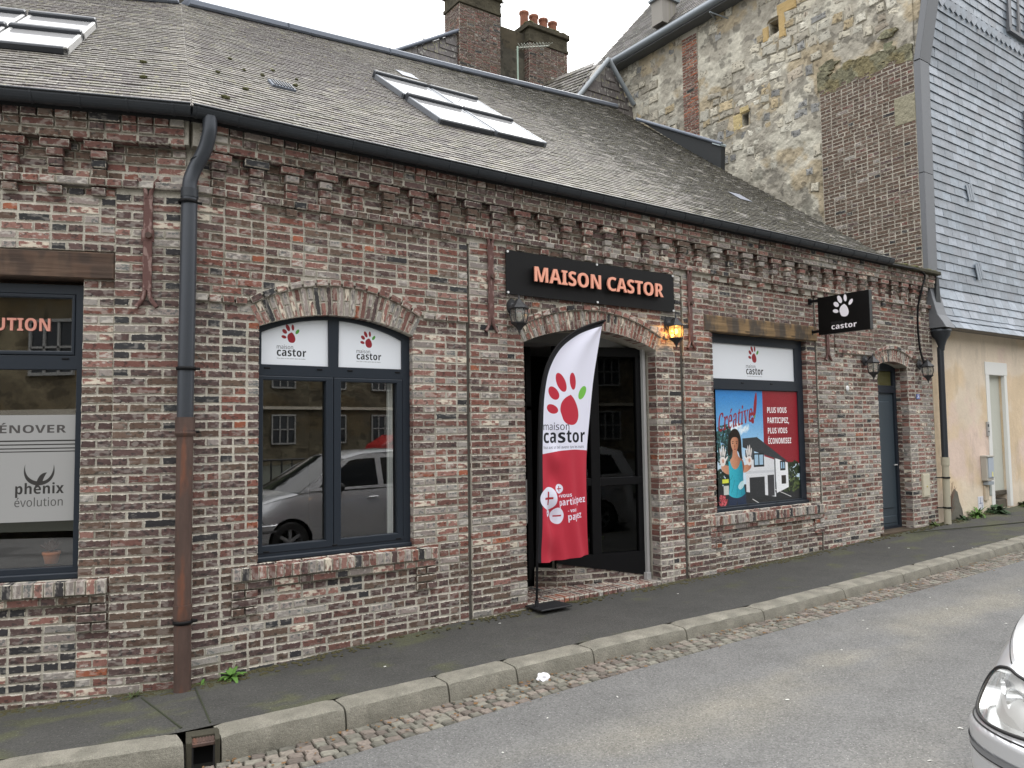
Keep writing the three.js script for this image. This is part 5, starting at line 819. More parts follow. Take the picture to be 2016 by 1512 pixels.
// gutter strip of setts
{
  const gs = new THREE.Group(); gs.name = 'gutter_strip'; gs.userData.kind = 'structure'; scene.add(gs);
  const bed = sheet(-4, 24, 200, (x) => kOut(x) - 0.02, (x) => sOut(x) + 0.02, 2, (x) => roadY(x) - 0.012); obj('bed', bed, mat([0.085, 0.078, 0.062], { map: mortarMap, roughness: 1, bumpMap: grainBump, bumpScale: 0.006 }), gs);
  const smap = dtex(1024, 1024, (x, y, o, i, j) => { const ci = i >> 7, cj = j >> 7, id = ci + cj * 8, h1 = hash(id, 1, 3), h2 = hash(id, 2, 3), s = (i & 127) / 128, t = (j & 127) / 128, n = fbm(s * 5, t * 5, 4, id * 7), e = Math.min(s, 1 - s, t, 1 - t), k = (0.55 + 0.6 * h1) * (0.6 + 0.7 * n) * (0.88 + 0.12 * sstep(0, 0.12, e)), m = sstep(0.3, 0.9, h2); o[0] = lerp(0.185, 0.20, m) * k; o[1] = lerp(0.176, 0.166, m) * k; o[2] = lerp(0.146, 0.142, m) * k; }, true, false);
  const ST = new Pieces('sett', 'setts', mat('#ffffff', { map: smap, roughness: 0.85, bumpMap: smap, bumpScale: 0.006 }), 300), r = rng(61);
  const geos = [...Array(40)].map((_, i) => { const q = rng(i * 5 + 2), ci = i % 8, cj = (i / 8) | 0; return poly2geo(jagRect(0.112, 0.078, q, 0.0035, 3, 2), 0.008, 0.06, [(ci * 128 + 3) / 1024, (cj * 128 + 3) / 1024, (ci * 128 + 125) / 1024, (cj * 128 + 125) / 1024], 0.112, 0.078, q, 0.005, 0.002); });
  const rows = 5; for (let k = 0; k < rows; k++) for (let x = -3.4 + r() * 0.1; x < 18;) { const L = 0.072 + 0.05 * r(), z0 = kOut(x) + 0.006, w = (sOut(x) - z0) / rows, xm = x + L / 2, sl = Math.atan((sOut(x + 0.3) - sOut(x - 0.3)) / 0.6); ST.add(geos[(r() * 40) | 0], mt(T0, xm, roadY(xm) + 0.006 + (r() - 0.5) * 0.005, z0 + (k + 0.5) * w + (r() - 0.5) * 0.008, 0, L / 0.112 * 0.97, w / 0.078 * 0.95, 1, -Math.PI / 2 + (r() - 0.5) * 0.05, -sl + (r() - 0.5) * 0.08), gs, L * w); x += L + 0.008; }
  ST.done();
}
// weeds, moss at the wall foot, litter
M.leaf = mat([0.085, 0.19, 0.03], { roughness: 0.7, side: THREE.DoubleSide });
function leafGeo(L, w, bend, r) { const n = 5, P = [], ix = []; for (let i = 0; i <= n; i++) { const t = i / n, ww = w * Math.sin(Math.PI * Math.min(1, 0.12 + t * 0.88)) * (0.8 + 0.4 * r()); P.push(-ww, t * L * Math.cos(bend * t), t * L * Math.sin(bend * t), ww, t * L * Math.cos(bend * t), t * L * Math.sin(bend * t)); if (i < n) ix.push(i * 2, i * 2 + 1, i * 2 + 3, i * 2, i * 2 + 3, i * 2 + 2); } const g = new THREE.BufferGeometry(); g.setAttribute('position', new THREE.Float32BufferAttribute(P, 3)); g.setIndex(ix); g.computeVertexNormals(); return g; }
function weed(name, label, cat, at, n, L, w, m, seed, spread = 1.2) { const t = thing(name, label, cat, at), r = rng(seed), big = []; for (let i = 0; i < n; i++) { const g = leafGeo(L * (0.5 + 0.6 * r()), w * (0.6 + 0.6 * r()), 0.5 + r() * 0.8, r).rotateX(0.15 + spread * r()).rotateY(r() * 6.3).translate((r() - 0.5) * L * 0.3, 0, (r() - 0.5) * L * 0.2); big.push(g); } if (n <= 22) big.forEach((g) => obj('leaf', g, m, t)); else obj('foliage', big, m, t); return t; }
weed('weed', 'bright green leafy weed at wall foot beside the rusty downpipe', 'weed', [0.34, 0.01, 0.07], 22, 0.15, 0.025, M.leaf, 5);
weed('weed', 'tiny green seedling at wall foot touching the rusty downpipe', 'weed', [0.13, 0.0, 0.05], 9, 0.06, 0.012, M.leaf, 6);
weed('grass_tuft', 'small dark grass tuft under the left brick pilaster', 'grass tuft', [-0.36, -0.025, -0.02], 40, 0.10, 0.004, mat([0.06, 0.085, 0.025], { side: THREE.DoubleSide }), 7, 0.9);
{
  const r = rng(91), m = []; for (let i = 0; i < 2600; i++) { const x = -1.4 + 15 * r(), n = fbm(x * 1.6, 3, 3, 19); if (r() > sstep(0.35, 0.7, n) + 0.15) continue; if (x > 3.4 && x < 5.25 && r() < 0.3) continue; const s = 0.006 + 0.012 * r(), z = wallZ(x) + 0.02 + Math.pow(r(), 2.2) * 0.16; m.push(new THREE.IcosahedronGeometry(s, 1).scale(1.6, 0.6, 1).rotateY(r() * 3).translate(x, footY(x) - 0.001, z)); }
  const o = obj('moss', m, mat([0.058, 0.052, 0.022], { roughness: 1, bumpMap: grainBump, bumpScale: 0.004 }), scene, { kind: 'stuff' }); tag(o, 'dark green moss along foot of the brick wall', 'moss');
  const b = []; for (let i = 0; i < 46; i++) { const x = -0.5 + 11 * r(), z = lerp(wallZ(x) + 0.2, sOut(x) + 2.4, r()), on = z < kIn(x) ? lerp(footY(x), kerbY(x), clamp((z - wallZ(x)) / (kIn(x) - wallZ(x)))) : z > sOut(x) ? roadY(x) + 0.012 * (z - 1.7) : 9; if (on > 5) continue; b.push(cbox(0.012 + 0.02 * r(), 0.004, 0.008 + 0.008 * r(), 0, 0, 0, 0.001).rotateY(r() * 3).translate(x, on + 0.005, z)); }
  tag(obj('litter', b, mat([0.6, 0.59, 0.56]), scene, { kind: 'stuff' }), 'pale crumbs and fag ends scattered on pavement and road', 'litter');
  const lf = []; for (let i = 0; i < 420; i++) { const x = -0.2 + 11 * r(), z = kOut(x) + 0.02 + Math.pow(r(), 1.8) * 0.4, g = new THREE.PlaneGeometry(0.012 + 0.022 * r(), 0.008 + 0.012 * r()).rotateX(-1.57 + (r() - 0.5) * 0.9).rotateY(r() * 6).translate(x, roadY(x) + 0.016, z); lf.push(g); } tag(obj('leaf_litter', lf, mat([0.17, 0.095, 0.04], { roughness: 1, side: THREE.DoubleSide }), scene, { kind: 'stuff' }), 'brown leaf crumbs lying along the gutter setts', 'leaf litter');
  const t = thing('paper_litter', 'crumpled white paper on the gutter setts below the entrance', 'litter', [2.47, roadY(2.47) + 0.012, 1.4]), g = new THREE.IcosahedronGeometry(0.04, 3), p = g.attributes.position; for (let i = 0; i < p.count; i++) { const k = 0.65 + 0.7 * vn(p.getX(i) * 70 + 9, p.getY(i) * 70 + p.getZ(i) * 60, 0, 0, 3); p.setXYZ(i, p.getX(i) * k * 1.4, Math.max(-0.008, p.getY(i) * k * 0.9 + 0.012), p.getZ(i) * k); } g.deleteAttribute('normal'); g.computeVertexNormals(); obj('paper', g, mat([0.72, 0.72, 0.76], { roughness: 0.8 }), t);
}
// ---------------------------------------------------------------- the tall house beyond the shop
const HX = 11.9, HY = 0.31;
const house = thing('slate_hung_house', 'tall house with stone rubble side wall, pale slate hung front and cream rendered ground floor', 'house', [HX, HY, 0]);
const hb = (q) => q.translate(-HX, -HY, 0);
const TW = new THREE.Matrix4().makeBasis(V3(0, 0, 1), V3(0, 1, 0), V3(-1, 0, 0)).setPosition(HX, 0, 0);
const W2H = (q) => hb(q.applyMatrix4(TW));
const stoneKinds = [[0.50, 0.465, 0.385], [0.44, 0.36, 0.235], [0.25, 0.25, 0.245], [0.58, 0.555, 0.48], [0.36, 0.315, 0.255], [0.21, 0.215, 0.14], [0.40, 0.37, 0.31], [0.30, 0.13, 0.09]];
const stoneMap = dtex(1024, 1024, (x, y, o, i, j) => { const ci = i >> 7, cj = j >> 7, id = ci + cj * 8, K = stoneKinds[cj], s = (i & 127) / 128, t = (j & 127) / 128, n = fbm(s * 4, t * 4, 5, id * 11), f = fbm(s * 16, t * 16, 3, id * 5), e = Math.min(s, 1 - s, t, 1 - t), m = sstep(0.05, -0.05, e - 0.02 - 0.16 * fbm(s * 4 + 3, t * 4, 3, id)), d = sstep(0.62, 0.7, fbm(s * 6, t * 6, 4, id + 90)), k = (0.7 + 0.6 * hash(id, 1, 1)) * (0.5 + 0.6 * n + 0.4 * f) * (1 - 0.6 * d); o[0] = lerp(K[0] * k, 0.36 * (0.7 + 0.5 * f), m); o[1] = lerp(K[1] * k, 0.335 * (0.7 + 0.5 * f), m); o[2] = lerp(K[2] * k, 0.275 * (0.7 + 0.5 * f), m); }, true, false);
const lumps = gtex(1024, 1024, (x, y) => 0.75 * fbm(x * 20, y * 20, 6, 33, 20, 20) + 0.25 * vn(x * 9, y * 9, 9, 9, 5));
const plasterMap = dtex(1024, 1024, (x, y, o) => { const n = fbm(x * 9, y * 9, 6, 33, 9, 9), f = fbm(x * 40, y * 40, 3, 35, 40, 40), a = sstep(0.48, 0.6, fbm(x * 5, y * 5, 5, 37, 5, 5)), d = sstep(0.60, 0.68, fbm(x * 12, y * 12, 5, 39, 12, 12)), b = sstep(0.55, 0.66, fbm(x * 4, y * 4, 5, 43, 4, 4)), k = (0.55 + 0.5 * n + 0.35 * (f - 0.2)) * (1 - 0.42 * d); o[0] = lerp(lerp(0.42, 0.60, a), 0.45, b) * k; o[1] = lerp(lerp(0.39, 0.57, a), 0.38, b) * k; o[2] = lerp(lerp(0.33, 0.485, a), 0.27, b) * k; });
M.stone = mat('#ffffff', { map: stoneMap, roughness: 0.95, bumpMap: stoneMap, bumpScale: 0.02 });
M.plaster = mat('#ffffff', { map: rep(plasterMap, 0.42), roughness: 0.97, bumpMap: rep(lumps, 0.42), bumpScale: 0.06 });
{
  const wallShape = shape([[-8.35, 3], [-0.02, 3], [-0.02, 8.3], [0.1, 9.3], [0.1, 11.5], [-8.35, 11.5]]);
  wallShape.holes.push(path([[-2.96, 10.08], [-2.74, 10.08], [-2.74, 10.36], [-2.96, 10.36]]), path([[-3.72, 8.42], [-3.56, 8.40], [-3.54, 8.68], [-3.70, 8.66]]));
  // rough face: a fine sheet pushed in and out, behind it the body of the wall
  const body = obj('rubble_wall', W2H(extr(wallShape, 0.5, 0, -0.52)), M.plaster, house);
  const g = new THREE.PlaneGeometry(8.3, 8, 230, 220).translate(-4.18, 7.4, 0), p = g.attributes.position; for (let i = 0; i < p.count; i++) { let x = p.getX(i); const y = p.getY(i);  const hol = (Math.abs(x + 2.85) < 0.13 && Math.abs(y - 10.22) < 0.16) || (Math.abs(x + 3.63) < 0.11 && Math.abs(y - 8.54) < 0.15); p.setZ(i, hol ? -0.45 : 0.004 + 0.075 * (fbm(x * 2.6 + 40, y * 2.6, 5, 55) - 0.5)); } g.computeVertexNormals();
  obj('rough_render', W2H(g), M.plaster, body);
  const SP = new Pieces('stone', 'stonework', M.stone, 300), r = rng(17), cache = [];
  const sg = (k) => { const i = (r() * 12) | 0, key = k * 12 + i; if (!cache[key]) { const q = rng(key * 3 + 1), ci = i % 8; cache[key] = poly2geo(jagRect(1, 0.62, q, 0.055, 3, 2).map(([x, y]) => [x * (0.94 + 0.06 * q()), y]), 0.06, 0.12, [(ci * 128 + 2) / 1024, (k * 128 + 2) / 1024, (ci * 128 + 126) / 1024, (k * 128 + 126) / 1024], 1, 0.62, q, 0.05, 0.02); } return cache[key]; };
  for (let v = 4.4; v < 11.4;) {
    const h = 0.11 + 0.15 * r();
    for (let u = -8.3; u < -0.1;) {
      const L = 0.15 + 0.32 * r() * r() + 0.06 * r(), cu = u + L / 2, cv = v + h / 2, d = fbm(cu * 0.8 + 5, cv * 0.8, 4, 23), e = fbm(cu * 1.4 + 15, cv * 1.4, 4, 27);
      const brickZone = cu > -1.95 && cv < 8.5, strip = cu > -5.45 && cu < -4.75 && cv > 7.6 && cv < 11, inHole = (Math.abs(cu + 2.85) < 0.3 && Math.abs(cv - 10.22) < 0.26) || (Math.abs(cu + 3.63) < 0.28 && Math.abs(cv - 8.54) < 0.26);
      if (cu > -0.3) { u += L; continue; }
      if (!brickZone && !strip && !inHole && (r() < 0.60 - 2.2 * (d - 0.5))) {
        const mossy = cu > -2.0 && cv > 8.4 && cv < 9.15 && r() < 0.75, k = mossy ? 5 : e > 0.56 && cv < 8.6 ? (r() < 0.75 ? 2 : 6) : pick(r, [0.28, 0.13, 0.08, 0.28, 0.08, 0.0, 0.24, 0.01]);
        SP.add(sg(k), mt(TW, cu, cv + (r() - 0.5) * 0.04, 0.002 + 0.022 * r(), (r() - 0.5) * 0.3, L * 0.99, h / 0.62 * (0.8 + 0.35 * r()), 0.3), body, L * h);
      }
      u += L + 0.012;
    }
    v += h;
  }
  SP.done();
  // putlog holes with dressed stones
  obj('dressed_stone', [W2H(span(-2.72, -2.56, 9.9, 10.42, -0.1, 0.03, 0.02)), W2H(span(-3.12, -2.98, 9.98, 10.3, -0.1, 0.02, 0.02)), W2H(span(-2.75, -2.3, 10.38, 10.62, -0.1, 0.03, 0.02))], mat([0.50, 0.36, 0.17], { roughness: 0.95, bumpMap: lumps, bumpScale: 0.02 }), body);
  obj('dressed_stone', [W2H(span(-3.95, -3.72, 8.34, 8.72, -0.1, 0.02, 0.03)), W2H(span(-3.78, -3.5, 8.68, 8.84, -0.1, 0.02, 0.03))], mat([0.52, 0.42, 0.22], { roughness: 0.95, bumpMap: lumps, bumpScale: 0.03 }), body);
  const HB = new Pieces('brick', 'brickwork', M.brick, 300);
  const panel = obj('brick_panel', W2H(extr(shape([[-1.84, 4], [-0.03, 4], [-0.03, 8.40], [-0.9, 8.45], [-1.84, 8.50]]), 0.1, 0, -0.05)), mat('#ffffff', { map: rep(mortarMap, 1), color: new THREE.Color(0.36, 0.33, 0.26), bumpMap: grainBump, bumpScale: 0.01, roughness: 1 }), house);
  lay(HB, TW, panel, { u0: -1.83, u1: -0.04, v0: 4.35, v1: 8.47, w: 0.058, zone: (u, v, h, q) => pick(q, [0.05, 0.05, 0.025, 0, 0.0, 0.02, 0.85, 0.005]), seed: 44, even: true, holes: (v) => v > 7.25 && v < 7.75 ? [[-0.4, -0.03]] : [] });
  obj('moss_patch', [...[...Array(46)].map((_, i) => { const q = rng(i + 300), x = -1.85 + 1.78 * q(), y = 8.44 + 0.62 * q() * q() + 0.04 * Math.sin(x * 9), R = 0.07 + 0.10 * q(), n = 11, p = []; for (let k = 0; k < n; k++) { const a = k / n * 6.283, d = R * (0.55 + 0.7 * q()); p.push([clamp(x + 1.5 * d * Math.cos(a), -1.88, -0.04), y + 0.7 * d * Math.sin(a)]); } return W2H(extr(shape(p), 0.03 + 0.012 * q(), 0, 0.02)); })], mat([0.50, 0.51, 0.40], { roughness: 1, map: rep(plasterMap, 0.8), bumpMap: rep(lumps, 0.8), bumpScale: 0.07 }), panel, { kind: 'stuff' });
  obj('cement_patch', W2H(span(-0.4, -0.03, 7.25, 7.75, 0.0, 0.062, 0.01)), mat([0.28, 0.26, 0.19], { roughness: 1, bumpMap: lumps, bumpScale: 0.03 }), panel);
  const strip = obj('brick_strip', W2H(span(-5.32, -4.86, 7.4, 11.2, -0.1, 0.015)), M.mortar, house);
  lay(HB, TW, strip, { u0: -5.31, u1: -4.87, v0: 7.6, v1: 11.0, w: 0.03, zone: (u, v, h, q) => pick(q, [0.25, 0.02, 0.01, 0.28, 0.0, 0.0, 0.02, 0.42]), bond: 'pilaster', seed: 45, even: true }); HB.done();
}
// slate hung front
const blueMap = dtex(512, 768, (x, y, o, i, j) => { const id = (i >> 6) + (j >> 6) * 8, s = (i & 63) / 64, t = (j & 63) / 64, v = 0.68 + 0.5 * hash(id, 3, 7), n = fbm(s * 5, t * 5, 3, id * 3), w = hash(id, 5, 5); o[0] = lerp(0.205, 0.255, w) * v * (0.75 + 0.5 * n); o[1] = lerp(0.248, 0.285, w) * v * (0.75 + 0.5 * n); o[2] = lerp(0.30, 0.335, w) * v * (0.75 + 0.5 * n); }, true, false);
M.blueSlate = mat('#ffffff', { map: blueMap, roughness: 0.36 });
M.darkSlate = mat('#ffffff', { map: slateMap, color: new THREE.Color(0.62, 0.68, 0.76), roughness: 0.6, bumpMap: slateMap, bumpScale: 0.002 });
{
  const prof = [[3.62, 0.27], [3.84, 0.13], [4.35, 0.02], [8.3, 0.05], [9.35, 0.24], [12.6, 0.42]];
  const poly = [...prof.map(([y, z]) => [z - 0.02, y]), [-0.3, 12.6], [-0.3, 3.62]];
  const deck = obj('cladding', hb(extr(shape(poly), 12).rotateY(-Math.PI / 2).translate(24.1, 0, 0)), M.darkSlate, house);
  // corner board of folded zinc in three lengths
  for (const [i, [a, b]] of [[3.60, 4.5], [4.51, 6.3], [6.31, 8.29]].entries()) { const zf = (y) => { for (let k = 1; k < prof.length; k++) if (y <= prof[k][0]) return lerp(prof[k - 1][1], prof[k][1], clamp((y - prof[k - 1][0]) / (prof[k][0] - prof[k - 1][0]))); return 0; }; const n = 8, f = []; for (let k = 0; k <= n; k++) { const y = lerp(a, b, k / n); f.push([zf(y) + 0.035, y]); } obj('corner_board', hb(extr(shape([...f, [-0.03, b], [-0.03, a]]), 0.32, 0.008).rotateY(-Math.PI / 2).translate(12.16, 0, 0)), mat([0.15, 0.157, 0.172], { roughness: 0.5, metalness: 0.2, bumpMap: grainBump, bumpScale: 0.001 }), house); }
  obj('corner_board', hb(extr(shape([[0.09, 8.3], [0.285, 9.35], [0.46, 12.6], [0.3, 12.6], [0.16, 9.35], [-0.02, 8.3]]), 0.36, 0.008).rotateY(-Math.PI / 2).translate(12.19, 0, 0)), mat([0.16, 0.167, 0.182], { roughness: 0.5, metalness: 0.2 }), house);
  const FS = new Pieces('slate', 'slating', M.blueSlate, 300), seg = (i) => { const a = V3(0, prof[i][0], prof[i][1]), b = V3(0, prof[i + 1][0], prof[i + 1][1]), s = b.clone().sub(a), L = s.length(); s.normalize(); return [new THREE.Matrix4().makeBasis(V3(1, 0, 0), s, V3(1, 0, 0).cross(s)).setPosition(a), L]; };
  for (let i = 0; i < 5; i++) { const [T, L] = seg(i); shingle(FS, T, deck, (u, s) => s < L - 0.02, 12.17, 22, i ? 0 : -0.03, L, 0.30, 0.158, (u, s, q) => (q() * 6) | 0, 50 + i, () => 12.17); }
  { const [T] = seg(4); const r = rng(9); for (let x = 12.3; x < 20; x += 0.2) FS.add(slateGeo((r() * 6) | 0, (r() * 16) | 0, 0.2, 0.2), mt(T, x, 0.08, 0.035, Math.PI / 4), deck, 0.04); }
  FS.done();
  for (const [x0, x1, y0, y1, z] of [[14.95, 15.75, 9.65, 11.2, 0.27], [16.05, 17.1, 7.05, 8.25, 0.045]]) { const w = grp('upper_window', house); obj('surround', [hb(span(x0 - 0.09, x0, y0, y1, z - 0.5, z + 0.07)), hb(span(x1, x1 + 0.09, y0, y1, z - 0.5, z + 0.07)), hb(span(x0 - 0.09, x1 + 0.09, y1, y1 + 0.09, z - 0.5, z + 0.07)), hb(span(x0 - 0.09, x1 + 0.09, y0 - 0.06, y0, z - 0.5, z + 0.08))], mat([0.13, 0.135, 0.15], { roughness: 0.5 }), w); obj('frame', [hb(span(x0, x0 + 0.06, y0, y1, z - 0.1, z + 0.06)), hb(span(x1 - 0.06, x1, y0, y1, z - 0.1, z + 0.06)), hb(span((x0 + x1) / 2 - 0.04, (x0 + x1) / 2 + 0.04, y0, y1, z - 0.1, z + 0.06)), hb(span(x0, x1, (y0 + y1) / 2, (y0 + y1) / 2 + 0.05, z - 0.1, z + 0.04))], mat([0.2, 0.2, 0.21]), w); obj('pane', hb(span(x0, x1, y0, y1, z - 0.02, z)), mat([0.02, 0.025, 0.03], { roughness: 0.05 }), w); }
  for (const [x, y] of [[13.4, 6.2], [13.6, 4.75]]) obj('raised_slates', [0, 1, 2].map((k) => hb(box(0.07, 0.3, 0.012).rotateZ(0.35).translate(x + k * 0.08, y + k * 0.03, 0.075))), M.blueSlate, deck);
}
// main roof and eaves over the stone wall
{
  const a = 48 * Math.PI / 180, TE = new THREE.Matrix4().makeBasis(V3(0, 0, 1), V3(Math.cos(a), Math.sin(a), 0), V3(-Math.sin(a), Math.cos(a), 0)).setPosition(11.66, 11.33, 0);
  const deck = obj('main_roof', hb(extr(shape([[-8.5, 0], [0, 0], [0, 5], [-8.5, 5]]), 0.12, 0, -0.12).applyMatrix4(TE)), M.darkSlate, house);
  const RS = new Pieces('roof_slate', 'roof_slating', M.darkSlate, 300); shingle(RS, TE, deck, (u, s) => s < 5, -8.5, -2.5, -0.04, 4, 0.24, 0.15, (u, s, q) => (q() < 0.4 ? 3 : q() < 0.5 ? 2 : 1), 66); RS.done();
  const mz = mat([0.24, 0.27, 0.30], { roughness: 0.45, metalness: 0.3 });
  const gt = obj('eaves_gutter', [hb(rod([11.58, 11.26, -8.55], [11.58, 11.26, 0], 0.085, 12)), hb(rod([11.56, 11.35, -8.55], [11.56, 11.35, 0], 0.015, 6))], mz, house);
  obj('soffit_board', hb(span(11.6, 11.92, 11.14, 11.24, -8.4, 0)), mat([0.11, 0.115, 0.12], { roughness: 0.8 }), house);
  obj('rain_pipe', [hb(tube([[11.6, 11.2, -8.2], [11.66, 11.0, -8.1], [11.82, 10.85, -7.92], [11.84, 10.6, -7.9], [11.84, 9, -7.9]], 0.055, 10, 30))], mz, gt);
  const dm = grp('roof_box', house); obj('box_wall', hb(box(0.5, 0.6, 0.35).translate(12.05, 12.0, -6.0)), M.darkSlate, dm); obj('box_cap', hb(box(0.62, 0.06, 0.46).translate(12.05, 12.33, -6.0)), mz, dm);
  obj('wall_bracket', [hb(rod([11.86, 11.05, -4.3], [11.5, 11.03, -4.15], 0.02, 6)), hb(rod([11.86, 10.9, -3.95], [11.5, 11.03, -4.15], 0.015, 6))], mz, house);
}
// rendered ground floor
const renderMap = dtex(1024, 1024, (x, y, o) => { const n = fbm(x * 6, y * 6, 5, 21, 6, 6), f = vn(x * 220, y * 220, 220, 220, 3), oc = sstep(0.46, 0.6, fbm(x * 3, y * 3, 5, 25, 3, 3)), pk = sstep(0.5, 0.64, fbm(x * 3 + 0.3, y * 3, 5, 29, 3, 3)), st = sstep(0.63, 0.72, fbm(x * 14, y * 5, 5, 31, 14, 5)), k = (0.84 + 0.25 * n + 0.1 * (f - 0.5)) * (1 - 0.1 * st); o[0] = lerp(lerp(0.70, 0.66, oc), 0.69, pk) * k; o[1] = lerp(lerp(0.595, 0.52, oc), 0.545, pk) * k; o[2] = lerp(lerp(0.475, 0.36, oc), 0.46, pk) * k; });
{
  const rm = mat('#ffffff', { map: rep(renderMap, 0.34), roughness: 0.92, bumpMap: rep(lumps, 0.4), bumpScale: 0.012 });
  const s = shape([[11.92, -0.6], [24, -0.6], [24, 3.75], [11.92, 3.75]]); s.holes.push(path(rectPts(13.98, 14.62, 0.4, 2.90)), path(rectPts(18, 19, 1.3, 2.7)));
  const wl = obj('rendered_wall', hb(extr(s, 0.32, 0, -0.32)), rm, house);
  obj('cement_patch', hb(extr(shape([[12.10, 0.2], [12.16, 0.45], [12.28, 0.58], [12.34, 0.74], [12.47, 0.86], [12.58, 0.80], [12.64, 0.62], [12.72, 0.5], [12.8, 0.2]]), 0.012, 0.003, -0.004)), mat([0.30, 0.30, 0.285], { roughness: 0.95, map: rep(mortarMap, 0.7), bumpMap: lumps, bumpScale: 0.006 }), wl, { label: 'bare grey cement patch on the cream wall' });
  const d = grp('back_door', house), wm = mat([0.72, 0.72, 0.70], { roughness: 0.6, bumpMap: grainBump, bumpScale: 0.002 });
  obj('surround', [hb(span(13.86, 13.987, 0.42, 2.88, -0.05, 0.014, 0.003)), hb(span(14.612, 14.72, 0.42, 2.88, -0.05, 0.012, 0.003)), hb(span(13.84, 14.74, 2.88, 3.12, -0.1, 0.016, 0.004))], wm, d);
  obj('door_leaf', [hb(span(13.98, 14.62, 0.72, 2.9, -0.14, -0.09, 0.004))], mat([0.52, 0.53, 0.47], { roughness: 0.7, bumpMap: lumps, bumpScale: 0.004 }), d);
  obj('threshold', [hb(span(13.98, 14.62, 0.64, 0.72, -0.3, -0.05, 0.01)), hb(span(13.98, 14.64, 0.2, 0.56, -0.3, -0.06, 0.02))], mat([0.20, 0.18, 0.155], { roughness: 0.95, map: mortarMap }), d); obj('lock', hb(span(14.02, 14.08, 0.78, 0.86, -0.1, -0.07)), M.white, d);
  const gm = mat([0.30, 0.34, 0.38], { roughness: 0.5, metalness: 0.1 }), pm = mat([0.42, 0.40, 0.36], { roughness: 0.7 });
  const eb = thing('electricity_box', 'pale grey wall box with hood left of white framed door', 'electricity box', [13.63, 1.14, 0.0]);
  obj('case', [cbox(0.26, 0.42, 0.10, 0, 0.02, 0.05, 0.006)], pm, eb); obj('cover', cbox(0.2, 0.36, 0.02, 0.02, 0.04, 0.105, 0.004), mat([0.38, 0.43, 0.50], { roughness: 0.4 }), eb); obj('hood', cbox(0.28, 0.03, 0.13, 0, 0.245, 0.06, 0.004), pm, eb); obj('tray', cbox(0.22, 0.06, 0.09, 0.03, -0.24, 0.05, 0.004), gm, eb); obj('conduit', cbox(0.12, 0.26, 0.04, -0.02, -0.42, 0.02, 0.006), mat([0.50, 0.42, 0.32]), eb); obj('notice', cbox(0.05, 0.09, 0.004, 0.05, -0.08, 0.118, 0.001), mat([0.7, 0.66, 0.3]), eb);
  const ic = thing('intercom', 'small steel intercom panel left of white framed door', 'intercom', [13.82, 1.88, 0.0]); obj('panel', cbox(0.08, 0.26, 0.03, 0, 0, 0.015, 0.004), mat([0.42, 0.42, 0.42], { roughness: 0.4, metalness: 0.5 }), ic); obj('button', new THREE.CylinderGeometry(0.012, 0.012, 0.01, 12).rotateX(Math.PI / 2).translate(0, -0.05, 0.033), M.black, ic); obj('speaker_grille', cbox(0.05, 0.05, 0.004, 0, 0.06, 0.031, 0.001), M.zinc, ic);
  const gp = thing('wall_cover', 'small grey flat cover plate below the electricity box', 'cover plate', [13.84, 0.78, 0.0]); obj('plate', cbox(0.12, 0.24, 0.012, 0, 0, 0.006, 0.003), mat([0.30, 0.32, 0.30]), gp);
  const st = thing('wall_notice', 'small white tile with faint blue marks near pavement', 'tile', [13.42, 0.55, 0.0]); obj('tile', cbox(0.2, 0.24, 0.008, 0, 0, 0.004, 0.002), mat([0.62, 0.63, 0.68]), st); obj('mark', [box(0.012, 0.1, 0.002, -0.02, 0.05, 0.009), box(0.12, 0.012, 0.002, 0, 0, 0.009), box(0.012, 0.07, 0.002, 0.04, -0.06, 0.009)], mat([0.15, 0.17, 0.3]), st);
  // hopper and drain pipe at the joint with the shop
  const dp = grp('drain_pipe', house); const sq = (pts) => hb(lathe(pts, 12).translate(11.985, 0, 0.14));
  obj('hopper', [sq([[0.045, 3.22], [0.055, 3.3], [0.09, 3.40], [0.14, 3.47], [0.15, 3.53], [0.165, 3.54], [0.165, 3.575], [0.0, 3.57]])], M.zinc, dp);
  obj('valley_sheet', [hb(extr(shape([[11.86, 3.56], [12.12, 3.56], [12.06, 4.45], [11.98, 4.5]]), 0.05, 0.004, 0.07))], M.lead, dp);
  obj('pipe', [hb(rod([11.985, 3.28, 0.12], [11.965, 1.40, 0.12], 0.052, 16))], M.zinc, dp, { label: 'dark upper drain pipe' });
  obj('iron_pipe', [hb(rod([11.965, 1.42, 0.12], [11.95, 0.26, 0.12], 0.055, 16)), hb(rod([11.966, 1.42, 0.12], [11.965, 1.28, 0.12], 0.066, 16))], mat([0.40, 0.37, 0.285], { roughness: 0.7, bumpMap: grainBump, bumpScale: 0.001 }), dp, { label: 'cream painted lower drain pipe' });
  for (const y of [1.08, 0.58]) obj('pipe_clamp', [hb(new THREE.TorusGeometry(0.06, 0.009, 6, 20).rotateX(Math.PI / 2).scale(1, 1.8, 1).translate(11.958, y, 0.12)), hb(rod([11.9, y, 0.1], [11.82, y, 0.02], 0.01, 6))], M.black, dp);
  weed('shrub', 'light green bushy weed at foot of the cream wall', 'weed', [13.05, 0.34, 0.1], 60, 0.28, 0.022, mat([0.09, 0.18, 0.035], { side: THREE.DoubleSide }), 12);
  weed('ivy_clump', 'dark ivy clump at the white framed doorstep', 'ivy', [13.75, 0.36, 0.12], 90, 0.26, 0.045, mat([0.03, 0.065, 0.022], { side: THREE.DoubleSide }), 13, 1.0);
  weed('ivy_clump', 'dark ivy clump in front of the cement patch', 'ivy', [12.55, 0.32, 0.08], 50, 0.17, 0.03, mat([0.035, 0.075, 0.025], { side: THREE.DoubleSide }), 14);
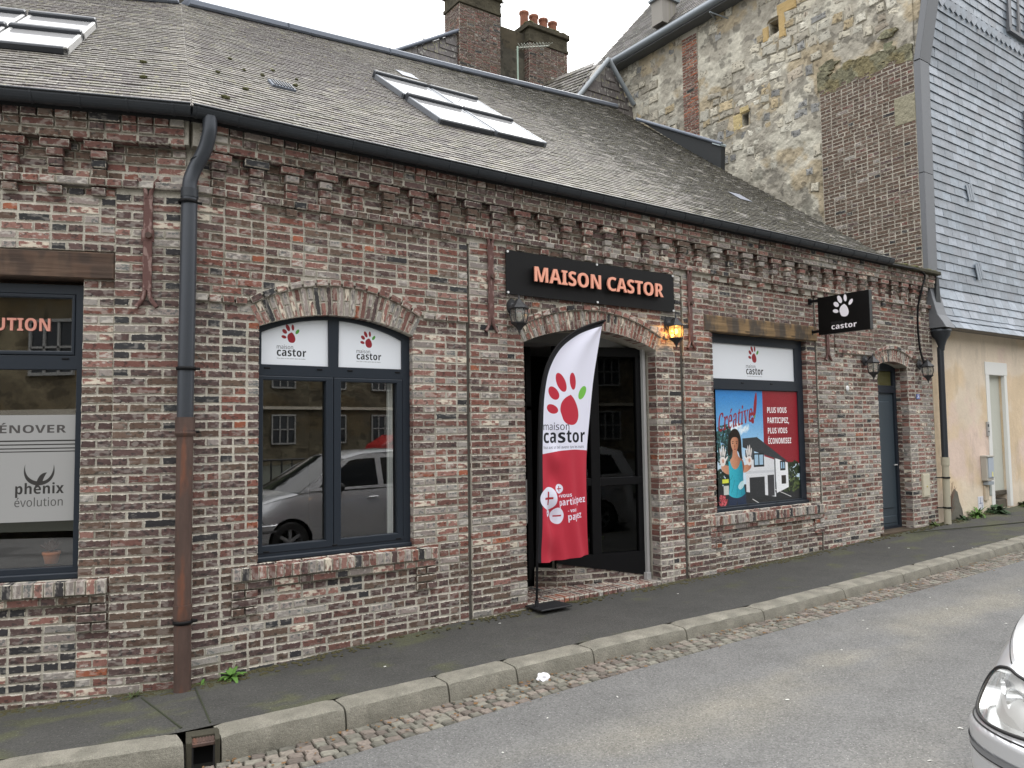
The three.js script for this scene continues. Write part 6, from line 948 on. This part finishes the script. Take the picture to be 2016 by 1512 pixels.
  weed('ivy_clump', 'mossy weed clump right of white framed door', 'ivy', [15.0, 0.40, 0.12], 80, 0.22, 0.04, mat([0.06, 0.085, 0.025], { side: THREE.DoubleSide }), 16, 1.0);
  weed('fern', 'green mossy weed at brick foot beside drain pipe', 'weed', [11.62, 0.30, 0.06], 50, 0.14, 0.014, mat([0.08, 0.12, 0.03], { side: THREE.DoubleSide }), 17);
  const tw = thing('twig_bush', 'dry leafless twigs beside the cream drain pipe', 'shrub', [12.07, 0.30, 0.1]), r = rng(21), tg = []; for (let i = 0; i < 26; i++) { const a = r() * 6.3, h = 0.3 + 0.45 * r(); tg.push(tube([[0, 0, 0], [0.03 * Math.cos(a), h * 0.5, 0.03 * Math.sin(a)], [(0.05 + 0.12 * r()) * Math.cos(a) + 0.04, h, (0.03 + 0.06 * r()) * Math.sin(a)]], 0.0035, 4, 5)); } obj('twigs', tg, mat([0.20, 0.12, 0.085]), tw);
}
// ---------------------------------------------------------------- houses behind the ridge
{
  const h = thing('chimney_house', 'house behind the ridge with twin brick chimney stacks and slated gable', 'house', [9.0, 6, -10]), lo = (q) => q.translate(-9, -6, 10);
  const RB = new Pieces('brick', 'brickwork', M.brick, 200), mo = mat([0.38, 0.35, 0.32], { map: mortarMap, roughness: 1 }), capM = mat([0.15, 0.14, 0.105], { roughness: 1, map: mortarMap, bumpMap: lumps, bumpScale: 0.02 });
  const zone = (u, v, hh, q) => pick(q, [0.40, 0.26, 0.06, 0, 0, 0.02, 0.25, 0.01]);
  const stack = (x0, x1, top, dep, seed, name) => {
    const c = obj('chimney_stack', lo(span(x0, x1, 6, top - 0.5, -9 - dep, -9.0)), mo, h);
    lay(RB, new THREE.Matrix4().makeTranslation(0, 0, -9), c, { u0: x0, u1: x1, v0: 9.2, v1: top - 0.5, w: 0.012, zone, seed, even: true });
    lay(RB, new THREE.Matrix4().makeBasis(V3(0, 0, 1), V3(0, 1, 0), V3(-1, 0, 0)).setPosition(x0, 0, 0), c, { u0: -9 - dep, u1: -9.0, v0: 9.2, v1: top - 0.5, w: 0.012, zone, seed: seed + 1 });
    obj('chimney_cap', [lo(span(x0 - 0.04, x1 + 0.04, top - 0.5, top - 0.42, -9 - dep - 0.04, -8.96, 0.01)), lo(span(x0 - 0.01, x1 + 0.01, top - 0.42, top - 0.12, -9 - dep - 0.01, -8.99)), lo(span(x0 - 0.07, x1 + 0.07, top - 0.12, top + 0.02, -9 - dep - 0.07, -8.93, 0.02))], capM, c);
    const r = rng(seed), m = []; for (let i = 0; i < 40; i++) m.push(lo(new THREE.IcosahedronGeometry(0.03 + 0.05 * r(), 1).scale(1.4, 0.6, 1).translate(lerp(x0, x1, r()), top + 0.02, -9 - dep * r() * r() + 0.05))); obj('moss', m, mat([0.12, 0.115, 0.05], { roughness: 1 }), c, { kind: 'stuff' });
    return c;
  };
  stack(8.06, 9.26, 13.0, 0.7, 3); const c2 = stack(10.18, 11.45, 12.62, 0.75, 7); RB.done();
  for (let i = 0; i < 4; i++) obj('chimney_pot', lo(lathe([[0.13, 0], [0.115, 0.05], [0.11, 0.36], [0.135, 0.38], [0.135, 0.44], [0.1, 0.44], [0.09, 0.1]], 14).translate(10.25 + i * 0.32, 12.62, -9.3)), mat([0.50, 0.20, 0.13], { roughness: 0.8, map: rep(mortarMap, 1), bumpMap: grainBump, bumpScale: 0.002 }), c2);
  obj('rendered_flue', lo(span(9.25, 10.2, 6, 12.4, -9.9, -9.2)), mat([0.17, 0.165, 0.15], { roughness: 1, map: rep(plasterMap, 0.4) }), h); obj('tie_plate', [lo(span(9.25, 10.3, 10.9, 11.05, -9.2, -9.1))], M.dark, h);
  const gable = obj('slated_gable', lo(extr(shape([[4.6, 6], [8.06, 6], [8.06, 11.75], [5.5, 10.28], [4.6, 9.7]]), 0.5, 0, -9.6)), M.darkSlate, h);
  const GS = new Pieces('gable_slate', 'gable_slating', M.darkSlate, 60); shingle(GS, new THREE.Matrix4().makeTranslation(0, 9.0, -9.1), gable, (u, s) => s + 9 < 11.65 - (8.06 - u) * 0.575, 5, 8.05, 0, 2.7, 0.3, 0.16, () => 2, 5); GS.done();
  obj('verge_flashing', [lo(rod([5.3, 10.2, -9.05], [8.06, 11.8, -9.05], 0.05, 6))], M.ridge, h);
  obj('rear_roof', lo(extr(shape([[4.6, 5], [12, 5], [12, 9.6], [4.6, 9.6]]), 2, 0, -12)), M.darkSlate, h);
  const d = thing('dormer_house', 'small slated gable between chimneys and the stone wall', 'dormer', [10.9, 6, -7]), ld = (q) => q.translate(-10.9, -6, 7);
  const apex = V3(11.03, 10.96, -7), eL = V3(9.7, 9.4, -7), eR = V3(12.3, 9.5, -7), bk = V3(-0.55, 0, -2.3);
  obj('gable_wall', ld(extr(shape([[9.95, 6], [11.8, 6], [11.8, 10.0], [11.03, 10.85], [9.95, 9.6]]), 0.1, 0, -7.1)), M.darkSlate, d);
  const q = new THREE.BufferGeometry().setFromPoints([eL, apex, apex.clone().add(bk), eL, apex.clone().add(bk), eL.clone().add(bk)].map((p) => p.clone().add(V3(-10.9, -6, 7)))); q.computeVertexNormals(); const dr = obj('dormer_roof', q, M.darkSlate, d);
  { const s = apex.clone().sub(eL), L = s.length(); s.normalize(); const u = bk.clone().normalize().negate(); const n = u.clone().cross(s).normalize(); const T = new THREE.Matrix4().makeBasis(u, n.clone().cross(u), n).setPosition(eL); const DS = new Pieces('roof_slate', 'roof_slating', M.darkSlate, 80); shingle(DS, T, dr, () => true, -2.36, 0, 0, L, 0.3, 0.17, (a, b, z) => (z() < 0.5 ? 3 : 1), 8); DS.done(); }
  { const T = new THREE.Matrix4().makeTranslation(0, 8.9, -7), DG = new Pieces('gable_slate', 'gable_slating', M.darkSlate, 60); shingle(DG, T, d, (x, s) => s + 8.9 < 10.78 - Math.abs(x - 11.03) * 1.15, 9.95, 11.8, 0, 2.0, 0.3, 0.2, () => 2, 9); DG.done(); }
  obj('barge_board', [ld(rod([9.65, 9.36, -6.9], [11.03, 10.99, -6.9], 0.06, 6)), ld(rod([11.03, 10.99, -6.9], [11.85, 10.05, -6.9], 0.06, 6))], mat([0.26, 0.29, 0.32], { roughness: 0.5 }), d);
  // aerials
  const rl = mat([0.45, 0.47, 0.42], { roughness: 0.4, metalness: 0.5 });
  const y = thing('tv_aerial', 'pale green mast with comb aerial in front of the right chimney', 'aerial', [9.66, 10.4, -8.8]);
  obj('mast', rod([0, 0, 0], [0, 1.35, 0], 0.022, 8), mat([0.35, 0.45, 0.38]), y); const bm = [rod([-0.03, 1.3, 0], [0.98, 1.62, 0.05], 0.014, 6)]; for (let i = 0; i < 10; i++) { const t = 0.06 + i * 0.1; bm.push(rod([t, 1.32 + t * 0.32, -0.16], [t, 1.32 + t * 0.32, 0.22], 0.009, 5)); if (i < 9) bm.push(rod([t - 0.05, 1.42 + t * 0.32, 0], [t + 0.04, 1.32 + t * 0.32, 0], 0.009, 5)); } obj('comb', bm, rl, y);
  const z = thing('tv_aerial', 'dark mast with thin crossed rods between the two chimney stacks', 'aerial', [9.55, 12.3, -9.4]); obj('mast', rod([0, 0, 0], [0, 1.9, 0], 0.022, 8), M.zinc, z); obj('rods', [rod([-0.3, 0.65, 0], [0.3, 1.0, 0], 0.01, 5), rod([-0.25, 0.95, 0], [0.25, 0.62, 0], 0.01, 5), rod([0, 0.5, -0.3], [0, 0.9, 0.3], 0.01, 5)], M.zinc, z);
  const b = thing('rendered_block', 'grey rendered block with lead flashing behind the left ridge', 'building', [1.2, 6, -8]), lb = (g) => g.translate(-1.2, -6, 8); obj('block_wall', lb(span(-1.5, 1.72, 6, 10.6, -9, -7.6)), mat([0.20, 0.205, 0.20], { roughness: 0.9, map: rep(plasterMap, 0.4) }), b); obj('louvre', lb(span(0.45, 1.1, 9.15, 9.6, -7.6, -7.55)), M.zinc, b); obj('rain_pipe', lb(rod([1.2, 8, -7.5], [1.2, 10.6, -7.5], 0.05, 8)), M.zinc, b);
}
// ---------------------------------------------------------------- silver car parked on the near side (its front corner is in the picture, its flank mirrors in the arched window)
{
  const CX = 2.20, CZ = 5.53, gy = roadY(3.6) + 0.012 * 3.8 + 0.02;
  const car = thing('parked_car', 'silver compact people carrier, only its headlight corner in the picture at lower right', 'car', [CX, gy, CZ]);
  // car space: X from the front bumper to the rear (= world +x), Y up, Z lateral (negative towards the shop)
  const HW = 0.87, LEN = 4.3;
  const plan = new THREE.CatmullRomCurve3([[0, 0], [0.005, 0.2], [0.03, 0.40], [0.085, 0.58], [0.17, 0.71], [0.29, 0.80], [0.46, 0.845], [0.75, 0.862], [1.2, 0.868], [2.0, 0.87], [3.0, 0.868], [3.7, 0.85], [4.05, 0.79], [4.22, 0.62], [4.29, 0.3], [4.3, 0]].map(([x, z]) => V3(x, 0, z)), false, 'centripetal');
  const topY = pl([[0, 0.735], [0.1, 0.755], [0.25, 0.815], [0.45, 0.885], [0.7, 0.95], [1.0, 1.0], [1.3, 1.03], [2.5, 1.05], [4.0, 1.08], [4.3, 1.08]]);
  const yB = 0.2;
  const P = (s, y, out = 0) => { // point on the body side: s along the plan, y height
    const p = plan.getPointAt(clamp(s)), t = plan.getTangentAt(clamp(s)), yt = topY(p.x), n = V3(t.z, 0, -t.x).negate(); if (n.x * 0 + n.z < 0 && s < 0.9 && s > 0.02) n.negate(); if (s <= 0.05) { n.set(-1, 0, 0); const q = plan.getTangentAt(Math.max(0.001, s)); n.set(-q.z, 0, q.x).normalize(); }
    const f = clamp((y - 0.58) / (yt - 0.58)), front = sstep(0.9, 0.1, p.x), low = clamp((0.42 - y) / 0.25);
    let ins = (0.035 + 0.05 * front) * f + (0.045 + 0.07 * front) * f * f * f + 0.07 * low * low; const bump = y < 0.585 && p.x < 0.75 ? 0.022 * sstep(0.60, 0.56, y) : 0; const mould = y > 0.46 && y < 0.50 ? -0.004 : 0;
    ins -= bump + mould; return p.clone().addScaledVector(n, out - ins).setY(y);
  };
  const sx = (x) => { let lo = 0, hi = 1; for (let i = 0; i < 30; i++) { const m = (lo + hi) / 2; if (plan.getPointAt(m).x < x) lo = m; else hi = m; } return lo; };
  const paint = mat([0.64, 0.65, 0.67], { phys: true, metalness: 0.55, roughness: 0.32, clearcoat: 1, clearcoatRoughness: 0.04 }), rubber = mat([0.01, 0.01, 0.011], { roughness: 0.6 }), tint = mat([0.012, 0.014, 0.016], { roughness: 0.04, phys: true, clearcoat: 1, clearcoatRoughness: 0.02 });
  const sH = [[0.40, 0.63], [0.445, 0.628]].length; // headlight outline in (x along plan, y)
  const headRaw = [[0.012, 0.64], [0.012, 0.735], [0.05, 0.752], [0.13, 0.775], [0.22, 0.795], [0.31, 0.812], [0.368, 0.80], [0.392, 0.735], [0.375, 0.668], [0.30, 0.625], [0.18, 0.605], [0.07, 0.61]];
  const head = new THREE.CatmullRomCurve3(headRaw.map(([x, y]) => V3(sx(x), y, 0)), true).getPoints(72);
  const inPoly = (x, y, pts) => { let c = false; for (let i = 0, j = pts.length - 1; i < pts.length; j = i++) if ((pts[i].y > y) !== (pts[j].y > y) && x < (pts[j].x - pts[i].x) * (y - pts[i].y) / (pts[j].y - pts[i].y) + pts[i].x) c = !c; return c; };
  const wheels = [0.86, 3.52], arch = (x, y) => wheels.some((w) => Math.hypot(x - w, y - 0.3) < 0.355);
  const grid = (s0, s1, ns, y0, y1, ny, skip, out = 0) => { const pos = [], ix = []; for (let i = 0; i <= ns; i++) { const s = lerp(s0, s1, i / ns), x = plan.getPointAt(s).x; for (let j = 0; j <= ny; j++) { const y = lerp(y0, typeof y1 === 'function' ? y1(x) : y1, j / ny), p = P(s, y, out); pos.push(p.x, p.y, -p.z); } }
    for (let i = 0; i < ns; i++) for (let j = 0; j < ny; j++) { const s = lerp(s0, s1, (i + 0.5) / ns), x = plan.getPointAt(s).x, y = lerp(y0, typeof y1 === 'function' ? y1(x) : y1, (j + 0.5) / ny); if (skip && skip(s, x, y)) continue; const k = i * (ny + 1) + j; ix.push(k, k + ny + 2, k + 1, k, k + ny + 1, k + ny + 2); }
    const g = new THREE.BufferGeometry(); g.setAttribute('position', new THREE.Float32BufferAttribute(pos, 3)); g.setIndex(ix); g.computeVertexNormals(); return g; };
  const mir = (g) => { const q = prep(g.clone()); q.scale(1, 1, -1); const p = q.attributes.position, n = q.attributes.normal; for (let i = 0; i < p.count; i += 3) for (const a of [p, n, q.attributes.uv]) { const u = a.getX(i + 1), v = a.getY(i + 1), w = a.itemSize > 2 ? a.getZ(i + 1) : 0; a.setXY(i + 1, a.getX(i + 2), a.getY(i + 2)); if (a.itemSize > 2) a.setZ(i + 1, a.getZ(i + 2)); a.setXY(i + 2, u, v); if (a.itemSize > 2) a.setZ(i + 2, w); } return q; };
  const skip = (s, x, y) => arch(x, y) || inPoly(s, y, head);
  const sA1 = sx(1.35), side = grid(0, sA1, 210, yB, topY, 80, skip), side2 = grid(sA1, 1, 120, yB, topY, 26, skip);
  const hood = []; { const ns = 60, nz = 30, pos = [], ix = []; for (let i = 0; i <= ns; i++) { const s = lerp(0.0005, sx(1.12), Math.pow(i / ns, 0.8)), e = P(s, topY(plan.getPointAt(s).x)); for (let j = 0; j <= nz; j++) { const t = -1 + 2 * j / nz, roll = Math.pow(1 - t * t, 0.5); const bow = sstep(0, 0.3, e.z); pos.push(e.x + 0.0 * roll, e.y + (0.022 + 0.025 * sstep(0.1, 0.8, e.x)) * roll * bow, -e.z * t); } } for (let i = 0; i < ns; i++) for (let j = 0; j < nz; j++) { const k = i * (nz + 1) + j; ix.push(k, k + 1, k + nz + 2, k, k + nz + 2, k + nz + 1); } const g = new THREE.BufferGeometry(); g.setAttribute('position', new THREE.Float32BufferAttribute(pos, 3)); g.setIndex(ix); g.computeVertexNormals(); hood.push(g); }
  // greenhouse: sloping side frames with window openings, roof, screens
  const gz = (y) => 0.80 - (y - 1.03) * 0.36, frameO = [[1.02, 1.02], [1.25, 1.16], [1.55, 1.36], [1.86, 1.53], [2.2, 1.60], [3.6, 1.59], [4.02, 1.50], [4.24, 1.06], [2.5, 1.04]], holes = [[[1.36, 1.09], [1.62, 1.29], [1.64, 1.08]], [[1.68, 1.08], [1.68, 1.32], [1.93, 1.485], [2.08, 1.515], [2.42, 1.525], [2.40, 1.085]], [[2.50, 1.085], [2.52, 1.525], [3.22, 1.52], [3.26, 1.10]], [[3.34, 1.10], [3.30, 1.515], [3.80, 1.46], [3.98, 1.12]]];
  const toSide = (g) => { const p = g.attributes.position; for (let i = 0; i < p.count; i++) { const y = p.getY(i); p.setZ(i, -gz(y) + p.getZ(i)); } g.computeVertexNormals(); return g; };
  const fs = shape(frameO); holes.forEach((h) => fs.holes.push(path(h))); const sideFrame = toSide(prep(extr(fs, 0.03, 0, 0)));
  const roofG2 = (() => { const prof = [[1.84, 1.525], [2.2, 1.60], [2.9, 1.625], [3.6, 1.60], [4.03, 1.50]], pos = [], ix = [], n = 16; prof.forEach(([x, y]) => { for (let j = 0; j <= n; j++) { const t = -1 + 2 * j / n; pos.push(x, y + 0.045 * (1 - t * t * t * t), t * (gz(y) + 0.005)); } }); for (let i = 0; i < 4; i++) for (let j = 0; j < n; j++) { const k = i * (n + 1) + j; ix.push(k, k + 1, k + n + 2, k, k + n + 2, k + n + 1); } const g = new THREE.BufferGeometry(); g.setAttribute('position', new THREE.Float32BufferAttribute(pos, 3)); g.setIndex(ix); g.computeVertexNormals(); return g; })();
  const screen = (x0, y0, x1, y1, w0, w1, bow) => { const pos = [], ix = [], n = 12, m = 6; for (let i = 0; i <= m; i++) for (let j = 0; j <= n; j++) { const a = i / m, t = -1 + 2 * j / n; pos.push(lerp(x0, x1, a) - bow * (1 - t * t), lerp(y0, y1, a) + 0.03 * (1 - t * t) * a, t * lerp(w0, w1, a)); } for (let i = 0; i < m; i++) for (let j = 0; j < n; j++) { const k = i * (n + 1) + j; ix.push(k, k + 1, k + n + 2, k, k + n + 2, k + n + 1); } const g = new THREE.BufferGeometry(); g.setAttribute('position', new THREE.Float32BufferAttribute(pos, 3)); g.setIndex(ix); g.computeVertexNormals(); return g; };
  const deck2 = screen(1.0, 1.0, 1.12, 1.035, 0.78, 0.79, 0.0), shelf = box(3.2, 0.02, 1.6, 2.7, 1.03, 0);
  obj('body', [side, mir(side), side2, mir(side2), sideFrame, mir(sideFrame), roofG2, deck2], paint, car);
  obj('hood', hood, paint, car); obj('interior_shelf', shelf, rubber, car);
  obj('windscreen', screen(1.02, 1.03, 1.85, 1.53, 0.78, 0.62, 0.10), tint, car); obj('rear_screen', screen(4.26, 1.07, 4.03, 1.50, 0.76, 0.63, -0.06), tint, car);
  for (const h of holes) { const w = toSide(prep(extr(shape(h), 0.006, 0, 0.012))); obj('side_window', [w, mir(w)], tint, car); }
  const line = (pts, r, m = rubber, name = 'seam', both = true) => { const t = new THREE.TubeGeometry(new THREE.CatmullRomCurve3(pts.map(([x, y, o = 0.0]) => { const p = P(sx(x), y, o); return V3(p.x, p.y, -p.z); })), pts.length * 10, r, 6, false); return obj(name, both ? [t, mir(t)] : t, m, car); };
  const xs = (a, b, n, f) => [...Array(n + 1)].map((_, i) => { const x = lerp(a, b, i / n); return [x, f(x)]; });
  line(xs(0.004, 0.62, 16, () => 0.588).map(([x, y]) => [x, y, 0.006]), 0.004, rubber, 'bumper_seam'); line(xs(0.004, 0.62, 16, () => 0.468).map(([x, y]) => [x, y, 0.002]), 0.0045, rubber, 'bumper_seam'); line([[0.385, 0.69], [0.42, 0.64], [0.46, 0.59]], 0.003, rubber, 'wing_seam');
  line(xs(0.33, 1.05, 12, (x) => topY(x) - 0.012), 0.0035, rubber, 'hood_seam');
  line([[1.42, 1.0], [1.42, 0.7], [1.40, 0.3]], 0.003, rubber, 'door_seam'); line([[2.46, 1.02], [2.46, 0.6], [2.42, 0.27]], 0.003, rubber, 'door_seam'); line([[3.3, 1.02], [3.28, 0.75], [3.1, 0.5]], 0.003, rubber, 'door_seam'); line(xs(1.25, 3.1, 12, () => 0.28), 0.006, rubber, 'sill_trim');
  { // lower bumper mask and number plate zone
    const mask = grid(0, sx(0.5), 40, 0.2, 0.30, 4, null, 0.004); obj('lower_grille', [mask, mir(mask)], rubber, car);
    const mid = grid(0, sx(0.62), 60, 0.472, 0.5, 2, null, 0.006); obj('bumper_strip', [mid, mir(mid)], mat([0.24, 0.245, 0.26], { roughness: 0.4, metalness: 0.4 }), car);
    const gr = grid(0, sx(0.008), 14, 0.60, 0.70, 4, null, 0.006); obj('grille', [gr, mir(gr)], rubber, car);
  }
  for (const k of [1, -1]) { // headlights: seal, clear lens, bright housing with bowls
    const hl = new THREE.Group(); hl.name = numbered('headlight'); car.add(hl); const fl = (g) => (k === 1 ? g : mir(prep(g)));
    const ring = new THREE.TubeGeometry(new THREE.CatmullRomCurve3(head.slice(0, -1).filter((_, i) => i % 2 === 0).map((q) => { const p = P(q.x, q.y, 0.0); return V3(p.x, p.y, -p.z); }), true), 120, 0.0085, 6, true); obj('seal', fl(ring), rubber, hl);
    const s0 = Math.min(...head.map((q) => q.x)), s1 = Math.max(...head.map((q) => q.x)), lens = grid(s0, s1, 70, 0.595, 0.81, 44, (s, x, y) => !inPoly(s, y, head), 0.004), back = grid(s0, s1, 70, 0.595, 0.81, 44, (s, x, y) => !inPoly(s, y, head), -0.075);
    obj('lens', fl(lens), mat([0.97, 0.97, 0.96], { phys: true, transmission: 1, thickness: 0, roughness: 0.02, ior: 1.5 }), hl);
    const chrome = mat([0.72, 0.73, 0.74], { metalness: 0.9, roughness: 0.16 });
    obj('housing', fl(back), mat([0.52, 0.52, 0.51], { roughness: 0.35, metalness: 0.4 }), hl);
    const wallP = []; { const pos = [], ix = []; head.forEach((q) => { for (const o of [0.0, -0.076]) { const p = P(q.x, q.y, o); pos.push(p.x, p.y, -p.z); } }); for (let i = 0; i + 1 < head.length; i++) ix.push(i * 2, i * 2 + 1, i * 2 + 3, i * 2, i * 2 + 3, i * 2 + 2); const g = new THREE.BufferGeometry(); g.setAttribute('position', new THREE.Float32BufferAttribute(pos, 3)); g.setIndex(ix); g.computeVertexNormals(); wallP.push(g); } obj('rim_wall', fl(wallP[0]), chrome, hl);
    const bowl = (x, y, r, m, name, o = -0.055) => { const c = P(sx(x), y, o), n = P(sx(x), y, 0.1).sub(P(sx(x), y, 0)); n.y += 0.02; n.normalize(); const g = lathe([[0.005, -0.035], [r * 0.5, -0.026], [r * 0.85, -0.008], [r, 0.014], [r * 1.06, 0.014]], 24); g.applyQuaternion(new THREE.Quaternion().setFromUnitVectors(V3(0, 1, 0), V3(n.x * 0.9 - 0.3, 0, -n.z).normalize())); return obj(name, fl(g.translate(c.x, c.y, -c.z)), m, hl); };
    bowl(0.135, 0.70, 0.062, chrome, 'reflector'); bowl(0.045, 0.70, 0.05, chrome, 'reflector'); bowl(0.27, 0.735, 0.035, chrome, 'side_reflector'); bowl(0.05, 0.735, 0.022, mat([0.75, 0.32, 0.06], { roughness: 0.2 }), 'indicator_bulb', -0.03); bowl(0.06, 0.655, 0.03, mat([0.3, 0.31, 0.33], { roughness: 0.15, metalness: 0.7 }), 'fog_bowl', -0.03);
  }
  for (const x of wheels) for (const k of [-1, 1]) {
    const w = grp('wheel', car), at = (g) => g.rotateX(Math.PI / 2).translate(x, 0.3, k * 0.76);
    obj('tyre', at(lathe([[0.19, -0.09], [0.27, -0.095], [0.302, -0.08], [0.308, 0], [0.302, 0.08], [0.27, 0.095], [0.19, 0.09]], 32)), rubber, w);
    obj('rim', [at(lathe([[0.19, -0.09], [0.195, -0.06], [0.17, 0], [0.195, 0.06], [0.19, 0.09]], 32)), ...[...Array(6)].map((_, i) => box(0.05, 0.17, 0.02).translate(0, 0.1, k * 0.06).rotateZ(i * Math.PI / 3).translate(x, 0.3, k * 0.76)), at(new THREE.CylinderGeometry(0.05, 0.05, 0.15, 16))], mat([0.45, 0.46, 0.48], { metalness: 0.7, roughness: 0.35 }), w);
    obj('arch_liner', [new THREE.CylinderGeometry(0.362, 0.362, 0.32, 28, 1, true, 0, Math.PI * 2).rotateX(Math.PI / 2).translate(x, 0.3, k * 0.68), new THREE.CircleGeometry(0.362, 28).translate(x, 0.3, k * 0.52)], rubber, car);
  }
  for (const k of [-1, 1]) { obj('wing_mirror', [new THREE.SphereGeometry(0.1, 16, 10).scale(0.7, 0.75, 1.0).translate(1.62, 1.09, k * 0.92)], rubber, car); for (const x of [2.25, 3.12]) obj('door_handle', [cbox(0.19, 0.03, 0.035, x, 0.90, k * 0.868, 0.01)], paint, car); }
  obj('underbody', span(0.25, 4.1, 0.16, 0.5, -0.6, 0.6), rubber, car);
}
// faded bay line painted on the road beside the car
struct('road_marking', sheet(1.2, 9, 40, () => 4.60, () => 4.70, 2, (x, z) => roadY(x) + 0.012 * (z - 1.7) + 0.004), mat([0.42, 0.40, 0.33], { map: rep(mortarMap, 0.8), roughness: 0.9 }));

// ---------------------------------------------------------------- across the street, only seen mirrored in the panes
{
  struct('far_pavement', sheet(-60, 110, 40, () => 10.2, () => 60, 2, (x, z) => roadY(x) + 0.25), mat([0.06, 0.065, 0.05], { roughness: 1 }));
  const rl = thing('railing', 'dark iron railing across the street mirrored in the arched window', 'railing', [8, roadY(8) + 0.25, 10.8]); obj('rail', [rod([-12, 1.05, 0], [14, 1.05, 0], 0.025, 6), rod([-12, 0.15, 0], [14, 0.15, 0], 0.02, 6)], M.iron, rl); for (let i = 0; i < 100; i++) obj('baluster', box(0.03, 1.0, 0.03, -12 + i * 0.26, 0.55, 0), M.iron, rl);
  const hs = (name, label, x, z, w, d, h, rh, col, rows, cols) => {
    const y = roadY(x) + 0.2, t = thing(name, label, 'house', [x, y, z]); obj('wall', span(-w / 2, w / 2, -1, h, 0, d), mat(col, { map: rep(plasterMap, 0.25), roughness: 0.95 }), t);
    obj('roof', extr(shape([[-0.5, h], [d + 0.5, h], [d / 2, h + rh]]), w + 0.8).rotateY(-Math.PI / 2).translate(w / 2 + 0.4, 0, 0), M.darkSlate, t);
    for (let i = 0; i < cols; i++) for (let j = 0; j < rows; j++) { const wx = -w / 2 + (i + 0.5) * w / cols, wy = 1.0 + j * 2.8, win = grp('window', t); obj('frame', [span(wx - 0.62, wx + 0.62, wy, wy + 0.08, -0.1, 0.02), span(wx - 0.62, wx + 0.62, wy + 1.42, wy + 1.5, -0.1, 0.02), ...[-0.6, -0.2, 0.2, 0.6].map((o) => span(wx + o - 0.03, wx + o + 0.03, wy, wy + 1.5, -0.08, 0.02)), span(wx - 0.6, wx + 0.6, wy + 0.72, wy + 0.78, -0.08, 0.02)], mat([0.34, 0.34, 0.33]), win); obj('pane', span(wx - 0.6, wx + 0.6, wy + 0.05, wy + 1.45, -0.02, 0.0), mat([0.03, 0.035, 0.04], { roughness: 0.05 }), win); }
    obj('string_course', [span(-w / 2 - 0.05, w / 2 + 0.05, 2.75, 2.9, -0.15, 0.05), span(-w / 2 - 0.05, w / 2 + 0.05, h - 0.2, h, -0.3, 0.05)], mat([0.5, 0.46, 0.38]), t);
  };
  hs('street_house', 'beige house across the street mirrored in the left window', -9.5, 13, 9, 8, 6.2, 3.5, [0.42, 0.37, 0.27], 2, 4);
  hs('street_house', 'low beige house far across the street mirrored in arched window', 17, 30, 14, 8, 5.5, 4, [0.30, 0.275, 0.215], 2, 5);
  hs('street_house', 'tall pale house far right across the street', 34, 16, 9, 9, 7.5, 4, [0.55, 0.5, 0.4], 2, 3);
  const c2 = thing('red_car', 'red hatchback far across the street mirrored in the arched window', 'car', [19.5, roadY(14) + 0.25, 27]); const rp = mat([0.35, 0.02, 0.02], { roughness: 0.3 }); obj('body', extr(shape([[-2, 0.3], [2, 0.3], [2.05, 0.75], [1.7, 0.95], [1.0, 1.4], [-1.0, 1.42], [-1.9, 0.95], [-2.05, 0.7]]), 1.6, 0.08, -0.8), rp, c2); obj('side_window', extr(shape([[1.5, 0.95], [0.95, 1.33], [-0.95, 1.34], [-1.6, 0.95]]), 1.62, 0, -0.81), M.black, c2); for (const x of [-1.3, 1.3]) for (const z of [-0.72, 0.72]) obj('wheel', new THREE.CylinderGeometry(0.32, 0.32, 0.2, 20).rotateX(Math.PI / 2).translate(x, 0.32, z), M.black, c2);
  // wooded slope behind
  const r = rng(33), lm = mat([0.045, 0.058, 0.028], { roughness: 0.9, side: THREE.DoubleSide }), leaf = new THREE.PlaneGeometry(0.5, 0.34), n = 15000, im = new THREE.InstancedMesh(leaf, lm, n), q = new THREE.Quaternion(), e = new THREE.Euler();
  for (let i = 0; i < n; i++) { const k = (r() * 26) | 0, a = rng(k + 900), cx = -30 + 4.2 * k + 3 * a(), cz = 42 + 6 * a(), R = 3 + 2.5 * a(), cy = 5 + 15 * a(); const th = r() * 6.28, ph = Math.acos(2 * r() - 1), d = Math.pow(r(), 0.4) * R * (0.7 + 0.6 * vn(th * 1.5, ph * 2, 0, 0, k)); e.set(r() * 3, r() * 6, r() * 3); q.setFromEuler(e); im.setMatrixAt(i, new THREE.Matrix4().compose(V3(cx + d * Math.sin(ph) * Math.cos(th), Math.max(0, cy + d * 1.3 * Math.cos(ph)), cz + d * Math.sin(ph) * Math.sin(th)), q, V3(1, 1, 1).multiplyScalar(0.8 + r()))); }
  im.name = 'woodland'; tag(im, 'dark wooded slope far across the street mirrored in the glass', 'woodland', null, 'stuff'); scene.add(im);
  struct('hill', (() => { const g = new THREE.PlaneGeometry(220, 26, 60, 10), p = g.attributes.position; for (let i = 0; i < p.count; i++) { const x = p.getX(i), t = (p.getY(i) + 13) / 26; p.setXYZ(i, x, -1 + t * (30 + 4 * fbm(x * 0.05, 1, 3, 5)), 48 + t * 26 + 3 * fbm(x * 0.1, t * 3, 3, 8)); } g.computeVertexNormals(); return g; })(), mat([0.05, 0.06, 0.03], { roughness: 1 }));
}
scene.traverse((o) => { if (o.isMesh) { o.castShadow = true; o.receiveShadow = true; } });
renderer.render(scene, camera);
